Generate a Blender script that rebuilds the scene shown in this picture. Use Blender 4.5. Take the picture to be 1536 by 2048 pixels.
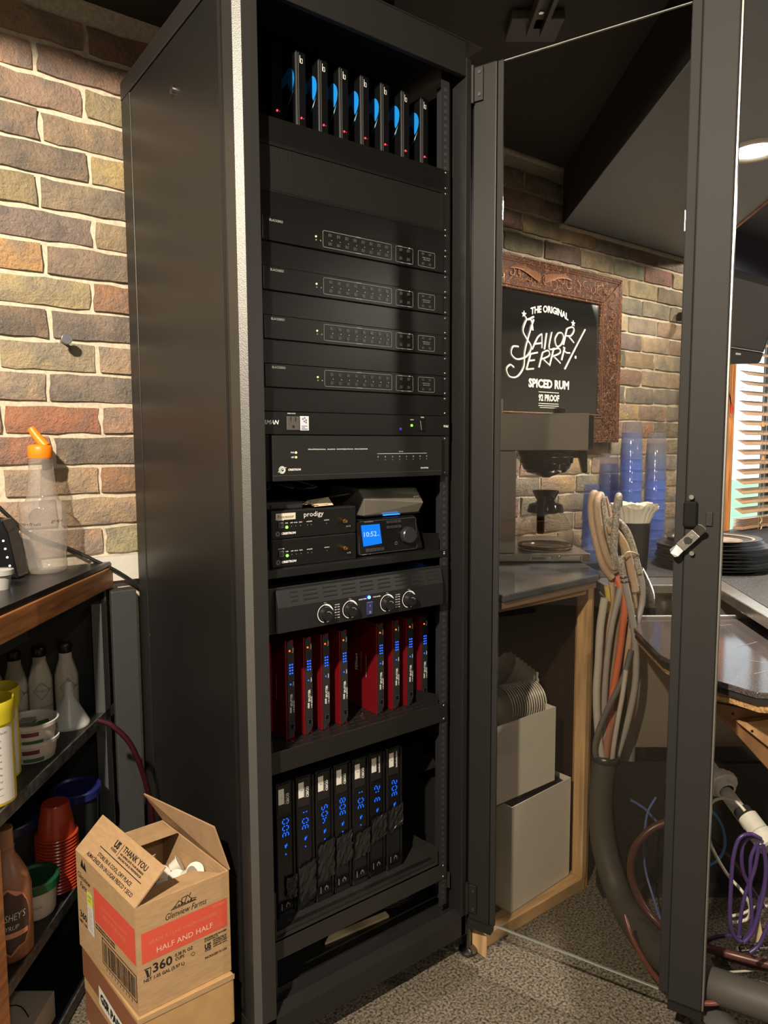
import bpy, bmesh, math, random
from mathutils import Vector, Matrix
random.seed(7)
for o in list(bpy.data.objects): bpy.data.objects.remove(o, do_unlink=True)
S = bpy.context.scene
COL = S.collection
PI = math.pi

# ------------------------------------------------------------------ camera
CAM = Vector((-0.58005, -1.17355, 1.24422)); YAW, PITCH, ROLL, FPX = 0.644806, -0.093496, -0.0043009, 1414.51
_f = Vector((math.sin(YAW)*math.cos(PITCH), math.cos(YAW)*math.cos(PITCH), math.sin(PITCH)))
_r0 = Vector((math.cos(YAW), -math.sin(YAW), 0)); _u0 = _r0.cross(_f)
_r = math.cos(ROLL)*_r0 + math.sin(ROLL)*_u0; _u = -math.sin(ROLL)*_r0 + math.cos(ROLL)*_u0
cd = bpy.data.cameras.new('camera'); cam = bpy.data.objects.new('camera', cd); COL.objects.link(cam)
cd.sensor_fit = 'VERTICAL'; cd.sensor_height = 36; cd.lens = FPX/2048*36; cd.clip_start = 0.02
M = Matrix((( _r.x, _u.x, -_f.x, CAM.x), (_r.y, _u.y, -_f.y, CAM.y), (_r.z, _u.z, -_f.z, CAM.z), (0, 0, 0, 1)))
cam.matrix_world = M; S.camera = cam

# ------------------------------------------------------------------ world, exposure, lamps
S.view_settings.view_transform = 'Standard'; S.view_settings.look = 'None'
S.view_settings.gamma = 1; S.view_settings.use_curve_mapping = False
S.view_settings.exposure = 0.0
try: S.cycles.transparent_max_bounces = 32
except Exception: pass
W = bpy.data.worlds.new('daylight'); S.world = W; W.use_nodes = True
W.node_tree.nodes['Background'].inputs[0].default_value = (0.82, 0.92, 1.0, 1)
W.node_tree.nodes['Background'].inputs[1].default_value = 2.6

def spot(name, loc, to, power, angle, blend, col=(1, .82, .6), size=.05):
    l = bpy.data.lights.new(name, 'SPOT'); l.energy = power; l.spot_size = math.radians(angle); l.spot_blend = blend
    l.color = col; l.shadow_soft_size = size
    o = bpy.data.objects.new(name, l); COL.objects.link(o); o.location = loc
    o.rotation_euler = (Vector(to)-Vector(loc)).to_track_quat('-Z', 'Y').to_euler(); return o
spot('spot_lamp', (-1.22, -1.02, 2.26), (-1.22, -1.02, 0), 400, 173.6, .02, (1, .85, .66), .035)
spot('spot_lamp', (1.579, -.108, 2.085), (1.60, -.02, 0), 190, 168, .3, (1, .88, .74), .05)
spot('spot_lamp', (-.75, -2.3, 2.26), (-.6, -2.0, 0), 36, 165, .3, (1, .90, .76), .05)  # added fill lamp, lifts the rack front and the cartons behind the glass
spot('spot_lamp', (2.3, -2.6, 2.26), (2.3, -2.6, 0), 95, 165, .3, (1, .90, .76), .05)  # added lamp, brightens the unseen walls that the rack panels reflect
spot('spot_lamp', (2.75, .0, 2.26), (2.75, .05, 0), 60, 165, .3, (1, .90, .78), .05)

# ------------------------------------------------------------------ placing helpers (points on real planes)
def _on(x, y, n, d):
    v = _f + (x-768)/FPX*_r - (y-1024)/FPX*_u; n = Vector(n); return CAM + v*((d-n.dot(CAM))/n.dot(v))
def PX(x, y, d): return _on(x, y, (1, 0, 0), d)
def PY(x, y, d): return _on(x, y, (0, 1, 0), d)
def PZ(x, y, d): return _on(x, y, (0, 0, 1), d)
def PT(x, y, t): return _on(x, y, (.6, .8, 0), t)
E1 = Vector((.8, -.6, 0)); E2 = Vector((.6, .8, 0)); ZZ = Vector((0, 0, 1)); XX = Vector((1, 0, 0)); YY = Vector((0, 1, 0))
def ST(s, t, z=0): return E1*s + E2*t + ZZ*z

# ------------------------------------------------------------------ materials
MATS = {}
def mat(name, col, rough=.5, metal=0, bump=0, scale=60, var=0, spec=.5, coat=0, emit=None, es=1, aniso=None, streak=None):
    if name in MATS: return MATS[name]
    m = bpy.data.materials.new(name); m.use_nodes = True; MATS[name] = m
    nt = m.node_tree; b = nt.nodes['Principled BSDF']
    b.inputs['Base Color'].default_value = (*col, 1); b.inputs['Roughness'].default_value = rough
    b.inputs['Metallic'].default_value = metal; b.inputs['Specular IOR Level'].default_value = spec
    b.inputs['Coat Weight'].default_value = coat
    if emit and max(col) == 0: b.inputs['Specular IOR Level'].default_value = 0
    if emit: b.inputs['Emission Color'].default_value = (*emit, 1); b.inputs['Emission Strength'].default_value = es
    if bump or var:
        tc = nt.nodes.new('ShaderNodeTexCoord'); mp = nt.nodes.new('ShaderNodeMapping'); nz = nt.nodes.new('ShaderNodeTexNoise')
        nt.links.new(tc.outputs['Object'], mp.inputs[0]); nt.links.new(mp.outputs[0], nz.inputs['Vector'])
        if streak: mp.inputs['Scale'].default_value = streak
        nz.inputs['Scale'].default_value = scale; nz.inputs['Detail'].default_value = 5
        if var:
            mx = nt.nodes.new('ShaderNodeMix'); mx.data_type = 'RGBA'; rp = nt.nodes.new('ShaderNodeMapRange')
            rp.inputs[1].default_value = .35; rp.inputs[2].default_value = .65
            nt.links.new(nz.outputs[0], rp.inputs[0]); nt.links.new(rp.outputs[0], mx.inputs[0])
            mx.inputs[6].default_value = (*[c*(1-var) for c in col], 1); mx.inputs[7].default_value = (*[min(1, c*(1+var)) for c in col], 1)
            nt.links.new(mx.outputs[2], b.inputs['Base Color'])
        if bump:
            bp = nt.nodes.new('ShaderNodeBump'); bp.inputs['Strength'].default_value = bump; bp.inputs['Distance'].default_value = .002
            nt.links.new(nz.outputs[0], bp.inputs['Height']); nt.links.new(bp.outputs[0], b.inputs['Normal'])
    return m
def clear(name, tint, rough=.03, ior=1.45, body=0, bodycol=(1, 1, 1)):
    """thin clear sheet: see-through with a Fresnel reflection and optional milky body"""
    if name in MATS: return MATS[name]
    m = bpy.data.materials.new(name); m.use_nodes = True; MATS[name] = m
    nt = m.node_tree; nt.nodes.clear(); N = nt.nodes.new; L = nt.links.new
    out = N('ShaderNodeOutputMaterial'); tr = N('ShaderNodeBsdfTransparent'); gl = N('ShaderNodeBsdfGlossy'); fr = N('ShaderNodeFresnel'); mx = N('ShaderNodeMixShader')
    tr.inputs[0].default_value = (*tint, 1); gl.inputs['Roughness'].default_value = rough; fr.inputs[0].default_value = ior
    geo = N('ShaderNodeNewGeometry'); a = N('ShaderNodeMix'); a.data_type = 'FLOAT'
    # keep the same reflectance seen from either side of the sheet
    L(geo.outputs['Backfacing'], a.inputs[0]); a.inputs[2].default_value = ior; a.inputs[3].default_value = 1/ior; 
    L(a.outputs[0], fr.inputs[0])
    base = tr
    if body:
        df = N('ShaderNodeBsdfDiffuse'); df.inputs[0].default_value = (*bodycol, 1); m2 = N('ShaderNodeMixShader'); m2.inputs[0].default_value = body
        L(tr.outputs[0], m2.inputs[1]); L(df.outputs[0], m2.inputs[2]); base = m2
    L(fr.outputs[0], mx.inputs[0]); L(base.outputs[0], mx.inputs[1]); L(gl.outputs[0], mx.inputs[2]); L(mx.outputs[0], out.inputs[0])
    return m
def glow(name, col, st):
    if name in MATS: return MATS[name]
    m = bpy.data.materials.new(name); m.use_nodes = True; MATS[name] = m; nt = m.node_tree; nt.nodes.clear()
    e = nt.nodes.new('ShaderNodeEmission'); o = nt.nodes.new('ShaderNodeOutputMaterial'); e.inputs[0].default_value = (*col, 1); e.inputs[1].default_value = st
    nt.links.new(e.outputs[0], o.inputs[0]); return m

# ------------------------------------------------------------------ mesh building
class MB:
    def __init__(s): s.v = []; s.f = []
    def add(s, vs, fs):
        k = len(s.v); s.v += [Vector(v) for v in vs]; s.f += [tuple(i+k for i in f) for f in fs]; return s
    def hexa(s, p):   # 8 points: bottom 4 ccw, top 4 ccw
        return s.add(p, [(0, 3, 2, 1), (4, 5, 6, 7), (0, 1, 5, 4), (1, 2, 6, 5), (2, 3, 7, 6), (3, 0, 4, 7)])
    def box(s, x0, x1, y0, y1, z0, z1):
        return s.hexa([(x0, y0, z0), (x1, y0, z0), (x1, y1, z0), (x0, y1, z0), (x0, y0, z1), (x1, y0, z1), (x1, y1, z1), (x0, y1, z1)])
    def obox(s, o, a, b, c):  # origin corner and three edge vectors
        o, a, b, c = map(Vector, (o, a, b, c))
        if a.cross(b).dot(c) < 0: a, b = b, a
        return s.hexa([o, o+a, o+a+b, o+b, o+c, o+a+c, o+a+b+c, o+b+c])
    def prism(s, pts, vec):
        n = len(pts); vec = Vector(vec); p = [Vector(q) for q in pts]
        nn = Vector((0, 0, 0))
        for i in range(n): nn += p[i].cross(p[(i+1) % n])
        if nn.dot(vec) < 0: p.reverse()
        return s.add(p+[q+vec for q in p], [tuple(range(n-1, -1, -1)), tuple(range(n, 2*n))]+[(i, (i+1) % n, n+(i+1) % n, n+i) for i in range(n)])
    def lathe(s, c, prof, n=24, axis=ZZ, closed=False, ph=0, sq=1):
        c = Vector(c); ax = Vector(axis).normalized(); a = ax.orthogonal().normalized() if abs(ax.z) < .99 else XX; b = ax.cross(a)
        vs = []; fs = []; m = len(prof)
        for r, h in prof:
            for i in range(n):
                t = 2*PI*i/n+ph; vs.append(c+ax*h+a*(r*math.cos(t))+b*(r*math.sin(t))*sq)
        for j in range(m-1):
            for i in range(n): fs.append((j*n+i, j*n+(i+1) % n, (j+1)*n+(i+1) % n, (j+1)*n+i))
        if prof[0][0] > 1e-6 and closed: fs.append(tuple(range(n-1, -1, -1)))
        if prof[-1][0] > 1e-6 and closed: fs.append(tuple((m-1)*n+i for i in range(n)))
        return s.add(vs, fs)
    def cyl(s, a, b, r, n=16, r2=None):
        a, b = Vector(a), Vector(b); return s.lathe(a, [(r, 0), (r if r2 is None else r2, (b-a).length)], n, b-a, True)
    def tube(s, pts, r, n=8, cap=True, smooth=4):
        p = [Vector(q) for q in pts]
        if smooth and len(p) > 2: p = spline(p, smooth)
        rs = r if isinstance(r, (list, tuple)) else None
        fr = (p[1]-p[0]).normalized().orthogonal().normalized(); vs = []; fs = []
        for i, q in enumerate(p):
            d = (p[min(i+1, len(p)-1)]-p[max(i-1, 0)]).normalized(); fr = (fr-d*fr.dot(d)).normalized(); g = d.cross(fr)
            rr = r if not rs else rs[0]+(rs[1]-rs[0])*i/(len(p)-1)
            for k in range(n):
                t = 2*PI*k/n; vs.append(q+fr*(rr*math.cos(t))+g*(rr*math.sin(t)))
        for i in range(len(p)-1):
            for k in range(n): fs.append((i*n+k, i*n+(k+1) % n, (i+1)*n+(k+1) % n, (i+1)*n+k))
        if cap: fs += [tuple(range(n-1, -1, -1)), tuple((len(p)-1)*n+k for k in range(n))]
        return s.add(vs, fs)
    def rotz(s, c, ang):
        m = Matrix.Translation(c) @ Matrix.Rotation(ang, 4, 'Z') @ Matrix.Translation(-Vector(c)); s.v = [m @ v for v in s.v]; return s
def spline(p, k):
    q = []; n = len(p)
    for i in range(n-1):
        a, b, c, d = p[max(i-1, 0)], p[i], p[i+1], p[min(i+2, n-1)]
        for j in range(k):
            t = j/k; q.append(.5*((2*b)+(c-a)*t+(2*a-5*b+4*c-d)*t*t+(3*b-a-3*c+d)*t**3))
    q.append(p[-1]); return q

WORLD = {}
def tagit(o, label=None, cat=None, group=None, kind=None):
    if label: o['label'] = label
    if cat: o['category'] = cat
    if group: o['group'] = group
    if kind: o['kind'] = kind
    return o
def thing(name, label, cat, loc, group=None, kind=None):
    o = bpy.data.objects.new(name, None); COL.objects.link(o); o.location = loc; o.empty_display_size = .05
    WORLD[o.name] = Vector(loc); return tagit(o, label, cat, group, kind)
def build(mb, name, m, parent=None, label=None, cat=None, group=None, kind=None, bev=0, smooth=None, origin=None, color=None, seg=2):
    if parent is not None: org = WORLD[parent.name]
    elif origin is not None: org = Vector(origin)
    else:
        xs = [v.x for v in mb.v]; ys = [v.y for v in mb.v]; org = Vector(((min(xs)+max(xs))/2, (min(ys)+max(ys))/2, min(v.z for v in mb.v)))
    me = bpy.data.meshes.new(name); me.from_pydata([v-org for v in mb.v], [], mb.f); me.update()
    me.materials.append(m)
    o = bpy.data.objects.new(name, me); COL.objects.link(o)
    if parent is not None: o.parent = parent
    else: o.location = org
    WORLD[o.name] = org
    if smooth is not None:
        me.polygons.foreach_set('use_smooth', [True]*len(me.polygons)); me.set_sharp_from_angle(angle=math.radians(smooth))
    if bev:
        b = o.modifiers.new('bevel', 'BEVEL'); b.width = bev; b.segments = seg; b.limit_method = 'ANGLE'; b.angle_limit = math.radians(40)
    if color: o.color = (*color, 1)
    return tagit(o, label, cat, group, kind)
def copy_tree(o, loc=None, label=None, parent=None):
    c = o.copy(); COL.objects.link(c)
    if parent is not None: c.parent = parent
    if loc is not None: c.location = loc
    WORLD[c.name] = Vector(c.location) if parent is None else WORLD[parent.name]
    for ch in list(o.children): copy_tree(ch, parent=c)
    if label: c['label'] = label
    return c

class Deco:
    """flat print laid just above a real face: frame = origin, x direction, y direction"""
    def __init__(s, o, x, y, off=.0004): s.o, s.x, s.y = Vector(o), Vector(x).normalized(), Vector(y).normalized(); s.n = s.x.cross(s.y); s.off = off; s.mb = MB()
    def p(s, u, v): return s.o+s.x*u+s.y*v+s.n*s.off
    def poly(s, pts): s.mb.add([s.p(*q) for q in pts], [tuple(range(len(pts)))]); return s
    def rect(s, u0, v0, u1, v1): return s.poly([(u0, v0), (u1, v0), (u1, v1), (u0, v1)])
    def line(s, pts, w):
        for (a, b), (c, d) in zip(pts, pts[1:]):
            L = math.hypot(c-a, d-b) or 1; nx, ny = -(d-b)/L*w/2, (c-a)/L*w/2
            s.poly([(a-nx, b-ny), (c-nx, d-ny), (c+nx, d+ny), (a+nx, b+ny)])
        return s
    def frame(s, u0, v0, u1, v1, w, r=0):
        if not r: return s.line([(u0, v0), (u1, v0), (u1, v1), (u0, v1), (u0, v0)], w)
        pts = []
        for cx, cy, a in ((u1-r, v0+r, -90), (u1-r, v1-r, 0), (u0+r, v1-r, 90), (u0+r, v0+r, 180)):
            for k in range(4): t = math.radians(a+30*k); pts.append((cx+r*math.cos(t), cy+r*math.sin(t)))
        return s.line(pts+[pts[0]], w)
    def ring(s, u, v, r, w, a0=0, a1=360, n=24):
        return s.line([(u+r*math.cos(math.radians(a0+(a1-a0)*i/n)), v+r*math.sin(math.radians(a0+(a1-a0)*i/n))) for i in range(n+1)], w)
    def disc(s, u, v, r, n=12): return s.poly([(u+r*math.cos(2*PI*i/n), v+r*math.sin(2*PI*i/n)) for i in range(n)])
    def build(s, name, m, parent, label=None):
        o = build(s.mb, name, m, parent, label); s.mb = MB(); return o
_tx = {}
def text_mesh(s, shear=0, bold=0, sx=1):
    key = (s, shear, bold)
    if key not in _tx:
        c = bpy.data.curves.new('t', 'FONT'); c.body = s; c.size = 1; c.resolution_u = 2; c.shear = shear; c.offset = bold
        o = bpy.data.objects.new('t', c); COL.objects.link(o); bpy.context.view_layer.update()
        me = bpy.data.meshes.new_from_object(o.evaluated_get(bpy.context.evaluated_depsgraph_get()))
        _tx[key] = ([v.co.copy() for v in me.vertices], [tuple(p.vertices) for p in me.polygons])
        bpy.data.objects.remove(o); bpy.data.meshes.remove(me)
    return _tx[key]
def words(mb, s, D, u, v, h, w=None, align='l', shear=0, bold=0, ang=0, bend=None):
    """lay a word on the face D with cap height h at (u, v); w squeezes it to that width"""
    vs, fs = text_mesh(s, shear, bold)
    if not vs: return
    x0 = min(p.x for p in vs); x1 = max(p.x for p in vs); k = h/.7; kx = k if w is None else w/(x1-x0)
    sh = {'l': 0, 'c': .5, 'r': 1}[align]; ca, sa = math.cos(ang), math.sin(ang); out = []
    for p in vs:
        a = (p.x-x0-(x1-x0)*sh)*kx; b = p.y*k
        if bend: b += bend(a)
        out.append(D.p(u+a*ca-b*sa, v+a*sa+b*ca))
    mb.add(out, fs)
# ------------------------------------------------------------------ base materials
black_paint = mat('black_paint', (.007, .007, .007), .6)
rack_metal = mat('charcoal_powder_coat', (.013, .0128, .0125), .42, bump=.06, scale=900, spec=.45)
rack_bright = mat('charcoal_powder_coat_edge', (.020, .020, .0195), .38, bump=.06, scale=900, spec=.6)
panel_black = mat('satin_black_panel', (.005, .005, .005), .30, bump=.03, scale=1200)
face_black = mat('matte_black_face', (.004, .004, .0045), .45)
gloss_black = mat('gloss_black_plastic', (.006, .006, .007), .12)
soft_black = mat('soft_black_plastic', (.012, .012, .013), .5)
rubber = mat('black_rubber', (.01, .01, .01), .75)
chrome = mat('chrome', (.75, .75, .75), .15, 1)
steel = mat('brushed_stainless_steel', (.52, .50, .47), .3, 1, bump=.05, scale=40, streak=(1, 1, 40))
screw_metal = mat('dark_screw_metal', (.25, .25, .25), .3, 1)
white_ink = mat('white_print', (.75, .75, .73), .6)
grey_ink = mat('grey_print', (.30, .30, .29), .6)
dim_ink = mat('dim_print', (.12, .12, .12), .6)
black_ink = mat('black_print', (.012, .01, .01), .6)
paper = mat('white_paper', (.72, .70, .64), .7)
oak = mat('oak_trim', (.33, .135, .048), .4, bump=.15, scale=6, var=.35, streak=(1, 1, 12))
plywood = mat('plywood', (.42, .24, .11), .6, bump=.1, scale=5, var=.3, streak=(1, 8, 1))
pine = mat('pine_board', (.55, .35, .17), .55, bump=.1, scale=6, var=.25, streak=(1, 10, 1))
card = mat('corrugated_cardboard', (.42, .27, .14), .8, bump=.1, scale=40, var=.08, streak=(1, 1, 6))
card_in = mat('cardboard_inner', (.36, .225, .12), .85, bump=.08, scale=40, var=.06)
white_card = mat('white_cardboard', (.74, .71, .64), .7, bump=.04, scale=60)
green_led = glow('green_led', (.25, .9, .08), 2.2); blue_led = glow('blue_led', (.02, .09, 1), 2.6)
red_led = glow('red_led', (1, .04, .05), 3); amber_led = glow('amber_led', (1, .5, .08), 4); white_led = glow('white_led', (.8, .85, 1), 3)
orange_led = glow('orange_led', (1, .10, .02), 3)
brass = mat('brass', (.8, .52, .14), .25, 1)

# ------------------------------------------------------------------ room shell
YW = .668          # face of the bricks
ROOM = (-3.4, 4.3, -4.6)
floor_m = mat('brown_grey_carpet', (.115, .096, .070), .95, bump=1, scale=170, var=.85)
f = MB().box(ROOM[0], ROOM[1], ROOM[2], YW+.1, -.1, 0); build(f, 'floor', floor_m, kind='structure')
ceil_m = mat('dark_brown_ceiling', (.035, .031, .026), .8)
build(MB().box(ROOM[0], ROOM[1], ROOM[2], YW+.1, 2.30, 2.4), 'ceiling', ceil_m, kind='structure')
room_m = mat('warm_wall_paint', (.30, .28, .25), .8)
build(MB().box(ROOM[0]-.1, ROOM[0], ROOM[2], YW, 0, 2.3), 'wall_left', room_m, kind='structure')
build(MB().box(ROOM[1], ROOM[1]+.1, ROOM[2], YW, 0, 2.3), 'wall_right', room_m, kind='structure')
build(MB().box(ROOM[0], ROOM[1], ROOM[2]-.1, ROOM[2], 0, 2.3), 'wall_front', room_m, kind='structure')
mortar = mat('sandy_mortar', (.56, .50, .39), .95, bump=.8, scale=90, var=.15)
WX0, WX1, WZ0, WZ1 = 2.98, 4.15, .72, 1.92     # window opening
wb = MB()
for a in ((ROOM[0], WX0, 0, 2.4), (WX1, ROOM[1], 0, 2.4), (WX0, WX1, 0, WZ0), (WX0, WX1, WZ1, 2.4)):
    wb.box(a[0], a[1], YW+.012, YW+.16, a[2], a[3])
wall = build(wb, 'wall_back', mortar, kind='structure', origin=(0, YW, 0))
navy = mat('dark_navy_paint', (.055, .060, .085), .55)
build(MB().box(1.70, ROOM[1], YW-.004, YW+.012, 2.085, 2.3), 'upper_wall_paint', navy, wall)
build(MB().box(2.90, ROOM[1], YW-.006, YW+.012, WZ1+.08, 2.3), 'upper_wall_paint', navy, wall)
build(MB().box(ROOM[0], -.095, YW-.004, YW+.0115, 0, .93), 'lower_wall_paint', black_paint, wall)
build(MB().box(.9, ROOM[1], YW-.004, YW+.0115, 0, .70), 'lower_wall_paint', black_paint, wall)

def brick_mat():
    m = mat('tumbled_brick', (.5, .4, .3), .9); nt = m.node_tree; b = nt.nodes['Principled BSDF']; N = nt.nodes.new; L = nt.links.new
    oi = N('ShaderNodeObjectInfo'); tc = N('ShaderNodeTexCoord'); ad = N('ShaderNodeVectorMath'); ad.operation = 'ADD'
    L(tc.outputs['Object'], ad.inputs[0])
    sc = N('ShaderNodeVectorMath'); sc.operation = 'SCALE'; sc.inputs['Scale'].default_value = 31; cb = N('ShaderNodeCombineXYZ')
    L(oi.outputs['Random'], cb.inputs[0]); L(oi.outputs['Random'], cb.inputs[2]); L(cb.outputs[0], sc.inputs[0]); L(sc.outputs[0], ad.inputs[1])
    n1 = N('ShaderNodeTexNoise'); n1.inputs['Scale'].default_value = 11; n1.inputs['Detail'].default_value = 4; n1.inputs['Roughness'].default_value = .65; L(ad.outputs[0], n1.inputs['Vector'])
    n2 = N('ShaderNodeTexNoise'); n2.inputs['Scale'].default_value = 95; n2.inputs['Detail'].default_value = 6; n2.inputs['Roughness'].default_value = .7; L(ad.outputs[0], n2.inputs['Vector'])
    r1 = N('ShaderNodeMapRange'); r1.inputs[1].default_value = .4; r1.inputs[2].default_value = .62; L(n1.outputs[0], r1.inputs[0])
    hs = N('ShaderNodeHueSaturation'); L(oi.outputs['Color'], hs.inputs['Color']); hs.inputs['Saturation'].default_value = .6; hs.inputs['Value'].default_value = .60
    m1 = N('ShaderNodeMix'); m1.data_type = 'RGBA'; L(r1.outputs[0], m1.inputs[0]); L(oi.outputs['Color'], m1.inputs[6]); L(hs.outputs[0], m1.inputs[7])
    r2 = N('ShaderNodeMapRange'); r2.inputs[1].default_value = .60; r2.inputs[2].default_value = .70; r2.inputs[4].default_value = .55; L(n2.outputs[0], r2.inputs[0])
    m2 = N('ShaderNodeMix'); m2.data_type = 'RGBA'; L(r2.outputs[0], m2.inputs[0]); L(m1.outputs[2], m2.inputs[6]); m2.inputs[7].default_value = (.60, .54, .42, 1)
    L(m2.outputs[2], b.inputs['Base Color'])
    # chips and craters
    n3 = N('ShaderNodeTexVoronoi'); n3.feature = 'DISTANCE_TO_EDGE'; n3.inputs['Scale'].default_value = 17; L(ad.outputs[0], n3.inputs['Vector'])
    dv = N('ShaderNodeMath'); dv.operation = 'MULTIPLY_ADD'; L(n1.outputs[0], dv.inputs[0]); dv.inputs[1].default_value = 1.6; L(n2.outputs[0], dv.inputs[2])
    bp = N('ShaderNodeBump'); bp.inputs['Strength'].default_value = 1; bp.inputs['Distance'].default_value = .013; L(dv.outputs[0], bp.inputs['Height']); L(bp.outputs[0], b.inputs['Normal'])
    return m
BM = brick_mat()
TAN, OCH, GRY, RED, MAU, BRN, PNK = (.62, .46, .28), (.66, .43, .20), (.39, .315, .22), (.48, .25, .15), (.37, .25, .185), (.47, .33, .205), (.54, .37, .24)
P_, BH, BL = .0752, .0632, .207
variants = []
def brick_mesh(L, seed):
    rn = random.Random(seed); nx, nz = 6, 3; vs = []; fs = []
    for j in range(nz+1):
        for i in range(nx+1):
            e = (i in (0, nx)) or (j in (0, nz))
            jit = lambda a: rn.uniform(-a, a)
            x = -L/2+L*i/nx + (jit(.003) if i in (0, nx) else jit(.006)); z = -BH/2+BH*j/nz+(jit(.0022) if j in (0, nz) else jit(.004))
            vs.append(Vector((x, (rn.uniform(.002, .0075) if e else rn.uniform(-.0045, .003)), z)))
    for j in range(nz):
        for i in range(nx):
            a = j*(nx+1)+i
            fs += [(a, a+1, a+nx+2, a+nx+1)]
    ring = [i for i in range(nx+1)]+[(j*(nx+1)+nx) for j in range(1, nz+1)]+[nz*(nx+1)+i for i in range(nx-1, -1, -1)]+[j*(nx+1) for j in range(nz-1, 0, -1)]
    k = len(vs); vs += [Vector((vs[i].x*1.0, .03, vs[i].z)) for i in ring]; n = len(ring)
    fs += [(ring[(i+1) % n], ring[i], k+i, k+(i+1) % n) for i in range(n)]
    me = bpy.data.meshes.new('brick'); me.from_pydata(vs, [], fs); me.update(); me.materials.append(BM)
    me.polygons.foreach_set('use_smooth', [True]*len(me.polygons)); me.set_sharp_from_angle(angle=math.radians(50))
    return me
full = [brick_mesh(BL, i) for i in range(12)]; narrow = {}
colours = {  # row counted from the board: colours of the bricks left of the cabinet, left to right
 17: (MAU, MAU, BRN), 16: (MAU, PNK, RED), 15: (PNK, PNK, MAU), 14: (GRY, GRY, BRN), 13: (OCH, GRY, BRN), 12: (MAU, MAU, OCH), 11: (BRN, BRN, GRY), 10: (GRY, GRY, BRN), 9: (OCH, OCH, GRY),
 8: (BRN, TAN, RED), 7: (MAU, MAU, GRY), 6: (TAN, TAN, TAN), 5: (TAN, TAN, GRY), 4: (PNK, RED, PNK), 3: (RED, RED, MAU), 2: (TAN, TAN, RED), 1: (TAN, TAN, TAN), 0: (TAN, TAN, TAN)}
rc = random.Random(3)
n_br = 0
for i in range(18):
    zc = .972+P_*(i+.5)
    if zc+BH/2 > 2.3: continue
    x = (-.078 if i % 2 == 0 else -.188)+.006*math.sin(i*2.1); k0 = -2
    for k in range(-2, 15):
        a, b = x+.22*k+.0065, x+.22*(k+1)-.0065
        hi = 2.30
        if a > 1.66: hi = 2.105
        if zc+BH/2 > hi+.01: continue
        if a > 2.88: continue
        if b > 2.9: b = 2.9
        if b-a < .03: continue
        L_ = b-a; me = rc.choice(full)
        if abs(L_-BL) > .004:
            key = round(L_, 2); me = narrow.setdefault(key, brick_mesh(L_, 90+len(narrow)))
        o = bpy.data.objects.new('brick', me); COL.objects.link(o); o.parent = wall
        o.location = ((a+b)/2, rc.uniform(-.002, .002), zc+rc.uniform(-.001, .001)); o.rotation_euler = (rc.uniform(-.02, .02), rc.uniform(-.008, .008), rc.uniform(-.006, .006))
        kk = k+2
        if kk < 3 and i in colours: c = colours[i][kk]
        else: c = rc.choices((TAN, GRY, BRN, OCH, RED, MAU, PNK), (5, 5, 3, 1.5, 1.4, 1.2, 1.5))[0]
        o.color = (*[q*rc.uniform(.9, 1.1) for q in c], 1); n_br += 1
# bricks behind the bar, lower than the board level
for i in range(-4, 0):
    zc = .972+P_*(i+.5)
    x = (-.078 if i % 2 == 0 else -.188)
    for k in range(5, 14):
        a, b = x+.22*k+.0065, x+.22*(k+1)-.0065
        if a < 1.0 or b > 2.92: continue
        o = bpy.data.objects.new('brick', rc.choice(full)); COL.objects.link(o); o.parent = wall; o.location = ((a+b)/2, 0, zc)
        c = rc.choices((TAN, GRY, BRN, PNK), (5, 3, 2, 1))[0]; o.color = (*c, 1); n_br += 1
# white board strip under the bricks on the left
bd = build(MB().box(-.115, .0, YW-.014, YW+.012, .905, .968), 'backing_board', mat('white_mortar_board', (.62, .60, .55), .85, bump=.6, scale=50), wall)
build(MB().box(-.0985, -.085, YW-.016, YW, .90, .938), 'shim', mat('glossy_white_shim', (.7, .7, .7), .3), wall)
build(MB().cyl((-.088, YW-.0175, .928), (-.088, YW-.014, .928), .0048, 16), 'screw_cap', mat('blue_cap', (.02, .05, .2), .3), wall)
build(MB().box(-.082, -.02, YW-.05, YW-.004, 0, .885), 'wall_batten', mat('dark_grey_metal_strip', (.045, .047, .047), .45), wall, bev=.002)
build(MB().box(-.118, -.098, YW-.03, YW-.004, 0, .845), 'wall_batten', mat('dark_grey_metal_strip', (.045, .047, .047), .45), wall, bev=.002)
for (x0, x1, z) in ((1.05, 1.68, 2.296), (1.66, 2.9, 2.088)):
    build(MB().tube([(x0, YW+.004, z), ((x0+x1)/2, YW+.002, z-.001), (x1, YW+.004, z)], .011, 6), 'mortar_bead', mortar, wall, smooth=60)

# soffit over the bar
build(MB().prism([(2.66, YW-.005, 2.293), (1.15, -.93, 2.293), (1.6, -1.6, 2.293), (4.29, -1.6, 2.293), (4.29, YW-.005, 2.293)], (0, 0, .0065)), 'painted_ceiling_bay', navy, bpy.data.objects['ceiling'])
zs = 2.097
L0, L1 = Vector((1.68, YW, 0)), Vector((.45, -.93, 0)); R0, R1 = Vector((2.62, YW, 0)), Vector((1.10, -.90, 0))
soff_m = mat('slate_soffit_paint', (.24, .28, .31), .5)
sof = build(MB().prism([(p.x, p.y, zs) for p in (L0, L1, R1, R0)], (0, 0, 2.3-zs)), 'ceiling_soffit', soff_m, kind='structure', origin=(1.6, 0, zs))
dl = (L1-L0).normalized(); nl = Vector((dl.y, -dl.x, 0)); nl = nl if nl.dot(R0-L0) < 0 else -nl
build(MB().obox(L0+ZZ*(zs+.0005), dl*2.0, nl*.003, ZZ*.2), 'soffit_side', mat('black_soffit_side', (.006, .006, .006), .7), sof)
d = (R1-R0).normalized(); nr = Vector((-d.y, d.x, 0));
if nr.dot(L0-R0) > 0: nr = -nr
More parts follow.
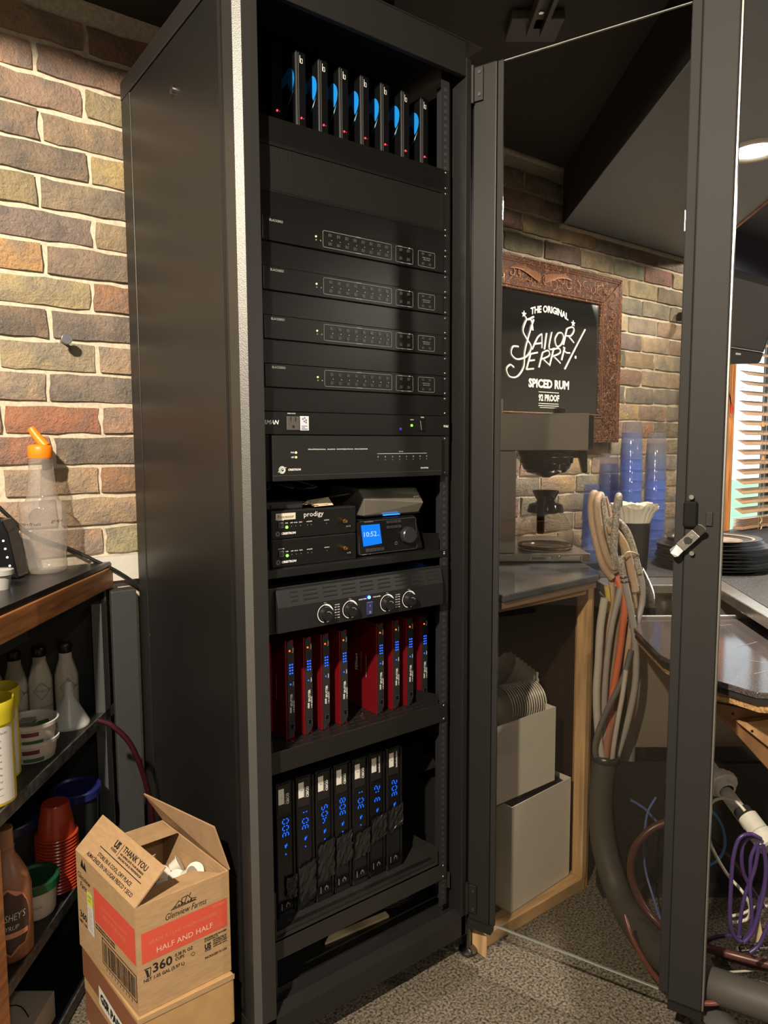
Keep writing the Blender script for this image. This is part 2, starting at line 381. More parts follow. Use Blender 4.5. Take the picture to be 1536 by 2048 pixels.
tb = MB(); tb.obox(R0+ZZ*(zs-.006)+d*.02, d*2.1, nr*.012, ZZ*.058); tb.obox(R0+ZZ*(zs+.008)+d*.02+nr*.012, d*2.1, nr*.008, ZZ*.03)
build(tb, 'trim_1', mat('stained_crown_trim', (.28, .11, .06), .4, bump=.1, scale=5, var=.3, streak=(6, 6, 1)), kind='structure', bev=.003)
build(MB().prism([(p.x, p.y, zs-.0012) for p in (L0, L1, L1+Vector((.02, .0, 0)), L0+Vector((.02, 0, 0)))], (0, 0, .0013)), 'edge_bead', soff_m, sof)
lt = thing('recessed_ceiling_light', 'round recessed can light glowing in the slate soffit above the bar', 'ceiling light', (1.579, -.108, zs-.004), 'bar lights')
build(MB().lathe((1.579, -.108, zs), [(.062, -.001), (.067, -.007), (.082, -.006), (.085, 0)], 32), 'trim_ring', mat('warm_white_trim', (.75, .68, .55), .4), lt, smooth=60)
build(MB().lathe((1.579, -.108, zs), [(.0, -.002), (.06, -.002)], 32), 'lamp_lens', glow('lamp_glow', (1, .95, .85), 9), lt)

# ceiling bracket
cb = thing('ceiling_bracket', 'small dark square mounting bracket with a channel fixed to the ceiling', 'bracket', (.88, .10, 2.28))
bm_m = mat('grey_painted_bracket', (.07, .068, .062), .5)
c = PZ(1068, 62, 2.275); a = (PZ(1120, 85, 2.275)-PZ(1020, 85, 2.275)).normalized(); b = ZZ.cross(a); c.z = 2.275
build(MB().obox(c-a*.065-b*.05, a*.13, b*.10, ZZ*.022), 'base_plate', bm_m, cb, bev=.003)
ch = MB(); 
for q in (-.022, .012): ch.obox(c+a*q-b*.26-ZZ*.02, a*.010, b*.25, ZZ*.03)
ch.obox(c-a*.022-b*.26+ZZ*.0, a*.044, b*.25, ZZ*.004)
build(ch, 'channel', bm_m, cb)
build(MB().cyl(c-b*.08-ZZ*.004, c-b*.08, .006), 'screw', chrome, cb)
c2 = PZ(757, 22, 2.28); k2 = thing('ceiling_clip', 'tiny dark ceiling clip above the cabinet door opening', 'clip', (c2.x, c2.y, 2.28))
build(MB().obox(c2-a*.035-b*.006, a*.03, b*.012, ZZ*.02).obox(c2-a*.008-b*.02, a*.016, b*.04, ZZ*.02).obox(c2+a*.008-b*.006, a*.03, b*.012, ZZ*.02), 'clip_plate', black_paint, k2)

# round knob on the brick wall
kb = thing('wall_knob', 'round grey metal knob sticking out of the brick wall', 'knob', (-.159, YW, 1.496))
kc = PY(133, 678, .628)
build(MB().cyl((kc.x, YW+.01, kc.z), (kc.x, .632, kc.z), .004, 12), 'stem', mat('dull_zinc', (.3, .3, .33), .35, .8), kb, smooth=50)
build(MB().cyl((kc.x, .632, kc.z), (kc.x, .622, kc.z), .0125, 24), 'knob_head', mat('dull_zinc', (.3, .3, .33), .35, .8), kb, smooth=50, bev=.001)

# ------------------------------------------------------------------ rack cabinet
cab = thing('rack_cabinet', 'tall charcoal metal equipment cabinet with its glass door swung open', 'cabinet', (.28, .31, 0))
zb, H, D_ = .062, 2.111, .622
XL, XR = -.012, .578
RM = rack_metal
# front-left post: profile with chamfer, face, return
pp = [(XL, .05), (XL, .0105), (0.0, 0.0), (.031, 0), (.031, .028), (.027, .028), (.027, .006), (.003, .05)]
build(MB().prism([(x, y, zb) for x, y in pp], (0, 0, H-zb)), 'front_post', rack_bright, cab, bev=.0012)
pr = [(.515, 0), (XR-.012, 0), (XR, .012), (XR, .05), (.548, .05), (.548, .03), (.515, .03)]
pr = [(.530, 0), (.545, 0), (.549, .004), (.549, .060), (.545, .062), (.512, .062), (.512, .057), (.530, .050)]
build(MB().prism([(x, y, zb) for x, y in pr], (0, 0, 2.075-zb)), 'front_post', RM, cab, bev=.0012)
build(MB().box(.5495, XR, .006, .07, zb, H-.04), 'corner_post', RM, cab, bev=.002)
# side: rear post, top and bottom bands, recessed panel
build(MB().box(XL, .03, .560, D_, zb, H-.045), 'rear_post', RM, cab, bev=.0015)
build(MB().prism([(x, y, zb+.002) for x, y in ((XL+.0002, .0105), (0, 0), (-.0005, -.0006), (XL-.0005, .0099))], (0, 0, H-zb-.006)), 'corner_highlight', mat('painted_highlight_edge', (.062, .061, .058), .42, bump=.3, scale=500, spec=.8), cab)  # chamfer highlight put into a lighter coat colour
build(MB().box(XR-.03, XR, .560, D_, zb, H-.045), 'rear_post', RM, cab, bev=.0015)
build(MB().box(XL, .02, .0515, D_, zb, zb+.034), 'bottom_rail', RM, cab, bev=.0015)
build(MB().box(XL-.001, .02, .0515, D_-.0, H-.0445, H-.004), 'top_rail', RM, cab, bev=.0015)
sp = build(MB().box(XL+.0015, XL+.004, .054, .5585, zb+.036, H-.047), 'side_panel', mat('charcoal_side_panel', (.009, .009, .0088), .36, bump=.03, scale=700, spec=.4), cab, bev=.001)
for y in (.064, .070): build(MB().box(XL+.0002, XL+.0016, y, y+.0015, zb+.05, H-.06), 'panel_rib', RM, sp)
lk = PX(348, 180, XL)
build(MB().cyl((XL+.0015, lk.y, lk.z), (XL-.006, lk.y, lk.z), .0085, 20), 'panel_lock', chrome, sp, smooth=50)
build(MB().cyl((XL+.0005, .548, .78), (XL-.001, .548, .78), .003, 10), 'panel_screw', chrome, sp)
build(MB().box(XR-.004, XR-.001, .071, .5585, zb, H-.05), 'side_panel', RM, cab)
build(MB().box(.031, XR-.03, D_-.004, D_-.001, .2, H-.05), 'rear_panel', black_paint, cab)
build(MB().box(XL, XR, .0, D_, H-.004, H), 'top_panel', RM, cab, bev=.002)
# top front frame
tf = MB().box(.031, .529, 0, .012, 2.036, H-.0045); tf.box(.031, .529, .012, .03, 2.048, 2.056)
build(tf, 'top_front_rail', RM, cab, bev=.0015)
build(MB().box(.0, .56, .08, D_-.06, 2.085, 2.088), 'inner_top', black_paint, cab)
# base
bb = MB().prism([(.0, .0, zb), (.0, 0, .112), (.0, .026, .120), (.0, .030, .112), (.0, .055, .112), (0, .058, .122), (0, .064, .118), (0, .064, .105), (0, .30, .105), (0, .30, .098), (0, .01, .098), (0, .01, zb)], (XR-.03, 0, 0))
build(bb, 'base_frame', RM, cab)
build(MB().box(.02, XR-.03, .50, .615, .098, .105), 'base_frame', RM, cab)
for x in (.02, .47): build(MB().box(x, x+.09, .3, .50, .098, .105), 'base_frame', RM, cab)
build(MB().box(.032, .052, .034, .06, .106, .35), 'corner_gusset', rack_metal, cab)
build(MB().obox((.492, .052, .185), (.028, -.022, -.01), (.0, 0, .04), (0, .003, 0)), 'corner_gusset', RM, cab)
for p in ((.565, .012), (.035, .03)):
    fo = build(MB().lathe((p[0], p[1], 0), [(0, 0), (.020, 0), (.0225, .004), (.0225, .009), (.016, .014), (.007, .016), (.0062, .018), (.0062, zb+.002), (0, zb+.002)], 24), 'leveling_foot', mat('dark_nickel', (.18, .18, .18), .25, 1), cab, smooth=40)
# rack rails with square holes
for side, x0 in (('l', .0237), ('r', .4865)):
    rl = build(MB().box(x0, x0+.0225, .0312, .0332, .14, 2.03).box((x0+.0205) if side == 'r' else x0, (x0+.0225) if side == 'r' else x0+.002, .0333, .07, .14, 2.03), 'rack_rail', mat('black_rail', (.02, .02, .022), .35), cab)
    if side == 'r':
        h = MB(); U = .04445
        for i in range(44*3):
            z = .155+i*U/3
            if z > 2.02: break
            h.box(x0+.0075, x0+.0155, .0306, .0311, z, z+.007)
        build(h, 'rail_holes', mat('worn_rail_hole', (.035, .035, .04), .4), rl, kind='stuff')
for y in (.42,):
    build(MB().box(.49, .51, y, y+.02, .14, 2.03).box(.02, .04, y, y+.02, .14, 2.03), 'rear_rails', black_paint, cab)
# diagonal shelf braces inside on the right wall
build(MB().obox((.535, .1, .45), (.003, 0, 0), (0, .25, -.16), (0, .02, .03)), 'shelf_brace', black_paint, cab)

# door, swung open 111 degrees about the right front post
A = math.radians(111); dv = Vector((-math.cos(A), -math.sin(A), 0)); nb = Vector((.93358, .35837, 0))   # nb: away from the camera side
HP = Vector((.549, 0, 0))
def DP(u, w, z): return HP+dv*u+nb*w+ZZ*z
ZD0, ZD1 = .104, 2.060
def dbox(mb, u0, u1, w0, w1, z0, z1): return mb.obox(DP(u0, w0, z0), dv*(u1-u0), nb*(w1-w0), ZZ*(z1-z0))
mb = MB(); dbox(mb, .002, .056, .0, .020, ZD0, ZD1)
door = build(mb, 'door', RM, cab, bev=.002)
def dpart(name, m, *bx, bev=0, label=None):
    mb = MB()
    for q in bx: dbox(mb, *q)
    return build(mb, name, m, door, label, bev=bev)
dpart('outer_stile', mat('door_powder_coat', (.022, .0215, .021), .62, bump=.08, scale=900, spec=.25), (.460, .524, 0, .020, ZD0-.012, ZD1+.012), bev=.003)
dpart('edge_strip', mat('bare_aluminium_edge', (.28, .27, .25), .4, .7), (.5245, .5275, .002, .018, ZD0-.01, ZD1+.01))
dpart('gasket', rubber, (.0565, .070, .003, .010, ZD0, ZD1), bev=.002)
dpart('gasket', rubber, (.441, .4595, .003, .010, ZD0, ZD1), bev=.002)
dpart('glass_pane', clear('smoked_glass', (.82, .81, .79), .015, 1.45), (.0705, .4405, .005, .009, ZD0+.002, ZD1-.004))
for q in ((.0705, .4405, .0045, .0095, ZD1-.0038, ZD1-.0022), (.0705, .4405, .0045, .0095, ZD0-.001, ZD0+.0018)): dpart('glass_edge', mat('glass_edge_tint', (.25, .27, .26), .2), q)
for q in ((.002, .062, -.002, .019, ZD0-.022, ZD0-.0005), (.460, .524, -.003, .02, ZD0-.03, ZD0-.0125)): dpart('bottom_cap', RM, q)
for z0, z1 in ((.124, .194), (1.985, 2.055)):
    h = dpart('hinge', black_paint, (.006, .026, -.006, -.0005, z0, z1), bev=.001)
    for z in (z0+.012, z1-.012): build(MB().cyl(DP(.019, -.0085, z), DP(.019, -.006, z), .0038, 12), 'hinge_screw', screw_metal, h)
    m2 = MB().cyl(DP(.003, -.008, z0-.004), DP(.003, -.008, z1+.004), .004, 12); build(m2, 'hinge_pin', black_paint, h)
# swing latch on the free stile
hs = dpart('latch_housing', gloss_black, (.458, .483, -.012, -.0005, 1.085, 1.135), bev=.003)
dpart('latch_housing', black_paint, (.498, .510, -.004, -.0005, 1.088, 1.115), bev=.001)
for u, z in ((.472, 1.143), (.476, 1.034)): build(MB().cyl(DP(u, -.010, z), DP(u, -.001, z), .0045, 12), 'latch_screw', chrome, door, smooth=40)
lm = MB(); ca = DP(.470, -.016, 1.060); ax = (dv*.052+ZZ*.056).normalized(); ay = nb.cross(ax).normalized()
if ay.dot(ZZ) < 0: ay = -ay
def lpt(u, v, w=0): return ca+ax*u+ay*v-nb*w
lm.prism([lpt(-.020, -.010), lpt(.020, -.010), lpt(.020, .010), lpt(-.020, .010)], -nb*.002)
for sg in (-1, 1):
    lm.prism([lpt(sg*.020, -.009), lpt(sg*.020, .009), lpt(sg*.036, .010, .006), lpt(sg*.040, .004, .007), lpt(sg*.040, -.007, .007), lpt(sg*.034, -.010, .006)], -nb*.002)
lat = build(lm, 'latch_handle', mat('bright_zinc', (.62, .62, .62), .22, 1), door, bev=.0007)
lm = MB().cyl(lpt(0, 0, .001), lpt(0, 0, .005), .0075, 16); build(lm, 'latch_core', black_ink, lat)
for u in (.010, -.011): build(MB().cyl(lpt(u, 0, .001), lpt(u, 0, .0065), .0035, 12), 'latch_rivet', chrome, lat)
# ------------------------------------------------------------------ rack equipment
U = .04445; Z0 = 1.71; RY = .030
def zk(k): return Z0-k*U
def screws(parent, x, zs_, r=.0036, m=None):
    for z in zs_:
        o = build(MB().lathe((x, RY-.0005, z), [(r, 0), (r*.9, .0018), (r*.4, .0026), (0, .0026)], 10, (0, -1, 0)), 'screw', m or screw_metal, parent, smooth=60)
def ear_screws(p, k0, k1): screws(p, .4977, (zk(k0)-.0062, zk(k1)+.0062))
def blank(k0, k1, label, m=panel_black):
    t = thing('blank_panel', label, 'blank panel', (.266, RY, zk(k1)), 'blank rack panels')
    build(MB().box(.0247, .5073, RY-.0015, RY, zk(k1)+.0004, zk(k0)-.0004).box(.05, .482, RY, RY+.012, zk(k1)+.001, zk(k1)+.0025), 'plate', m, t, bev=.0004)
    ear_screws(t, k0, k1); return t
blank(0, 1, 'blank dark panel between the mesh vent and the topmost matrix switcher')
blank(2, 3, 'blank dark panel between the first and second matrix switchers from the top')
blank(4, 5, 'blank dark panel between the second and third matrix switchers from the top')
blank(6, 7, 'blank dark panel between the third and fourth matrix switchers from the top')
blank(8, 9, 'blank dark panel right above the power conditioner with the outlet')
# mesh vent
vt = thing('vent_panel', 'black perforated mesh vent panel near the top of the rack', 'vent panel', (.266, RY, zk(0)))
build(MB().box(.0247, .047, RY-.0015, RY, zk(0), zk(-2)).box(.487, .5073, RY-.0015, RY, zk(0), zk(-2)).box(.047, .487, RY-.0015, RY, zk(0), zk(0)+.006).box(.047, .487, RY-.0015, RY, zk(-2)-.006, zk(-2)), 'frame', face_black, vt)
mm = mat('diamond_mesh', (.016, .016, .015), .5); nt = mm.node_tree
tc = nt.nodes.new('ShaderNodeTexCoord'); mp = nt.nodes.new('ShaderNodeMapping'); mp.inputs['Rotation'].default_value = (0, math.radians(45), 0); mp.inputs['Scale'].default_value = (1, 1, 1)
ck = nt.nodes.new('ShaderNodeTexChecker'); ck.inputs['Scale'].default_value = 420; ck.inputs[1].default_value = (.011, .011, .010, 1); ck.inputs[2].default_value = (.001, .001, .001, 1)
nt.links.new(tc.outputs['Object'], mp.inputs[0]); nt.links.new(mp.outputs[0], ck.inputs['Vector']); nt.links.new(ck.outputs[0], nt.nodes['Principled BSDF'].inputs['Base Color'])
build(MB().box(.047, .487, RY+.0005, RY+.001, zk(0)+.005, zk(-2)-.005), 'mesh_sheet', mm, vt)
ear_screws(vt, -2, 0)

# shelves
def shelf(name, label, zf, zl0, zl1, depth, m=panel_black, holes=False, y0=RY):
    t = thing(name, label, 'rack shelf', (.266, y0, zl0), 'rack shelves')
    build(MB().box(.0247, .5073, y0-.0015, y0, zl0, zl1), 'front_lip', m, t, bev=.0006)
    p = build(MB().box(.0475, .481, y0, y0+depth, zf-.0015, zf), 'tray', m, t)
    for x in (.0475, .4795): build(MB().add([(x, y0, zf), (x, y0+depth, zf), (x, y0+depth, zf+.004), (x, y0, zf+.04), (x+.0015, y0, zf), (x+.0015, y0+depth, zf), (x+.0015, y0+depth, zf+.004), (x+.0015, y0, zf+.04)], [(0, 1, 2, 3), (7, 6, 5, 4), (0, 3, 7, 4), (3, 2, 6, 7), (1, 5, 6, 2), (0, 4, 5, 1)]), 'side_gusset', m, t)
    if holes:
        h = MB()
        for i in range(26):
            for j in range(14): x = .055+i*.0165+(.008 if j % 2 else 0); y = y0+.012+j*.018; h.obox((x, y, zf+.0001), (.011, 0, 0), (0, .004, 0), (0, 0, .0002))
        build(h, 'vent_slots', mat('slot_black', (.001, .001, .001), .9), p, kind='stuff')
    screws(t, .4977, (zl0+.006, zl1-.006)); return t
shelf('rack_shelf', 'topmost rack shelf, carrying the upright set-top boxes with blue swooshes', zk(-2)+.004, zk(-2), zk(-3), .34)
# set-top boxes with a blue swoosh on the side
BZ = zk(-2)+.0055
def stb(first=False):
    t = thing('streaming_box', 'x', 'set-top box', (.11, .10, BZ), 'set-top boxes on the top shelf')
    x0, x1, y0, y1, z0, z1 = .11, .1335, .10, .235, BZ, 2.017
    build(MB().prism([(x0, y0, z0), (x0+.002, y0-.003, z0), (x1-.002, y0-.003, z0), (x1, y0, z0), (x1, y1, z0), (x0, y1, z0)], (0, 0, z1-z0)), 'case', mat('satin_black_case', (.003, .0033, .004), .4, spec=.2), t, bev=.0012)
    if not first:
        build(MB().box(x0+.0045, x0+.0055, y0-.0045, y0-.003, z0+.004, z1-.004), 'edge_line', mat('edge_line_grey', (.055, .055, .055), .5, spec=.2), t)
        build(MB().box(x0-.0004, x0+.0006, y0-.002, y0-.0005, z0+.004, z1-.004), 'edge_line', mat('edge_line_grey', (.055, .055, .055), .5, spec=.2), t)
        D = Deco((x0, y1, z0), (0, -1, 0), ZZ)
        # the swoosh: fat half ellipse with a tail
        cx, cy = .105, 1.955-z0+.012
        pts = [(cx+.026*math.cos(math.radians(q)), cy+.027*math.sin(math.radians(q))) for q in range(-62, 91, 12)]
        pts += [(cx-.024, cy+.016), (cx-.050, cy-.006), (cx-.030, cy+.008), (cx-.008, cy+.011), (cx-.001, cy+.004), (cx+.0, cy-.030)]
        D2 = Deco((x0, y1, z0), (0, -1, 0), ZZ)
        D2.mb.add([D2.p(cx, cy)]+[D2.p(*q) for q in pts], [(0, i, i+1) for i in range(1, len(pts))])
        D2.build('swoosh_mark', mat('sky_blue_print', (.02, .24, .62), .45, emit=(.01, .16, .5), es=.28) if False else mat('sky_blue_print', (.008, .20, .62), .4), t)
        D = Deco((x0, y1, z0), (0, -1, 0), ZZ); D.poly([(cx-.006, cy-.048), (cx+.006, cy-.036), (cx+.022, cy-.020), (cx+.014, cy-.034)]); D.poly([(cx-.016, cy-.058), (cx-.004, cy-.046), (cx-.008, cy-.052)])
        D.build('swoosh_mark', mat('pale_blue_print', (.15, .30, .45), .5), t)
        D = Deco((x0+.0, y0-.003, z0), XX, ZZ); D.rect(.0085, z1-z0-.022, .0095, z1-z0-.008); D.frame(.0105, z1-z0-.022, .0145, z1-z0-.014, .0009); D.build('front_mark', white_ink, t)
        D = Deco((x0, y1, z0), (0, -1, 0), ZZ); zz = .052
        for q in (.114, .122): D.rect(q, zz, q+.0018, zz+.013)
        D.build('side_mark', grey_ink, t)
    build(MB().cyl((x0+.0105, y0-.0045, z0+.087), (x0+.0105, y0-.003, z0+.087), .0019, 10), 'power_led', red_led, t)
    D = Deco((x0, y0-.003, z0), XX, ZZ); D.rect(.0150, .0862, .0166, .0878); D.build('small_led', mat('dim_red', (.3, .02, .02), .5, emit=(1, .1, .1), es=.4), t)
    return t
a0 = stb(True); a0['label'] = 'leftmost set-top box on the top shelf, half hidden and without a visible swoosh'
xs_ = (.164, .216, .266, .319, .372, .428, .483)
ordn = ('second', 'third', 'fourth', 'fifth', 'sixth', 'seventh', 'rightmost')
p0 = stb(); p0.location.x = xs_[0]
for i, x in enumerate(xs_):
    o = p0 if i == 0 else copy_tree(p0, (x, .10, BZ))
    o['label'] = '%s set-top box%s on the top shelf, blue swoosh on its side' % (ordn[i], ' from the left' if i < 6 else '')

# four matrix switchers
def matrix(k):
    t = thing('matrix_switcher', 'x', 'video switcher', (.266, RY, zk(k+1)), 'matrix switchers')
    z0, z1 = zk(k+1)+.0006, zk(k)-.0006
    build(MB().box(.0247, .5073, RY-.0018, RY, z0, z1).box(.0475, .481, RY, RY+.30, z0+.001, z1-.001), 'case', mat('matte_black_case', (.004, .004, .0045), .42), t, bev=.0005)
    f = build(MB().box(.046, .486, RY-.006, RY-.0019, z0+.0003, z1-.0003), 'front_plate', mat('black_front_plate', (.0045, .0045, .0045), .33), t, bev=.0006)
    D = Deco((0, RY-.006, z0), XX, ZZ)
    h = z1-z0
    m = MB(); words(m, 'BLACKBIRD', D, .060, .0355, .0042, w=.027/ max(1e-6, 1) if False else None)
    _m = MB(); vs, fs = text_mesh('BLACKBIRD'); kx = .028/(max(v.x for v in vs)-min(v.x for v in vs)); _m.add([D.p(.060+(v.x)*kx, .0345+v.y*.0062) for v in vs], fs)
    build(_m, 'lettering', grey_ink, f)
    D.frame(.1755, .0065, .3425, .0375, .0006, .003); D.frame(.354, .0055, .400, .0375, .0006, .003); D.frame(.4145, .006, .4615, .0375, .0006, .003); D.build('outline', grey_ink, f)
    m = MB(); D = Deco((0, RY-.006, z0), XX, ZZ, .0005)
    for s_, u, v, w in (('INPUTS', .259, .0367, .012), ('OUTPUTS', .259, .0055, .014), ('ENTER', .366, .0367, .010), ('ALL', .371, .0047, .006), ('CLEAR', .390, .0047, .010)):
        vs, fs = text_mesh(s_, 0, .02); kk = w/(max(q.x for q in vs)); m.add([D.p(u-w/2+q.x*kk, v+q.y*.0028) for q in vs], fs)
    build(m, 'lettering', grey_ink, f)
    for i in range(8):
        for j in range(2): build(MB().box(.1885+i*.0197, .195+i*.0197, RY-.008, RY-.0061, z0+.0105+j*.0165, z0+.0165+j*.0165), 'button', mat('button_dark_grey', (.035, .035, .034), .3), f)
    for i in range(2):
        for j in range(2):
            build(MB().box(.3645+i*.0205, .3705+i*.0205, RY-.008, RY-.0061, z0+.0105+j*.0175, z0+.0165+j*.0175), 'button', mat('button_dark_grey', (.035, .035, .034), .3), f)
            build(MB().box(.4255+i*.0195, .4305+i*.0195, RY-.008, RY-.0061, z0+.009+j*.0205, z0+.014+j*.0205), 'button', mat('button_dark_grey', (.035, .035, .034), .3), f)
    D = Deco((0, RY-.006, z0), XX, ZZ)
    for i in range(8): D.rect(.195+i*.0197, .0205, .1962+i*.0197, .0217)
    D.rect(.389, .0365, .3915, .0385); D.build('indicator_dots', mat('lit_dots', (.5, .5, .5), .5, emit=(1, 1, 1), es=.25), f)
    m = MB(); vs, fs = text_mesh('PRESET RECALL'); kk = .022/max(q.x for q in vs); m.add([D.p(.427+q.x*kk, .0235+q.y*.003) for q in vs], fs); vs, fs = text_mesh('HOLD TO SAVE'); kk = .019/max(q.x for q in vs); m.add([D.p(.4285+q.x*kk, .0195+q.y*.003) for q in vs], fs); build(m, 'lettering', grey_ink, f)
    build(MB().cyl((.1595, RY-.0075, z0+.0232), (.1595, RY-.0061, z0+.0232), .0017, 10), 'power_led', glow('lime_led', (.6, 1, .25), 2.2), t)
    D = Deco((0, RY-.006, z0), XX, ZZ); D.disc(.160, .017, .0013); D.disc(.170, .0172, .0012); D.build('small_dots', grey_ink, f)
    screws(t, .4977, (zk(k)-.0062, zk(k+1)+.0062)); return t
mt = matrix(1); mt['label'] = 'topmost of the four black matrix switchers with white outlined buttons'
for k, n in ((3, 'second matrix switcher from the top, black with white outlined buttons'), (5, 'third matrix switcher from the top, black with white outlined buttons'), (7, 'lowest of the four matrix switchers, right above the power conditioner')):
    copy_tree(mt, (.266, RY, zk(k+1)), n)

# power conditioner
pc = thing('power_conditioner', 'black one-unit power conditioner with a front outlet and a white sticker', 'power conditioner', (.266, RY, zk(10)))
z0, z1 = zk(10)+.0005, zk(9)-.0005
build(MB().box(.0247, .5073, RY-.004, RY, z0, z1).box(.0475, .481, RY, RY+.25, z0+.002, z1-.002), 'case', mat('conditioner_black', (.006, .006, .006), .3), pc, bev=.001)
D = Deco((0, RY-.004, z0), XX, ZZ); m = MB(); words(m, 'FURMAN', D, .0265, .0195, .0078, w=.047, shear=.25, bold=.02); words(m, 'SPARE OUTLET', D, .092, .0395, .0019, w=.018, bold=.02); words(m, 'POWER', D, .424, .0385, .0024, w=.009, bold=.02); words(m, 'PROTECTION OK', D, .394, .033, .0020, w=.010, bold=.02)
words(m, 'M-8x2', D, .491, .019, .005, w=.014, bold=.03); build(m, 'lettering', white_ink, pc)
ol = build(MB().box(.0895, .117, RY-.007, RY-.0041, z0+.0085, z1-.0085), 'outlet', mat('grey_outlet', (.075, .07, .068), .4), pc, bev=.001)
D = Deco((0, RY-.007, z0), XX, ZZ); D.rect(.0965, .026, .0985, .034); D.rect(.107, .0255, .1092, .0335); D.disc(.103, .0155, .0028); D.build('outlet_slots', black_ink, ol)
st = build(MB().box(.1195, .139, RY-.0046, RY-.0041, z0+.0085, z0+.0360), 'sticker', mat('white_sticker', (.62, .62, .68), .5), pc)
D = Deco((0, RY-.0046, z0), XX, ZZ)
for (a, b) in ((.124, .029), (.128, .031), (.131, .027), (.127, .0245), (.131, .0225)): D.rect(a, b, a+.0032, b+.0028)
D.rect(.1225, .0105, .1362, .0118); D.rect(.1225, .0135, .130, .0146); D.rect(.1225, .0163, .135, .0174); D.build('sticker_print', mat('blue_grey_print', (.12, .13, .24), .6), st)
build(MB().cyl((.398, RY-.0055, z0+.0218), (.398, RY-.004, z0+.0218), .0028, 12), 'protection_led', green_led, pc)
build(MB().cyl((.3675, RY-.0045, z0+.014), (.3675, RY-.004, z0+.014), .003, 12), 'blue_spot', mat('dim_blue', (.01, .01, .1), .4, emit=(.1, .1, 1), es=.5), pc)
sw = build(MB().box(.417, .436, RY-.006, RY-.0041, z0+.009, z0+.035), 'rocker_switch', gloss_black, pc, bev=.001)
D = Deco((0, RY-.006, z0), XX, ZZ); D.line([(.421, .032), (.424, .012)], .0012); D.build('switch_glint', grey_ink, sw)
for x in (.0345,): screws(pc, x, (z1-.006, z0+.006), m=black_paint)
screws(pc, .4977, (z1-.006, z0+.006))

# audio processor
ap = thing('audio_processor', 'two-unit black audio distribution processor with a row of zone marks', 'audio processor', (.266, RY, zk(12)))
z0, z1 = zk(12)+.001, zk(10)-.001
build(MB().box(.0247, .5073, RY-.002, RY, z0, z1).box(.054, .477, RY, RY+.30, z0+.002, z1-.002), 'case', mat('processor_case', (.007, .007, .007), .5), ap)
fp = build(MB().box(.0535, .4775, RY-.014, RY-.0021, z0, z1), 'front_plate', mat('processor_face', (.010, .010, .010), .38, bump=.03, scale=900), ap, bev=.001)
build(MB().box(.0535, .4775, RY-.0145, RY-.0141, z1-.0125, z1-.0115), 'groove_line', black_ink, fp)
build(MB().box(.0535, .4775, RY-.0145, RY-.0141, z0+.0100, z0+.0112), 'groove_line', mat('groove_highlight', (.04, .04, .04), .3), fp)
D = Deco((0, RY-.014, z0), XX, ZZ); zo = 1.1785-z0
m = MB(); words(m, 'PROFESSIONAL  AUDIO  DISTRIBUTION  PROCESSOR', D, .131, 1.2365-z0, .0024, w=.142, bold=.01); words(m, 'CRESTRON', D, .086, 1.1975-z0, .0036, w=.028, bold=.04, shear=.15)
words(m, 'PWR', D, .0925, 1.2305-z0, .0028, w=.0075, bold=.02); words(m, 'NET', D, .0935, 1.2215-z0, .0028, w=.0065, bold=.02); words(m, 'CNX-BIPAD8', D, .415, 1.194-z0, .0032, w=.022, bold=.02); words(m, 'ROOMS', D, .355, 1.2308-z0, .0019, w=.011)
for i in range(8): words(m, str(i+1), D, .2985+i*.0190, 1.2140-z0, .0022); D.frame(.2985+i*.019, 1.2202-z0, .3005+i*.019, 1.2222-z0, .0004)
build(m, 'lettering', white_ink, fp)
D.rect(.297, 1.2272-z0, .432, 1.2279-z0); D.ring(.073, 1.1992-z0, .0065, .0012); D.ring(.0735, 1.1992-z0, .0042, .0022); D.line([(.064, 1.195-z0), (.082, 1.204-z0)], .001); D.build('print_marks', white_ink, fp)
build(MB().cyl((.1035, RY-.0155, 1.2318), (.1035, RY-.014, 1.2318), .0021, 10), 'power_led', glow('yellow_green_led', (.75, 1, .25), 2.5), ap)
build(MB().cyl((.1035, RY-.0155, 1.2228), (.1035, RY-.014, 1.2228), .0021, 10), 'net_led', glow('warm_amber_led', (1, .65, .2), 2.5), ap)
ear_screws(ap, 10, 12)

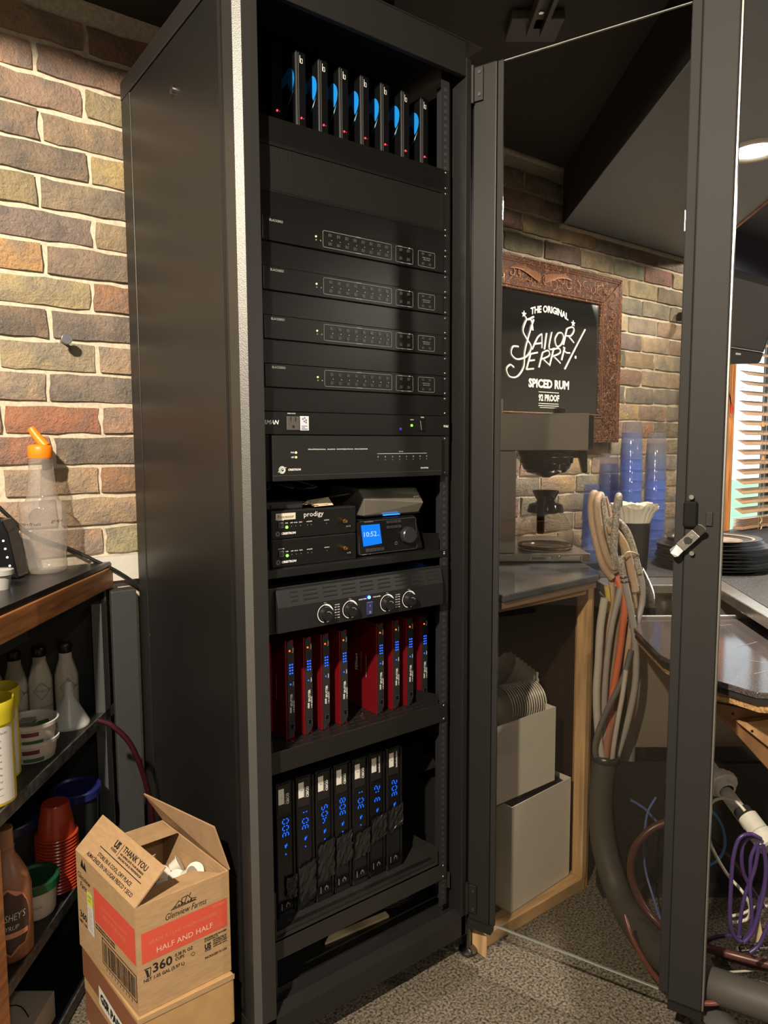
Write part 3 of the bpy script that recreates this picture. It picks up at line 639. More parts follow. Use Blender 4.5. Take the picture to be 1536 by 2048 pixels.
# middle shelf and what stands on it
ZS = 1.006
shelf('rack_shelf', 'thin rack shelf in the middle, carrying the two control processors and the radio', ZS, ZS-.016, ZS, .36, face_black)
def ctrl(z0, nm):
    t = thing('control_processor', nm, 'control processor', (.165, .05, z0), 'control processors')
    z1 = z0+.0555; y0 = .05
    build(MB().box(.0655, .2645, y0, y0+.18, z0, z1), 'case', mat('processor_case', (.007, .007, .007), .5), t, bev=.0012)
    fp = build(MB().box(.0665, .2635, y0-.002, y0-.0001, z0+.001, z1-.003), 'front_plate', mat('black_front_plate', (.0045, .0045, .0045), .33), t)
    g = build(MB().cyl((.2295, y0-.012, z0+.0265), (.2295, y0-.002, z0+.0265), .0045, 6).cyl((.2295, y0-.018, z0+.0265), (.2295, y0-.012, z0+.0265), .003, 10), 'antenna_socket', brass, t)
    build(MB().box(.0795, .0905, y0-.005, y0-.0021, z0+.0215, z0+.033), 'port', mat('port_grey', (.12, .12, .12), .4), t, bev=.001)
    build(MB().box(.0815, .0885, y0-.0056, y0-.0051, z0+.0235, z0+.031), 'port_hole', black_ink, t)
    build(MB().cyl((.0985, y0-.0035, z0+.0225), (.0985, y0-.002, z0+.0225), .003, 12), 'power_led', green_led, t)
    D = Deco((0, y0-.002, z0), XX, ZZ); m = MB()
    for s_, u, w in (('COMPUTER', .0785, .014), ('PWR', .0955, .006), ('NET', .107, .006), ('HW-R', .115, .008), ('USR-R', .126, .008), ('ACQUIRE', .1435, .013), ('ACTIVITY', .185, .013)): words(m, s_, D, u, .036 if s_ == 'COMPUTER' else .0298, .0018, w=w, bold=.03)
    words(m, 'CRESTRON', D, .086, .0085, .0040, w=.033, bold=.05, shear=.12); build(m, 'lettering', white_ink, fp)
    D.ring(.0785, .0103, .0042, .001); D.ring(.0785, .0103, .0026, .0008)
    for u in (.1085, .1185, .1295, .1455, .154, .1905): D.rect(u, .023, u+.0012, .0245)
    D.build('print_marks', grey_ink, fp)
    return t
c1 = ctrl(ZS+.0003, 'lower of the two black control processors, resting on the middle shelf')
c2 = ctrl(ZS+.0567, 'upper control processor, stacked on its twin, with a stuck-on name strip')
for t, s_, z in ((c1, 'MC2', ZS+.0003), (c2, 'PMC2', ZS+.0567)):
    D = Deco((0, .048, z), XX, ZZ); m = MB(); words(m, s_, D, .247-.002*len(s_), .0125, .0032, bold=.02); build(m, 'model_lettering', white_ink, t)
zc2 = ZS+.0567
D = Deco((0, .048, zc2), XX, ZZ); m = MB(); words(m, 'prodigy', D, .138, .0405, .0098, w=.046, bold=.0); build(m, 'logo_lettering', white_ink, c2)
ls = build(MB().box(.0745, .1185, .0471, .0479, zc2+.0375, zc2+.0505), 'name_strip', mat('cream_label', (.66, .60, .47), .6), c2)
D = Deco((0, .0471, zc2), XX, ZZ); m = MB(); words(m, 'Processor', D, .0785, .0408, .0062, w=.036); build(m, 'lettering', black_ink, ls)
# clutter on top of the upper processor: dark flat box, keys, folded paper
zt = zc2+.0556
ck_ = PY(560, 1008, .075)
fb = thing('flat_black_case', 'flat matte black case lying on the upper control processor', 'case', (.10, .1, zt))
build(MB().prism([(.067, .07, zt), (.145, .062, zt), (.150, .14, zt), (.070, .15, zt)], (0, 0, .016)), 'body', soft_black, fb, bev=.003)
build(MB().box(.075, .10, .0655, .0675, zt+.004, zt+.010), 'tab', black_ink, fb)
ky = thing('key_bunch', 'bunch of keys on a ring lying on the upper control processor', 'keys', (.165, .075, zt))
m = MB(); rc_ = (.160, .072, zt+.008); m.tube([(rc_[0]+.010*math.cos(q*.628), rc_[1]+.010*math.sin(q*.628), rc_[2]+.002*math.sin(q)) for q in range(11)], .0009, 6); build(m, 'key_ring', chrome, ky, smooth=60)
for i, (dx, dy, an, mm_) in enumerate(((.006, -.004, -.15, brass), (.005, .002, .3, chrome), (-.006, -.002, 2.8, brass), (.002, .006, .9, chrome))):
    m = MB(); o = Vector((rc_[0]+dx, rc_[1]+dy, zt+.0042+.0021*i)); dd = Vector((math.cos(an), math.sin(an), 0)); nn = Vector((-dd.y, dd.x, 0))
    m.prism([o+dd*a+nn*b for a, b in ((0, -.007), (.004, -.009), (.013, -.009), (.017, -.004), (.038, -.003), (.041, .0), (.036, .004), (.030, .002), (.026, .004), (.017, .004), (.013, .009), (.004, .009), (0, .007))], (0, 0, .0018)); build(m, 'key', mm_, ky)
pn = thing('folded_note', 'creased cream paper note sticking out beside the keys', 'note', (.205, .08, zt))
build(MB().add([(.168, .056, zt+.003), (.215, .058, zt+.004), (.226, .095, zt+.018), (.176, .10, zt+.013), (.192, .078, zt+.0135)], [(0, 1, 4), (1, 2, 4), (2, 3, 4), (3, 0, 4)]), 'sheet', mat('cream_paper', (.62, .55, .36), .7), pn)
# tilted silver modem
md = thing('silver_modem', 'wedge-shaped silver modem with a blue light bar, standing on the radio', 'modem', (.38, .12, 1.095))
m = MB(); A_ = [(.2985, .062, 1.098), (.455, .062, 1.098)]
m.add([(.302, .072, 1.0925), (.456, .072, 1.0925), (.457, .22, 1.0925), (.300, .22, 1.0925),
       (.294, .060, 1.130), (.461, .060, 1.115), (.459, .085, 1.148), (.295, .085, 1.152), (.457, .20, 1.150), (.300, .20, 1.156)],
      [(0, 3, 2, 1), (0, 1, 5, 4), (4, 5, 6, 7), (7, 6, 8, 9), (1, 2, 8, 6, 5), (0, 4, 7, 9, 3), (3, 9, 8, 2)])
build(m, 'shell', mat('champagne_silver', (.36, .335, .29), .32, .65), md, bev=.0015)
build(MB().box(.300, .458, .070, .22, 1.0905, 1.0926), 'bottom_plate', gloss_black, md)
build(MB().box(.352, .398, .0675, .0705, 1.0905, 1.0928), 'light_bar', glow('blue_light_bar', (.02, .30, 1), 2), md)
D = Deco((.43, .0600, 1.128), XX, ZZ, .0012); m = MB(); words(m, 'arris', D, 0, 0, .004, w=.016); build(m, 'lettering', grey_ink, md)
# desktop radio, leaning back
rd = thing('desktop_radio', 'black tabletop radio with a bright blue clock screen and a big dial', 'radio', (.37, .07, ZS))
rb = [(.274, .058, ZS+.0005), (.462, .058, ZS+.0005), (.462, .11, ZS+.0005), (.274, .11, ZS+.0005), (.276, .064, ZS+.080), (.440, .064, ZS+.082), (.440, .11, ZS+.082), (.276, .11, ZS+.080)]
build(MB().hexa(rb), 'body', gloss_black, rd, bev=.006)
fx = XX; fy = (Vector((.276, .064, ZS+.08))-Vector((.274, .058, ZS))).normalized(); D = Deco((.274, .058, ZS), XX, Vector((0, .075, 1)), .0006)
D.frame(.006, .005, .166, .076, .0006, .004); D.build('bezel_line', dim_ink, rd)
D = Deco((.274, .058, ZS), XX, Vector((0, .075, 1)), .001); D.poly([(.017, .022), (.067, .025), (.063, .068), (.013, .068)]); D.build('screen', glow('blue_screen', (.008, .20, .9), 1.15), rd)
m = MB(); D.off = .0015; words(m, '10:52', D, .0195, .0425, .0105, w=.034, bold=.01); words(m, 'AM', D, .0555, .0425, .0022, w=.004, bold=.02); build(m, 'clock_digits', glow('pale_blue_digits', (.45, .75, 1), 1.0), rd)
kc = D.p(.1395, .037); D.off = .0006
build(MB().lathe(kc+Vector((0, .002, 0)), [(.0195, 0), (.0190, .010), (.0165, .0125), (0, .0125)], 32, (0, -1, .06)), 'dial', mat('dial_black', (.022, .024, .030), .3), rd, smooth=40)
for i in range(4):
    for j in range(2): m = MB(); m.obox(D.p(.082+i*.0105, .0675-j*.0115), XX*.0085, D.y*.006, D.n*.002); build(m, 'button', mat('radio_button', (.03, .03, .035), .4), rd)
for i in range(5): m = MB(); m.obox(D.p(.022+i*.0102, .0095), XX*.0088, D.y*.007, D.n*.0022); build(m, 'button', mat('radio_button', (.03, .03, .035), .4), rd)
D.off = .001; m = MB()
for i in range(4): words(m, ('PWR', 'MODE', 'MENU', 'INFO')[i], D, .0835+i*.0105, .0695, .0016, w=.005)
words(m, 'GRACE DIGITAL', D, .022, .0735, .0022, w=.024); build(m, 'lettering', grey_ink, rd)
D.ring(.106, .022, .0032, .0006); D.ring(.165, .034, .0028, .0006); D.rect(.012, .0042, .024, .005); D.rect(.032, .0042, .036, .005); D.build('print_marks', grey_ink, rd)
# small black box by the rail
sb = thing('small_black_box', 'small black box with a square outlined mark, right of the radio', 'box', (.49, .16, ZS))
sc_ = PY(855, 1081, .14)
build(MB().box(.458, .528, .14, .23, ZS+.0005, sc_.z+.022), 'case', soft_black, sb, bev=.002)
D = Deco((sc_.x-.007, .14, sc_.z-.009), XX, ZZ); D.frame(0, 0, .013, .017, .0009, .002); D.rect(.004, .008, .009, .0105); D.build('square_mark', grey_ink, sb)
bl = PY(879, 1079, .045)
build(MB().box(.5155, .519, .136, .1399, sc_.z-.004, sc_.z+.008), 'blue_indicator', glow('blue_led_soft', (.02, .25, 1), 3), sb)

# cables lying under the middle shelf and behind
cbm = mat('brown_cable', (.10, .075, .05), .5)
lc = thing('cable_loop', 'tangle of thin brown cables sagging under the middle shelf', 'cables', (.25, .14, .975))
for i in range(7):
    pts = []
    y = .10+.018*i
    for j in range(9): u = j/8; pts.append((.10+.20*u+.006*math.sin(3*i), y+.02*math.sin(u*5+i), ZS-.006-.020*math.sin(PI*min(1, u*1.1))*(.6+.1*(i % 4))+.003*math.sin(u*9+i*2)))
    build(MB().tube(pts, .0019, 6), 'cable', cbm, lc, smooth=60)
gc = thing('cable_bundle', 'grey and white cables hanging loose behind the audio processor', 'cables', (.15, .2, 1.15))
for i in range(6):
    p = [(.10+.028*i, .27, 1.172), (.115+.02*i, .22, 1.16-.004*(i % 3)), (.10+.03*i, .18, 1.150+.003*(i % 2)), (.145+.014*i, .24, 1.170)]
    build(MB().tube(p, .0022, 6), 'cable', mat('grey_cable', (.25, .26, .3), .4) if i % 2 else soft_black, gc, smooth=60)
bc = thing('black_power_cord', 'black cord running from the keys to the silver modem', 'cord', (.25, .10, 1.12))
build(MB().tube([(.14, .11, 1.125), (.19, .10, 1.128), (.24, .10, 1.136), (.2935, .10, 1.141)], .0022, 6), 'cord', soft_black, bc, smooth=60)

# power amplifier
am = thing('power_amplifier', 'black two-unit power amplifier with four white-ringed dials and a blue light', 'amplifier', (.266, RY, .884))
az0, az1 = .884, .9715; am_m = mat('amplifier_black', (.010, .0102, .011), .42, bump=.03, scale=800)
build(MB().box(.0247, .5073, RY-.003, RY, az0-.003, az1), 'ear_plate', am_m, am, bev=.001)
body = build(MB().add([(.058, RY-.016, az0), (.481, RY-.016, az0), (.481, .36, az0), (.058, .36, az0), (.058, RY-.016, .934), (.481, RY-.016, .934), (.481, RY-.008, az1-.004), (.058, RY-.008, az1-.004), (.481, .36, az1-.002), (.058, .36, az1-.002)],
    [(0, 1, 5, 4), (4, 5, 6, 7), (7, 6, 8, 9), (0, 3, 2, 1), (1, 2, 8, 6, 5), (0, 4, 7, 9, 3), (3, 9, 8, 2)]), 'case', am_m, am, bev=.0012)
sl = mat('vent_slot_dark', (.002, .002, .002), .8)
for g in range(9):
    for r_ in range(3):
        if r_ == 2 and g not in (0, 1, 2, 6, 7, 8): pass
        x = .072+g*.0455; z = .941+r_*.0085; y = RY-.016+(z-.934)*.24
        w = .032 if g else .016
        build(MB().obox((x+(0 if g else .016), y-.0006, z), (w, 0, 0), (0, .0009, .0038), (0, -.0006, .0)), 'vent_slot', sl, body)
        build(MB().obox((x+(0 if g else .016), y-.0012, z-.0008), (w, 0, 0), (0, .0002, .0008), (0, .0004, 0)), 'slot_edge', mat('slot_edge_light', (.05, .05, .055), .3), body)
for sgn, xo in ((1, .078), (-1, .463)):
    for r_ in range(5):
        for c_ in range(2):
            x = xo+sgn*(c_*.030+(.006 if r_ % 2 else 0)); z = .922-r_*.0075+(.0)
            xa, xb = sorted((x, x+sgn*(.022-.003*(r_ % 2))))
            build(MB().box(xa, xb, RY-.0164, RY-.0161, z, z+.0022), 'vent_slot', sl, body)
D = Deco((0, RY-.016, az0), XX, ZZ)
for i, (x, z) in enumerate(((.164, .909), (.224, .909), (.320, .909), (.380, .909))):
    D2 = Deco((x, RY-.0162, z), XX, ZZ)
    D2.ring(0, 0, .0178, .0030, -78, 88, 24); D2.ring(0, 0, .0178, .0014, 88, 258, 24); D2.build('dial_ring', mat('bright_white_print', (.9, .9, .92), .5), body)
    kn = build(MB().lathe((x, RY-.0165, z), [(.0145, 0), (.0140, .010), (.0125, .013), (0, .013)], 28, (0, -1, 0)), 'dial', mat('dial_gloss', (.012, .012, .013), .25), am, smooth=40)
    D3 = Deco((x, RY-.0295, z), XX, ZZ); D3.ring(-.001, -.002, .008, .0012, 20, 110, 10); D3.build('dial_mark', grey_ink, kn)
m = MB(); D.off = .0005
for x, s_ in ((.164, 'CH 1'), (.224, 'CH 2'), (.320, 'CH 3'), (.380, 'CH 4')): words(m, s_, D, x, .0455, .0022, w=.006, align='c')
words(m, 'SOUND TOWN', D, .246, .0405, .0026, w=.020, bold=.03, shear=.2); words(m, 'POWER AMPLIFIER', D, .283, .0415, .0022, w=.020, bold=.03)
for x in (.187, .343): words(m, 'CHANNEL', D, x, .0385, .0019, w=.012, bold=.02)
build(m, 'lettering', white_ink, body)
for x in (.187, .343):
    for r_ in range(5):
        for c_ in range(2): D.disc(x+.001+c_*.009, .0345-r_*.0055, .0012, 8)
        D.rect(x+.0025, .0342-r_*.0055, x+.0085, .0348-r_*.0055)
D.build('indicator_dots', white_ink, body)
build(MB().lathe((.2725, RY-.016, .9275), [(.0035, 0), (.003, .0025), (0, .0035)], 14, (0, -1, 0)), 'power_light', glow('bright_blue_led', (.02, .10, 1), 30), am, smooth=60)
rs = build(MB().box(.2650, .2815, RY-.0185, RY-.0161, .890, .918), 'rocker_switch', mat('blue_lit_switch', (.03, .035, .12), .3), am, bev=.001)
D = Deco((.2650, RY-.0185, .890), XX, ZZ); D.ring(.0085, .006, .002, .0006); D.rect(.008, .018, .0086, .022); D.build('switch_marks', white_ink, rs)
screws(am, .4977, (az1-.008, az0+.006), m=black_paint)

# perforated shelf with the red splitters
shelf('rack_shelf', 'perforated rack shelf under the amplifier, carrying the red video splitters', .627, zk(25), zk(24)-.0, .28, mat('shelf_dark', (.010, .0095, .0095), .38), holes=True)
sd_red = mat('anodised_red', (.27, .010, .018), .35, .55); blk = mat('splitter_face', (.018, .019, .019), .42)
def splitter():
    t = thing('video_splitter', 'x', 'video splitter', (.12, .10, .6275), 'red video splitters')
    x0, x1, y0, y1, z0, z1 = .120, .1405, .10, .215, .6275, .841
    c = .016
    build(MB().prism([(x0, y0-.001, z0), (x0, y1, z0), (x0, y1, z1), (x0, y0-.001, z1), ], (.0035, 0, 0)), 'side_cover', sd_red, t, bev=.0006)
    build(MB().prism([(x0+.0036, y0+.001, z0+.001), (x0+.0036, y1, z0+.001), (x0+.0036, y1, z1-.001), (x0+.0036, y0+.001, z1-.001)], (x1-x0-.0036, 0, 0)), 'body', sd_red, t)
    fc = MB(); yf = y0-.003
    prof = [(x0+.0037, z0+.002), (x0+.008, z0+.0005), (x1, z0+c), (x1, z1-c), (x0+.012, z1-.001), (x0+.0037, z1-.003)]
    fc.prism([(a, yf, b) for a, b in prof], (0, .0039, 0)); f = build(fc, 'front_face', blk, t, bev=.0005)
    xc = x0+.0125
    build(MB().cyl((xc-.003, yf-.001, z1-.022), (xc-.003, yf, z1-.022), .0019, 10), 'power_led', orange_led, t)
    for i in range(4):
        for j in range(2): build(MB().cyl((xc-.0028+j*.0055, yf-.0008, z1-.052-i*.0062), (xc-.0028+j*.0055, yf, z1-.052-i*.0062), .0017, 8), 'output_led', blue_led, t)
    build(MB().cyl((xc-.002, yf-.0008, z1-.094), (xc-.002, yf, z1-.094), .0017, 8), 'input_led', blue_led, t)
    D = Deco((xc, yf, z0), ZZ, (-1, 0, 0)); m = MB()
    words(m, 'Power', D, z1-z0-.027, -.0058, .0030, w=.011, bold=.03); words(m, 'Input', D, z1-z0-.098, -.0055, .0026, w=.009, bold=.03)
    words(m, 'HDMI', D, .058, .0006, .0040, w=.012, shear=.15, bold=.05); words(m, 'SPLITTER', D, .072, -.0022, .0052, w=.027, bold=.03); words(m, '1×8 Splitter', D, .058, -.0062, .0026, w=.026, bold=.03)
    build(m, 'lettering', white_ink, f)
    b = build(MB().box(xc-.0045, xc+.0045, yf-.001, yf, z0+.022, z0+.034), 'push_button', gloss_black, t); 
    D = Deco((xc, yf-.001, z0+.028), XX, ZZ); D.frame(-.0042, -.0055, .0042, .0055, .0005); D.build('button_outline', dim_ink, b)
    D = Deco((x0, y1, z0), (0, -1, 0), ZZ); DD = Deco((x0, y1-.045, z0), ZZ, (0, 1, 0)); m = MB(); words(m, 'TESmart', DD, .085, .004, .0095, w=.042, bold=.04, shear=.1); build(m, 'side_lettering', white_ink, t)
    D = Deco((x0, y0, z0), ZZ, (0, 1, 0)); D.rect(.078, .0385, .132, .0395); D.rect(.080, .0585, .134, .0592); D.build('side_lines', white_ink, t)
    return t
xs2 = (.121, .1645, .208, .2555, .356, .402, .4435, .4875)
o0 = splitter()
nn_ = ('leftmost red video splitter on the perforated shelf', 'second red video splitter from the left on the perforated shelf', 'third red video splitter from the left on the perforated shelf', 'fourth red splitter from the left, just left of the gap in the row', 'fifth red splitter from the left, just right of the gap, its whole side showing', 'third red video splitter from the right on the perforated shelf', 'second red video splitter from the right on the perforated shelf', 'rightmost red video splitter on the perforated shelf')
for i, x in enumerate(xs2):
    o = o0 if i == 0 else copy_tree(o0); o.location.x = x-.003; o['label'] = nn_[i]
nut = thing('shiny_connector', 'tiny shiny metal connector lying on the shelf beside the fifth splitter', 'connector', (.322, .115, .628))
build(MB().lathe((.322, .115, .6275), [(.005, 0), (.005, .004), (.003, .006), (.003, .009), (0, .009)], 8), 'nut', chrome, nut, smooth=30)
c5 = thing('thin_red_cable', 'dark cables dangling behind the red splitters', 'cable', (.30, .22, .64))
build(MB().tube([(.29, .24, .72), (.31, .23, .69), (.30, .22, .655), (.33, .21, .634)], .0025, 6), 'cable', soft_black, c5, smooth=60)

# cable boxes on the lowest shelf
ZL = .2525
shelf('rack_shelf', 'lowest rack shelf, carrying the seven numbered cable boxes', ZL-.0005, .2075, .247, .36, mat('shelf_grey', (.017, .0165, .0155), .42))
l2 = thing('shelf_bracket_bar', 'dark bar across the rack just above the lowest shelf lip', 'bar', (.26, RY+.01, .266))
build(MB().box(.0247, .5073, RY+.004, RY+.006, .251, .290).box(.0247, .5073, RY+.006, RY+.03, .286, .288), 'bar', face_black, l2, bev=.0006) if False else None
build(MB().box(.03, .505, RY+.008, RY+.0095, .2535, .262), 'bar', mat('shelf_grey', (.017, .0165, .0155), .42), l2)
build(MB().box(.03, .505, RY+.0096, RY+.03, .2535, .2545), 'flange', face_black, l2)
SEG = {'0': 'abcdef', '1': 'bc', '2': 'abged', '3': 'abgcd', '4': 'fgbc', '5': 'afgcd', '8': 'abcdefg'}
def seg_digits(D, s, u, v, w, h, g):
    for ch in s:
        a = {'a': ((0, h), (w, h)), 'b': ((w, h), (w, h/2)), 'c': ((w, h/2), (w, 0)), 'd': ((0, 0), (w, 0)), 'e': ((0, 0), (0, h/2)), 'f': ((0, h/2), (0, h)), 'g': ((0, h/2), (w, h/2))}
        for k in SEG[ch]:
            (x0, y0), (x1, y1) = a[k]; L = math.hypot(x1-x0, y1-y0); e = g*.75/L
            D.line([(u+x0+(x1-x0)*e, v+y0+(y1-y0)*e), (u+x1-(x1-x0)*e, v+y1-(y1-y0)*e)], g)
        u += w*1.55
cx_m = mat('gloss_black_cable_box', (.006, .006, .007), .13); cx_f = mat('cable_box_flap', (.016, .014, .013), .22); tape = mat('crinkled_black_tape', (.012, .012, .0125), .22, bump=1, scale=70)
seg_m = glow('blue_digits', (.008, .13, 1), 1.7)
nums = (('300', 0, 'CISCO'), ('301', 0, 'CISCO'), ('405', 0, 'CISCO'), ('308', 0, 'CISCO'), ('301', 0, 'CISCO'), ('312', 0, 'technicolor'), ('302', 0, 'technicolor'))
ordw = ('first', 'second', 'third', 'fourth', 'fifth', 'sixth', 'seventh')
rt = random.Random(5)
zd = (.430, .440, .452, .448, .450, .468, .475); zl = (.500, .510, .512, .505, .505, .512, .513)
for i in range(7):
    x0 = .0785+i*.0478; w = .0455; y0 = .080+.002*math.sin(i*3); z0 = ZL; z1 = .549
    t = thing('cable_box', 'upright glossy black cable box %d from the left showing blue digits %s' % (i+1, nums[i][0]), 'cable box', (x0+w/2, y0, z0), 'numbered cable boxes')
    t['label'] = '%s cable box from the left, glossy black, numbered %d and showing %s in blue' % (ordw[i], i+1, nums[i][0])
    build(MB().prism([(x0, y0+.004, z0), (x0+.003, y0, z0), (x0+w-.003, y0, z0), (x0+w, y0+.004, z0), (x0+w, y0+.22, z0), (x0, y0+.22, z0)], (0, 0, z1-z0)), 'case', cx_m, t, bev=.0015)
    build(MB().box(x0+.005, x0+w-.011, y0-.0022, y0-.0001, z1-.066, z1-.004), 'flap', cx_f, t, bev=.001)
    build(MB().box(x0+.004, x0+w-.0085, y0-.0010, y0-.0001, z0+.006, z1-.076), 'front_window', cx_m, t, bev=.0005)
    build(MB().box(x0+w-.0065, x0+w-.0015, y0-.0035, y0-.0001, z0+.008, z1-.002), 'edge_bar', cx_m, t, bev=.0012)
    lb = build(MB().box(x0+.006, x0+.019, y0-.0028, y0-.0023, z1-.045, z1-.012), 'number_label', paper, t)
    D = Deco((x0+.0160, y0-.0028, z1-.031), ZZ, (-1, 0, 0)); m = MB(); words(m, str(i+1), D, 0, .0, .0055); build(m, 'lettering', mat('faded_blue_ink', (.08, .10, .2), .6), lb)
    D = Deco((x0+.0285, y0-.0022, z1-.052), ZZ, (-1, 0, 0)); m = MB()
    if i < 5:
        words(m, 'CISCO', D, .004, -.002, .0055, w=.024, bold=.04)
        if 0 < i < 5: pass
        for q in range(9): D.rect(.005+q*.0027, .0055, .006+q*.0027, .0055+(.003, .005, .0075, .005, .003, .005, .0075, .005, .003)[q])
        D.build('bar_mark', grey_ink, t)
    else: words(m, 'technicolor', D, .002, -.001, .0050, w=.040, bold=.03)
    build(m, 'lettering', white_ink, t)
    D = Deco((x0+.029, y0-.001, z1-.123), ZZ, (-1, 0, 0)); seg_digits(D, nums[i][0], .004, .0, .0095, .0135, .0021); D.build('channel_digits', seg_m, t)
    D = Deco((x0+.022, y0-.001, z1), XX, ZZ); D.rect(-.002, -.143, .0012, -.136); D.rect(.0022, -.140, .0035, -.134); D.disc(0, -.157, .0018, 8); D.build('status_lights', seg_m, t)
    D = Deco((x0+.024, y0-.0011, z0), XX, ZZ); D.ring(.001, .026, .0042, .0009, -50, 230, 14); D.rect(.0005, .027, .0015, .033); D.build('power_symbol', grey_ink, t)
    D = Deco((x0+.010, y0-.0011, z0), XX, ZZ); D.rect(0, .018, .0012, .033); D.build('thin_mark', grey_ink, t)
    # crinkled tape over the lower part
    zt0 = z0+(.040, .012, .045, .060, .062, .085, .095)[i]+.0; hh = (.05, .085, .085, .07, .06, .055, .055)[i]
    nx, nz = 7, 8; vs = []; fs = []
    xa = x0+(.020 if i == 0 else .003); xb = x0+w-(.001 if i else .0)
    for j in range(nz+1):
        for k in range(nx+1): vs.append((xa+(xb-xa)*k/nx+rt.uniform(-.0015, .0015), y0-.0042-rt.uniform(0, .0035), zt0+hh*j/nz+.010*(k/nx)*(i > 0)+rt.uniform(-.003, .003)))
    for j in range(nz):
        for k in range(nx): q = j*(nx+1)+k; fs.append((q, q+1, q+nx+2, q+nx+1))
    build(MB().add(vs, fs), 'tape_patch', tape, t)
# coiled cables on the cabinet base
cc = thing('cable_coil', 'coil of thick black cable lying on the cabinet base by the right rail', 'cable coil', (.47, .17, .105))
for i in range(6):
    r_ = .075+.006*i; pts = [(.455+r_*1.05*math.cos(q/12*2*PI), .19+r_*.9*math.sin(q/12*2*PI), .112+.010*i+.002*math.sin(q+i)) for q in range(13)]
    build(MB().tube(pts, .0042, 8), 'cable_turn', mat('coil_black', (.014, .014, .015), .28), cc, smooth=60)
ws = thing('pale_wood_strip', 'pale wood strip lying flat on the floor of the cabinet', 'wood strip', (.40, .18, .105))
q = [PZ(650, 1885, .112), PZ(659, 1868, .112), PZ(771, 1822, .112), PZ(778, 1830, .112)]
build(MB().prism([(p.x, p.y, .1055) for p in q], (0, 0, .006)), 'strip', mat('pale_wood', (.62, .48, .30), .6, bump=.1, scale=8, var=.2), ws)
pp_ = thing('dark_power_brick', 'dark power brick standing behind the cable boxes on the lowest shelf', 'power brick', (.47, .25, ZL))
build(MB().prism([(.435, .22, ZL), (.482, .20, ZL), (.483, .32, ZL), (.436, .33, ZL)], (0, 0, .085)), 'case', soft_black, pp_, bev=.006)
# ------------------------------------------------------------------ left counter and shelves
SC = -.445
def PS(x, y): return _on(x, y, (.8, -.6, 0), SC)
CT = .957
lam = mat('black_laminate', (.015, .015, .016), .28, bump=.02, scale=200)
wy = YW-.02
def t_wall(s): return (wy+.6*s)/.8     # t where the line s meets the wall
ct = thing('back_counter', 'black laminate countertop with a wide stained wooden front edge, left of the cabinet', 'counter', ST(SC-.3, .1, .93))
te = t_wall(SC)
build(MB().prism([ST(SC-.002, -.60, CT-.012), ST(SC-.002, te, CT-.012), ST(SC-.75, t_wall(SC-.75), CT-.012), ST(SC-.75, -.6, CT-.012)], (0, 0, .012)), 'countertop', lam, ct, bev=.001)
build(MB().prism([ST(SC, -.60, CT-.066), ST(SC, te+.01, CT-.066), ST(SC-.022, te+.01, CT-.066), ST(SC-.022, -.6, CT-.066)], (0, 0, .052)), 'wooden_edge', oak, ct, bev=.003)
build(MB().prism([ST(SC-.022, -.60, .862), ST(SC-.022, te, .862), ST(SC-.04, te, .862), ST(SC-.04, -.6, .862)], (0, 0, .028)), 'apron', black_paint, ct)
su = thing('shelf_unit', 'black open shelf unit under the left counter with a wooden stile', 'shelving', ST(SC-.2, .2, 0))
blk_sh = mat('black_shelf_paint', (.013, .013, .014), .4)
S2, S3 = .594, .270
for z, n in ((S2, 'shelf'), (S3, 'shelf'), (.03, 'shelf')):
    e = .47 if z > .3 else (.36 if z > .1 else .36)
    e = te-.02
    sh = build(MB().prism([ST(SC-.004, -.55, z-.02), ST(SC-.004, e, z-.02), ST(SC-.55, t_wall(SC-.55), z-.02), ST(SC-.55, -.55, z-.02)], (0, 0, .02)), n, blk_sh, su)
    build(MB().prism([ST(SC, -.55, z-.024), ST(SC, e, z-.024), ST(SC-.0038, e, z-.024), ST(SC-.0038, -.55, z-.024)], (0, 0, .0255)), 'front_edge', mat('worn_dark_edge', (.05, .05, .05), .45, bump=.2, scale=60, var=.5), sh)
build(MB().prism([ST(SC-.0, te-.075, .26), ST(SC, te-.045, .26), ST(SC-.022, te-.05, .26), ST(SC-.022, te-.08, .26)], (0, 0, .605)), 'end_post', mat('grey_end_panel', (.06, .063, .063), .4), su)
q = _on(9, 1900, (.8, -.6, 0), SC)
tq = .6*q.x+.8*q.y
build(MB().prism([ST(SC+.004, tq, 0), ST(SC+.004, tq-.06, 0), ST(SC-.01, tq-.06, 0), ST(SC-.01, tq, 0)], (0, 0, .535)), 'stile', oak, su, bev=.002)
build(MB().prism([ST(SC-.56, -.6, 0), ST(SC-.56, t_wall(SC-.56), 0), ST(SC-.58, t_wall(SC-.58), 0), ST(SC-.58, -.6, 0)], (0, 0, .92)), 'back_panel', black_paint, su)

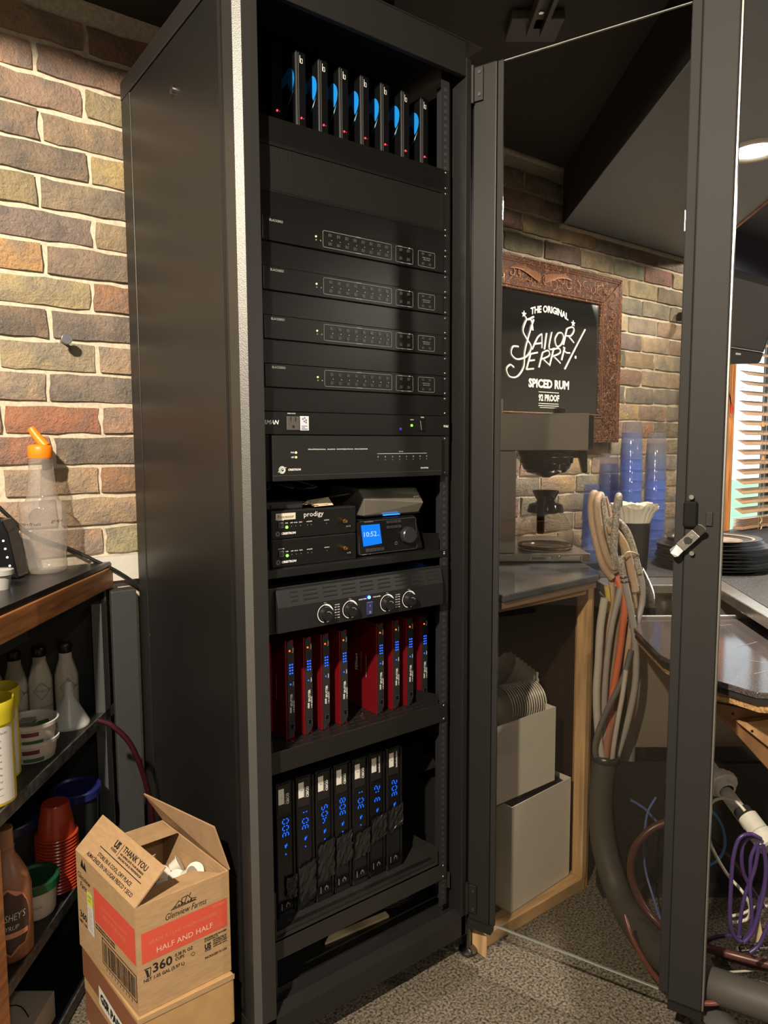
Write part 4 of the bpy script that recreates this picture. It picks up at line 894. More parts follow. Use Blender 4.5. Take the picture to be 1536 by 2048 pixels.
# clear pour bottle with orange spout
BO = Vector((-.232, .598, CT)); px = .00113
bt = thing('pour_bottle', 'clear plastic pour bottle with a bright orange spout cap on the counter', 'bottle', BO)
cl = clear('clear_plastic', (.90, .89, .88), .08, 1.45, body=.17, bodycol=(.75, .70, .66))
prof = [(.0, .004), (.030, .003), (.040, .000), (.046, .006), (.047, .018), (.0455, .030), (.046, .045), (.050, .07), (.0505, .12), (.049, .138), (.050, .143), (.050, .150), (.045, .160), (.036, .165), (.034, .170), (.0315, .185), (.0275, .225), (.0248, .262), (.0245, .268)]
build(MB().lathe(BO, prof, 40), 'body', cl, bt, smooth=60)
og = mat('orange_plastic', (.95, .24, .01), .4)
build(MB().lathe(BO, [(.0255, .262), (.0262, .263), (.0262, .286), (.0245, .290), (.020, .293), (0, .294)], 32), 'cap', og, bt, smooth=40)
u_ = Vector((-.8, .6, 0)); build(MB().tube([BO+Vector((0, 0, .288))-u_*.014, BO+Vector((0, 0, .300))-u_*.004, BO+Vector((0, 0, .318))+u_*.010, BO+Vector((0, 0, .330))+u_*.018], [.0115, .0085], 14, smooth=2), 'spout', og, bt, smooth=50)
D = Deco(BO+Vector((0, 0, 0))+Vector((-.6, -.8, 0))*.0508, (.8, -.6, 0), ZZ)
bm_ = MB()
def curved_words(mb, s, c, r, a0, z, h, w):
    vs, fs = text_mesh(s, .2, -.01); x1 = max(p.x for p in vs); out = []
    for p in vs:
        a = a0+(p.x/x1)*w/r; out.append(Vector((c.x+r*math.cos(a), c.y+r*math.sin(a), z+p.y*h/.7)))
    mb.add(out, fs)
fa = math.atan2(-.8, -.6)
curved_words(bm_, 'grapefruit', BO, .0512, fa-.85, CT+.112, .007, .062); curved_words(bm_, 'grape', BO, .0512, fa+.75, CT+.118, .007, .03)
build(bm_, 'handwriting', mat('marker_ink', (.03, .03, .03), .5), bt)
# black device with small lights at the left end
dvc = PT(20, 1135, .25); dvc.z = CT
kd = thing('black_terminal', 'black tilted device with tiny lit marks at the left end of the counter', 'terminal', (-.33, .43, CT))
dp = [PT(35, 1136, .24), PT(-70, 1136, .24), PT(-60, 985, .24), PT(8, 1030, .24)]; dz = CT-dp[0].z+.002
build(MB().prism([p+ZZ*dz for p in (PT(35, 1136, .24), PT(-90, 1136, .24), PT(-90, 1012, .24), PT(2, 1020, .24), PT(14, 1045, .24))], E2*.05), 'case', gloss_black, kd, bev=.003)
m = MB()
for (x, y) in ((5, 1061), (9, 1077), (13, 1094), (18, 1111)): p = PT(x, y, .2385)+ZZ*dz; build(MB().cyl(p, p+E2*.0012, .0024, 8), 'lit_mark', white_led, kd)
cupc = thing('translucent_cup', 'translucent cup cut off at the left frame edge, on the counter', 'cup', (-.36, .3, CT))
p = PZ(-2, 1178, CT); build(MB().lathe(p, [(.0, 0), (.020, 0), (.024, .028), (.029, .030), (.029, .040), (.027, .040)], 24), 'body', mat('frosted_plastic', (.4, .4, .38), .35), cupc, smooth=50)
# black cord crossing the counter to behind the cabinet
cdp = [PY(-60, 960, .655), PY(0, 1016, .655), PY(60, 1068, .655), PY(135, 1096, .656), PY(190, 1121, .645), PY(240, 1146, .640), PY(285, 1180, .640), PY(310, 1225, .640), PY(315, 1300, .640)]
tagit(build(MB().tube(cdp, .0042, 10), 'black_cable', soft_black, smooth=60), 'thick black cable running behind the pour bottle and down behind the cabinet', 'cable')

# bitters bottles in paper wraps
wrap = mat('cream_paper_wrap', (.50, .46, .37), .75, bump=.5, scale=45)
cap_b = mat('black_cap', (.01, .01, .01), .35)
def bitters(px_, py_, txt, lab):
    b = PZ(px_, py_, S2); t = thing('bitters_bottle', lab, 'bottle', b, 'paper-wrapped bitters bottles')
    h = PT(px_, py_-136, .6*b.x+.8*b.y).z-S2
    pr = [(0, .001), (.0245, .001), (.0265, .006), (.0268, h*.50), (.0258, h*.56), (.0215, h*.66), (.0165, h*.76), (.0150, h*.80), (.0145, h*.90)]
    bod = MB(); n = 36; bod.lathe(b, pr, n)
    rr = random.Random(px_)
    for j, (r, z) in enumerate(pr):
        if 4 <= j <= 6:
            for i in range(n):
                k = 1+.05*math.sin(i*2*PI/n*9+j*.4); v = bod.v[j*n+i]; bod.v[j*n+i] = Vector((b.x+(v.x-b.x)*k, b.y+(v.y-b.y)*k, v.z))
    build(bod, 'wrapped_body', wrap, t, smooth=60)
    build(MB().lathe(b, [(.0148, h*.885), (.0155, h*.89), (.0155, h*1.0), (.013, h*1.02), (0, h*1.02)], 24), 'cap', cap_b, t, smooth=40)
    m = MB(); r = .0275; z = b.z
    curved_words(m, 'FEE BROTHERS', b, r, fa+.02, z+h*.40, .0055, .046); curved_words(m, txt, b, r, fa+.35, z+h*.16, .0055, .035); curved_words(m, 'BITTERS', b, r, fa+.35, z+h*.06, .0055, .030)
    ring_ = [(fa-.15, h*.415), (fa+.55, h*.54), (fa+1.25, h*.415), (fa+.55, h*.29), (fa-.15, h*.415)]
    for (a, zz), (c, zd_) in zip(ring_, ring_[1:]):
        pts = [(b.x+r*math.cos(a+(c-a)*k/6), b.y+r*math.sin(a+(c-a)*k/6), z+zz+(zd_-zz)*k/6) for k in range(7)]; m.tube(pts, .0005, 4, smooth=0)
    curved_words(m, 'EST', b, r, fa+.45, z+h*.485, .004, .009)
    build(m, 'lettering', mat('dark_green_print', (.03, .09, .04), .6), t)
bitters(136, 1424, 'GRAPEFRUIT', 'rightmost paper-wrapped bitters bottle with a black cap, behind the funnel')
bitters(84, 1432, 'JASMINE', 'middle paper-wrapped bitters bottle, between two others on the shelf')
bitters(34, 1440, 'ORANGE', 'paper-wrapped bitters bottle behind the yellow canisters, second from the left edge')
bitters(-12, 1452, 'MINT', 'bitters bottle cut off by the left frame edge')
# funnel
fb_ = PZ(140, 1449, S2); fn = thing('white_funnel', 'white plastic funnel standing upside down on the shelf beside the round tubs', 'funnel', fb_)
hf = PT(129, 1362, .6*fb_.x+.8*fb_.y).z-S2
build(MB().lathe(fb_, [(.0445, 0), (.0455, .002), (.043, .008), (.0135, hf*.62), (.0115, hf*.68), (.0085, hf), (.0070, hf), (.010, hf*.68), (.012, hf*.6), (.041, .006)], 36), 'cone', mat('white_frosted_plastic', (.55, .57, .54), .35), fn, smooth=60)
# two round tubs stacked
tb_ = PZ(66, 1512, S2); wp = mat('white_plastic', (.56, .54, .50), .45)
tzz = S2
for i, lab in enumerate(('lower round white dairy tub, under its twin', 'upper round white dairy tub, filled with small packets')):
    t = thing('round_tub', lab, 'tub', (tb_.x, tb_.y, tzz), 'stacked white tubs')
    c = Vector((tb_.x, tb_.y, tzz))
    build(MB().lathe(c, [(0, .001), (.043, .001), (.048, .034), (.0525, .036), (.0535, .044), (.051, .045), (.0485, .040), (.045, .012), (0, .010)], 40), 'tub', wp, t, smooth=40)
    m = MB()
    for k in range(20):
        if k % 7 == 3: continue
        a = fa-.75+k*.035; w = .010 if k % 3 else .02
        m.add([Vector((c.x+r*math.cos(q), c.y+r*math.sin(q), c.z+z)) for q, z, r in ((a, .008, .0445), (a+w, .008, .0445), (a+w, .031, .0480), (a, .031, .0480))], [(0, 1, 2, 3)])
    build(m, 'barcode', black_ink, t, kind='stuff')
    def patch(a0, a1, z0, z1, name, mt_):
        vs = []; fs = []; n = 8
        for k in range(n+1):
            a = a0+(a1-a0)*k/n
            for z in (z0, z1): r = .0437+.0052*z/.034; vs.append((c.x+r*math.cos(a), c.y+r*math.sin(a), c.z+z))
        for k in range(n): fs.append((2*k, 2*k+2, 2*k+3, 2*k+1))
        build(MB().add(vs, fs), name, mt_, t)
    patch(fa+.05, fa+.75, .021, .030, 'maroon_band', mat('maroon_print', (.14, .03, .04), .5)); patch(fa+.05, fa+.95, .004, .012, 'green_patch', mat('leaf_green_print', (.06, .16, .05), .5))
    build(MB().lathe(c, [(0, .001), (.001, .001)], 4), 'base_dot', wp, t) if False else None
    tzz += .0365
    if i == 0: tzz += .001
for k in range(7):
    a = k*2.4; r = .018+.004*(k % 3); c = Vector((tb_.x+r*math.cos(a), tb_.y+r*math.sin(a), tzz-.025+.004*k)); d1 = Vector((math.cos(a*1.7), math.sin(a*1.7), .1)); d2 = Vector((-math.sin(a*1.7), math.cos(a*1.7), .12*(-1)**k))
    o = build(MB().obox(c-d1*.016-d2*.011, d1*.032, d2*.022, ZZ*.0025), 'sugar_packet', mat('green_packet', (.05, .13, .04), .4) if k % 2 else mat('pale_packet', (.34, .34, .28), .45), bev=.0008)
    tagit(o, 'small %s packet lying in the upper white tub' % ('green' if k % 2 else 'pale'), 'packet', 'packets in the upper tub')
# yellow canisters
yl = mat('yellow_canister', (.62, .47, .02), .45); lw = mat('label_white', (.50, .48, .46), .5)
def canister(px_, py_, top, lab, rr):
    b = PZ(px_, py_, S2); t = thing('yellow_canister', lab, 'canister', b, 'yellow canisters')
    h = PT(px_, top, .6*b.x+.8*b.y).z-S2
    build(MB().lathe(b, [(0, .001), (rr-.002, .001), (rr, .004), (rr, h*.78)], 40, closed=False), 'body', yl, t, smooth=40)
    build(MB().lathe(b, [(rr+.001, h*.78), (rr+.003, h*.79), (rr+.0045, h*.90), (rr+.005, h*.975), (rr+.003, h), (rr+.001, h*.985), (rr+.0005, h*.82), (0, h*.80)], 40), 'lid', mat('yellow_lid', (.45, .38, .015), .4), t, smooth=40)
    vs = []; fs = []; n = 12; a0, a1 = fa-.05, fa+1.6
    for k in range(n+1):
        a = a0+(a1-a0)*k/n
        for z in (.008, h*.76): vs.append((b.x+(rr+.0005)*math.cos(a), b.y+(rr+.0005)*math.sin(a), b.z+z))
    for k in range(n): fs.append((2*k, 2*k+2, 2*k+3, 2*k+1))
    lb = build(MB().add(vs, fs), 'nutrition_label', lw, t, smooth=40)
    m = MB(); z = b.z+h*.70
    for j, s_ in enumerate(('Nutrition Facts', 'Serving size 2 Tbsp', 'Calories', 'Total Fat 0g', 'Sodium 90mg', 'Total Carb 22g', 'Sugars 19g', 'Protein 1g', 'Ingredients: sugar,', 'cocoa, salt, flavor')):
        curved_words(m, s_, b, rr+.0009, fa+.05, z-j*h*.065, .0042 if j in (0, 2) else .0028, .05 if j == 0 else .038)
    build(m, 'lettering', black_ink, lb)
    for zz in (.27, .55):
        p = []; 
        m = MB(); cc_ = fa-.32
        vs = [(b.x+(rr+.0006)*math.cos(cc_), b.y+(rr+.0006)*math.sin(cc_), b.z+h*zz)]+[(b.x+(rr+.0006)*math.cos(cc_+.25*math.cos(q*PI/6)), b.y+(rr+.0006)*math.sin(cc_+.25*math.cos(q*PI/6)), b.z+h*zz+.010*math.sin(q*PI/6)) for q in range(12)]
        m.add(vs, [(0, q, q % 12+1) for q in range(1, 13)]); build(m, 'maroon_dot', mat('maroon_print', (.14, .03, .04), .5), t)
canister(-2, 1552, 1375, 'taller-looking yellow canister at the back, its open yellow rim above the front one', .040)
canister(-14, 1602, 1398, 'front yellow canister with a white nutrition label, cut off by the left frame edge', .040)

# lower shelf: lidded tubs, red cup stack, syrup bottle
def lidded(px_, py_, pyt, r, lab, lidcol, bodym, lidn, name='lidded_container', rt_=None):
    b = PZ(px_, py_, S3); t = thing(name, lab, 'container', b)
    h = PT(px_, pyt, .6*b.x+.8*b.y).z-S3; rb = rt_ or r*.86
    build(MB().lathe(b, [(0, .001), (rb, .001), (rb+.002, .006), (r, h-.022), (r+.001, h-.018)], 40), 'tub', bodym, t, smooth=40)
    build(MB().lathe(b, [(r+.001, h-.020), (r+.006, h-.020), (r+.0065, h-.003), (r+.004, h), (r-.002, h), (r-.006, h-.005), (0, h-.006)], 40), 'lid', lidcol, t, smooth=40); return t, b, h
bl_ = mat('navy_blue_lid', (.015, .02, .12), .3); dkc = clear('smoky_plastic', (.45, .47, .5), .15, 1.45, body=.25, bodycol=(.10, .11, .11))
lidded(158, 1712, 1572, .050, 'tall clear container with a navy blue lid at the right end of the lower shelf', bl_, dkc, 0)
lidded(15, 1772, 1632, .072, 'wide clear container with a blue lid behind the syrup bottle', mat('deep_blue_lid', (.01, .02, .06), .35), dkc, 0)
t_, b_, h_ = lidded(72, 1822, 1750, .043, 'white tub with a dark green lid beside the syrup bottle', mat('dark_green_lid', (.008, .075, .03), .45), wp, 0)
m = MB(); curved_words(m, 'refresh', b_, .0430, fa+.1, b_.z+h_*.35, .006, .028); build(m, 'lettering', mat('dark_print', (.05, .06, .05), .6), t_)
# stack of red cups, upside down
rcup = mat('red_translucent_plastic', (.42, .045, .02), .25); cbse = PZ(118, 1768, S3)
rs_ = thing
NC = 17; hh = (PT(112, 1603, .6*cbse.x+.8*cbse.y).z-S3); stp = (hh-.075)/(NC-1)
for i in range(NC):
    z = S3+.001+i*stp
    me_new = i == 0
    if i == 0:
        proto = thing('red_cup', 'x', 'cup', (cbse.x, cbse.y, z), 'stack of upside-down red cups')
        build(MB().lathe((cbse.x, cbse.y, z), [(.0440, 0), (.0452, .0008), (.0440, .0028), (.0392, .0034), (.0375, .020), (.0335, .045), (.0325, .047), (.0295, .068), (.027, .0725), (0, .073)], 32), 'cup_body', rcup, proto, smooth=40)
        o = proto
    else: o = copy_tree(proto, (cbse.x, cbse.y, z))
    o['label'] = 'topmost red cup of the upside-down stack on the lower shelf' if i == NC-1 else 'red plastic cup nested in the upside-down stack on the lower shelf'
# syrup bottle
sb_ = PZ(22, 1905, S3); t = thing('syrup_bottle', 'brown chocolate syrup squeeze bottle with a dark label behind the wooden stile', 'bottle', sb_)
hS = PT(10, 1655, .6*sb_.x+.8*sb_.y).z-S3; k = .042
syr = mat('brown_plastic', (.20, .085, .045), .4)
m = MB().lathe(sb_, [(0, .001), (.036, .001), (.041, .008), (.042, .06), (.042, hS*.52), (.037, hS*.62), (.026, hS*.72), (.0165, hS*.79), (.0150, hS*.84), (.0165, hS*.85), (.0150, hS*.87), (.0155, hS*.92), (.0145, hS*.94), (.0150, hS), (0, hS)], 40)
build(m, 'body', syr, t, smooth=40)
vs = []; n = 28; cc_ = fa+.50
def onb(a, z, r=.0428): return Vector((sb_.x+r*math.cos(a), sb_.y+r*math.sin(a), sb_.z+z))
zc = hS*.335
def oval(da, dz, r, name, mt_):
    vs = [onb(cc_, zc, r)]
    m = MB()
    rows = []
    for j in range(9):
        f_ = j/8*2-1; w = math.sqrt(max(0, 1-f_*f_)); rows.append([onb(cc_+da*w*g/5, zc+dz*f_, r) for g in range(-5, 6)])
    vs = [p for rw in rows for p in rw]; m.add(vs, [(j*11+i, j*11+i+1, (j+1)*11+i+1, (j+1)*11+i) for j in range(8) for i in range(10)]); return build(m, name, mt_, t, smooth=60)
oval(.98, hS*.265, .0427, 'label_rim', mat('salmon_print', (.42, .17, .10), .5)); lb = oval(.92, hS*.25, .0431, 'label', mat('dark_brown_label', (.035, .018, .015), .45))
m = MB(); curved_words(m, 'HERSHEY\'S', sb_, .0436, cc_-.72, sb_.z+zc+.004, .0135, .062); curved_words(m, 'SYRUP', sb_, .0436, cc_-.30, sb_.z+zc-.014, .0085, .030); build(m, 'lettering', mat('silver_print', (.5, .5, .5), .4), lb)
m = MB(); vs = []
for k_ in range(9): a = cc_-.78+1.56*k_/8; vs += [onb(a, zc-.030, .0436), onb(a, zc-.020, .0436)]
m.add(vs, [(2*i, 2*i+2, 2*i+3, 2*i+1) for i in range(8)]); build(m, 'orange_band', mat('salmon_print', (.42, .17, .10), .5), lb)
# printed carton on the lowest shelf
pc_ = thing('printed_carton', 'flat white carton with red and black print on the floor-level shelf', 'carton', (-.33, .42, .031))
xd = E2; 
build(MB().obox(ST(SC-.02, -.22, .031), E2*.34, -E1*.26, ZZ*.060), 'box', mat('offwhite_card', (.42, .38, .33), .6), pc_, bev=.001)
D = Deco(ST(SC-.02, -.22, .091), E2, -E1); 
D.mb = MB(); 
def up(u, v): return ST(SC-.02, -.22, .0915)+E2*u-E1*v
m = MB(); m.add([up(0, .14), up(.34, .14), up(.34, .26), up(0, .26)], [(0, 3, 2, 1)][:1]); build(m, 'red_panel', mat('brick_red_print', (.30, .05, .03), .5), pc_)
m = MB()
for k_ in range(5): m.tube([up(.03+.06*k_, .02), up(.06+.06*k_, .06), up(.04+.06*k_, .12)], .0014, 4)
build(m, 'line_drawing', black_ink, pc_)
D = Deco(ST(SC-.02+.0005, -.22, .031), E2, ZZ); m = MB(); words(m, 'Flavor', D, .18, .030, .016, w=.07, shear=.25); build(m, 'lettering', mat('brick_red_print', (.30, .05, .03), .5), pc_)
# maroon hose from the shelf end down behind the cabinet
hp = [PT(195, 1440, .27), PT(225, 1452, .28), PT(262, 1490, .30), PT(290, 1560, .33), PT(306, 1640, .36), PT(312, 1760, .40)]
tagit(build(MB().tube(hp, .0062, 10), 'maroon_hose', mat('maroon_hose', (.035, .006, .009), .25), smooth=60), 'dark maroon hose curving from the shelf end down beside the cabinet', 'hose')

# ------------------------------------------------------------------ cardboard boxes
zB = .212; NC_ = Vector((-.2208, .0526, zB)); FR = Vector((-.0375, .0573, zB)); RL = Vector((-.2577, .3166, zB)); BHt = .2075
fxd = (FR-NC_).normalized(); fl = (FR-NC_).length; lyd = (RL-NC_).normalized(); ll = (RL-NC_).length; RR = FR+lyd*ll
cb_ = thing('creamer_carton', 'open cardboard carton of half and half creamers with red printed bands', 'box', (-.14, .19, zB))
th = .0035
def wallp(a, b, inw, name, h=BHt, z=0): return build(MB().prism([a+ZZ*z, b+ZZ*z, b+inw*th+ZZ*z, a+inw*th+ZZ*z], (0, 0, h)), name, card, cb_)
fw = wallp(NC_, FR, lyd, 'front_side'); lw_ = wallp(NC_+lyd*th, RL, fxd, 'left_side'); wallp(FR+lyd*th, RR, -fxd, 'right_side'); wallp(RL+fxd*th, RR-fxd*th, -lyd, 'back_side')
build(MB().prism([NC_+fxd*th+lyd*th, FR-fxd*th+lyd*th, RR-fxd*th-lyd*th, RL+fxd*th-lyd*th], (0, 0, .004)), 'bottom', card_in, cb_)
T0, T1, T2, T3 = [p+ZZ*BHt for p in (NC_, FR, RR, RL)]
def flap(a, b, va, vb, name, m_=card):
    n = (b-a).cross(va).normalized()*.0032; return build(MB().hexa([a, b, b+n, a+n, a+va, b+vb, b+vb+n, a+va+n]), name, m_, cb_)
lfv = fxd*.058+ZZ*.056
lf = flap(T0+ZZ*.001, T3+ZZ*.001, lfv, lfv*.98, 'left_flap')
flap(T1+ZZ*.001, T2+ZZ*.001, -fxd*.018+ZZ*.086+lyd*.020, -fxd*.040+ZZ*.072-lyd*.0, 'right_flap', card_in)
flap(T1-fxd*.012+lyd*.002-ZZ*.001, T0+fxd*.004+lyd*.002-ZZ*.001, lyd*.060-ZZ*.010-fxd*.03, lyd*.060-ZZ*.012+fxd*.03, 'front_flap', card)
bk = T3+fxd*.030-lyd*.002
flap(T3+fxd*.045-ZZ*.001, T2-fxd*.010-ZZ*.001, -lyd*.085+ZZ*.012, -lyd*.085+ZZ*.012, 'back_flap')
red_p = mat('coral_red_print', (.62, .085, .05), .6); redl = mat('pale_red_print', (.66, .22, .14), .6); palp = mat('pale_pink_print', (.75, .52, .40), .6)
D = Deco(NC_, fxd, ZZ); W_ = fl; Hh = BHt
D.rect(.05*W_, .465*Hh, .965*W_, .745*Hh); D.build('red_band', red_p, fw)
D = Deco(NC_, fxd, ZZ, .0008); m = MB(); words(m, 'HALF AND HALF', D, .20*W_, .515*Hh, .0105, w=.60*W_, bold=.0); build(m, 'lettering', palp, fw)
m = MB(); words(m, 'GRADE A • UHT • HOMOGENIZED', D, .12*W_, .62*Hh, .0068, w=.74*W_); words(m, '001808', D, .80*W_, .70*Hh, .0055, w=.14*W_); words(m, 'KEEP COOL', D, .80*W_, .505*Hh, .003, w=.13*W_); words(m, '30 MONTHS', D, .80*W_, .485*Hh, .003, w=.13*W_); build(m, 'faint_lettering', redl, fw)
D = Deco(NC_, fxd, ZZ, .0006); m = MB()
words(m, 'Glenview Farms', D, .30*W_, .775*Hh, .012, w=.44*W_, shear=.35, bold=-.005)
words(m, '360', D, .155*W_, .345*Hh, .0170, w=.20*W_, bold=.02); words(m, '0.38 FL OZ', D, .385*W_, .395*Hh, .0062, w=.19*W_, bold=.015); words(m, 'CUPS', D, .385*W_, .355*Hh, .0062, w=.095*W_, bold=.015)
words(m, 'NET 1.05 GAL (3.97 L)', D, .06*W_, .285*Hh, .0062, w=.42*W_, bold=.015); words(m, 'US', D, .705*W_, .330*Hh, .010, w=.07*W_, bold=.05); words(m, 'FOODS', D, .705*W_, .308*Hh, .0035, w=.07*W_, bold=.03)
for j, s_ in enumerate(('PROCESSED AND PACKAGED', 'BY PLANT #36-173')): words(m, s_, D, .705*W_, (.425-.022*j)*Hh, .0032, w=(.25-.10*j)*W_, bold=.03)
for j, s_ in enumerate(('DISTRIBUTED BY', 'US FOODS, INC.', 'ROSEMONT, IL 60018', 'usfoods.com')): words(m, s_, D, .80*W_, (.378-.020*j)*Hh, .0030, w=.155*W_, bold=.03)
words(m, 'PACKAGED IN USA', D, .705*W_, .235*Hh, .0045, w=.25*W_, bold=.02); build(m, 'lettering', black_ink, fw)
D = Deco(NC_, fxd, ZZ, .0006); v0 = .30*Hh
D.poly([(.075*W_, .40*Hh), (.095*W_, .33*Hh), (.115*W_, .33*Hh), (.105*W_, .39*Hh)]); D.line([(.068*W_, .405*Hh), (.135*W_, .405*Hh)], .0016); D.line([(.125*W_, .33*Hh), (.135*W_, .40*Hh)], .0012); D.line([(.09*W_, .328*Hh), (.128*W_, .328*Hh)], .0012); D.ring(.575*W_, .345*Hh, .0035, .0007, n=12)
# barn and trees sketch
bx, by = .50*W_, .865*Hh
for a, b in (((-.020, 0), (-.010, .009)), ((-.010, .009), (0, .0)), ((0, 0), (.006, .014)), ((.006, .014), (.014, .004)), ((.014, .004), (.024, .002)), ((-.020, 0), (-.026, -.004)), ((-.006, .004), (-.004, .012)), ((-.004, .012), (.004, .013)), ((.010, .010), (.013, .016)), ((-.022, -.003), (.024, -.002))): D.line([(bx+a[0], by+a[1]), (bx+b[0], by+b[1])], .0013)
for q in range(7): D.poly([(bx-.020+.006*q, by-.001), (bx-.016+.006*q, by+.001+.002*(q % 3)), (bx-.014+.006*q, by-.001)])
D.build('print_marks', black_ink, fw)
# left side print: x runs from the rear to the near corner
D = Deco(RL, -lyd, ZZ); LW = ll
D.rect(.32*LW, .46*Hh, .985*LW, .80*Hh); D.build('red_band', red_p, lw_)
D = Deco(RL, -lyd, ZZ, .0008); m = MB(); words(m, 'HALF AND HALF', D, .48*LW, .58*Hh, .009, w=.36*LW); words(m, 'HOMOGENIZED', D, .46*LW, .66*Hh, .005, w=.4*LW); build(m, 'faint_lettering', redl, lw_)
D = Deco(RL, -lyd, ZZ, .0006); m = MB(); words(m, 'Glenview', D, .03*LW, .745*Hh, .013, w=.23*LW, shear=.3); words(m, 'Farms', D, .07*LW, .66*Hh, .013, w=.16*LW, shear=.3); words(m, '360', D, .04*LW, .335*Hh, .014, w=.13*LW, bold=.02); words(m, 'NET 1.05', D, .03*LW, .275*Hh, .006, w=.14*LW, bold=.02)
for j in range(2): words(m, 'KEEP REFRIGERATED AFTER OPENING', D, .33*LW, (.425-.03*j)*Hh, .004, w=.33*LW, bold=.03)
build(m, 'lettering', black_ink, lw_)
D.frame(.44*LW, .115*Hh, .985*LW, .365*Hh, .0022)
x = .46*LW; rb_ = random.Random(2)
while x < .96*LW: w = rb_.choice((.0008, .0014, .0022)); D.rect(x, .135*Hh, x+w, .34*Hh); x += w+rb_.choice((.001, .0016, .0024))
for q in range(10): D.rect((.50+.045*q)*LW, .07*Hh, (.505+.045*q)*LW, .10*Hh)
D.poly([(.09*LW, .88*Hh), (.12*LW, .97*Hh), (.15*LW, .90*Hh), (.17*LW, .96*Hh), (.20*LW, .87*Hh)]); D.build('print_marks', black_ink, lw_)
sk = build(MB().add([Deco(RL, -lyd, ZZ, .001).p(*q) for q in ((.20*LW, .70*Hh), (.19*LW, .28*Hh), (.31*LW, .265*Hh), (.30*LW, .69*Hh))], [(0, 1, 2, 3)]), 'shipping_label', mat('label_white2', (.62, .60, .58), .5), lw_)
D = Deco(RL, -lyd, ZZ, .0014); D.poly([(.20*LW, .70*Hh), (.1965*LW, .565*Hh), (.302*LW, .555*Hh), (.30*LW, .69*Hh)]); D.build('yellow_strip', mat('neon_yellow_label', (.62, .66, .05), .5), sk)
D = Deco(RL, -lyd, ZZ, .0018)
for q in range(9): D.rect(.215*LW, (.32+.025*q)*Hh, (.28-.01*(q % 3))*LW, (.328+.025*q)*Hh)
D.rect(.22*LW, .64*Hh, .28*LW, .665*Hh); D.rect(.22*LW, .60*Hh, .26*LW, .62*Hh); D.build('label_print', grey_ink, sk)
# text on the left flap
D = Deco(T3+ZZ*.001, -lyd, lfv, .0006); FL_ = lfv.length; m = MB()
words(m, 'THANK YOU', D, .50*LW, .66*FL_, .0105, w=.36*LW, bold=.02); words(m, 'WE APPRECIATE YOUR BUSINESS', D, .50*LW, .57*FL_, .0036, w=.36*LW, bold=.03); words(m, 'GRACIAS POR SU PREFERENCIA', D, .50*LW, .49*FL_, .0036, w=.36*LW, bold=.03)
words(m, 'US', D, .37*LW, .62*FL_, .0125, w=.075*LW, bold=.05); words(m, 'FOODS', D, .365*LW, .53*FL_, .0045, w=.085*LW, bold=.03)
words(m, 'STORE IN A COOL, DRY PLACE', D, .28*LW, .235*FL_, .0070, w=.54*LW, bold=.015); words(m, 'ALMACÉNESE EN UN LUGAR FRESCO Y SECO', D, .16*LW, .09*FL_, .0070, w=.74*LW, bold=.015)
build(m, 'lettering', black_ink, lf)
D.rect(.24*LW, .415*FL_, .90*LW, .435*FL_); D.rect(.475*LW, .50*FL_, .48*LW, .80*FL_); D.build('print_lines', black_ink, lf)
# creamer cups inside
crm = mat('creamer_white', (.62, .60, .50), .5); foil = mat('printed_foil_lid', (.50, .45, .40), .35)
rq = random.Random(11)
spots = ((.115, .150, .150, (.3, -.5, .8)), (.140, .115, .155, (-.4, -.6, .5)), (.095, .110, .150, (.2, .3, .9)), (.150, .165, .150, (.7, -.2, .4)), (.120, .190, .155, (-.2, .5, .8)), (.075, .150, .145, (-.6, -.4, .6)), (.155, .070, .140, (.1, -.8, .5)), (.110, .075, .130, (.5, .1, .8)), (.080, .190, .150, (0, -.3, 1)), (.135, .060, .150, (-.3, -.3, .9)), (.155, .035, .165, (.6, -.6, .4)), (.120, .040, .160, (-.7, -.5, .4)), (.165, .100, .168, (-.2, -.8, .5)), (.135, .085, .175, (.5, -.7, .3)), (.10, .045, .158, (.1, -.5, .9)))
for i, (a, b, z, ax) in enumerate(spots):
    c = NC_+fxd*a+lyd*b+ZZ*z; axv = Vector(ax).normalized()
    t = thing('creamer_cup', 'small white sealed creamer cup lying in the open carton', 'creamer', c, 'creamers in the carton')
    build(MB().lathe(c, [(0, 0), (.0115, 0), (.0150, .018), (.0178, .0185), (.0178, .0195)], 18, axv), 'cup_body', crm, t, smooth=40)
    build(MB().lathe(c, [(.0180, .0196), (.0180, .0202), (0, .0204)], 18, axv), 'foil_lid', foil if i % 3 else paper, t, smooth=40)
fbx = thing('inner_carton_piece', 'folded brown cardboard divider inside the open creamer carton', 'divider', NC_+fxd*.1+lyd*.12+ZZ*.01)
build(MB().prism([NC_+fxd*.008+lyd*.01+ZZ*.006, NC_+fxd*.172+lyd*.01+ZZ*.006, NC_+fxd*.172+lyd*.25+ZZ*.006, NC_+fxd*.008+lyd*.25+ZZ*.006], (0, 0, .10)), 'filler', card_in, fbx)
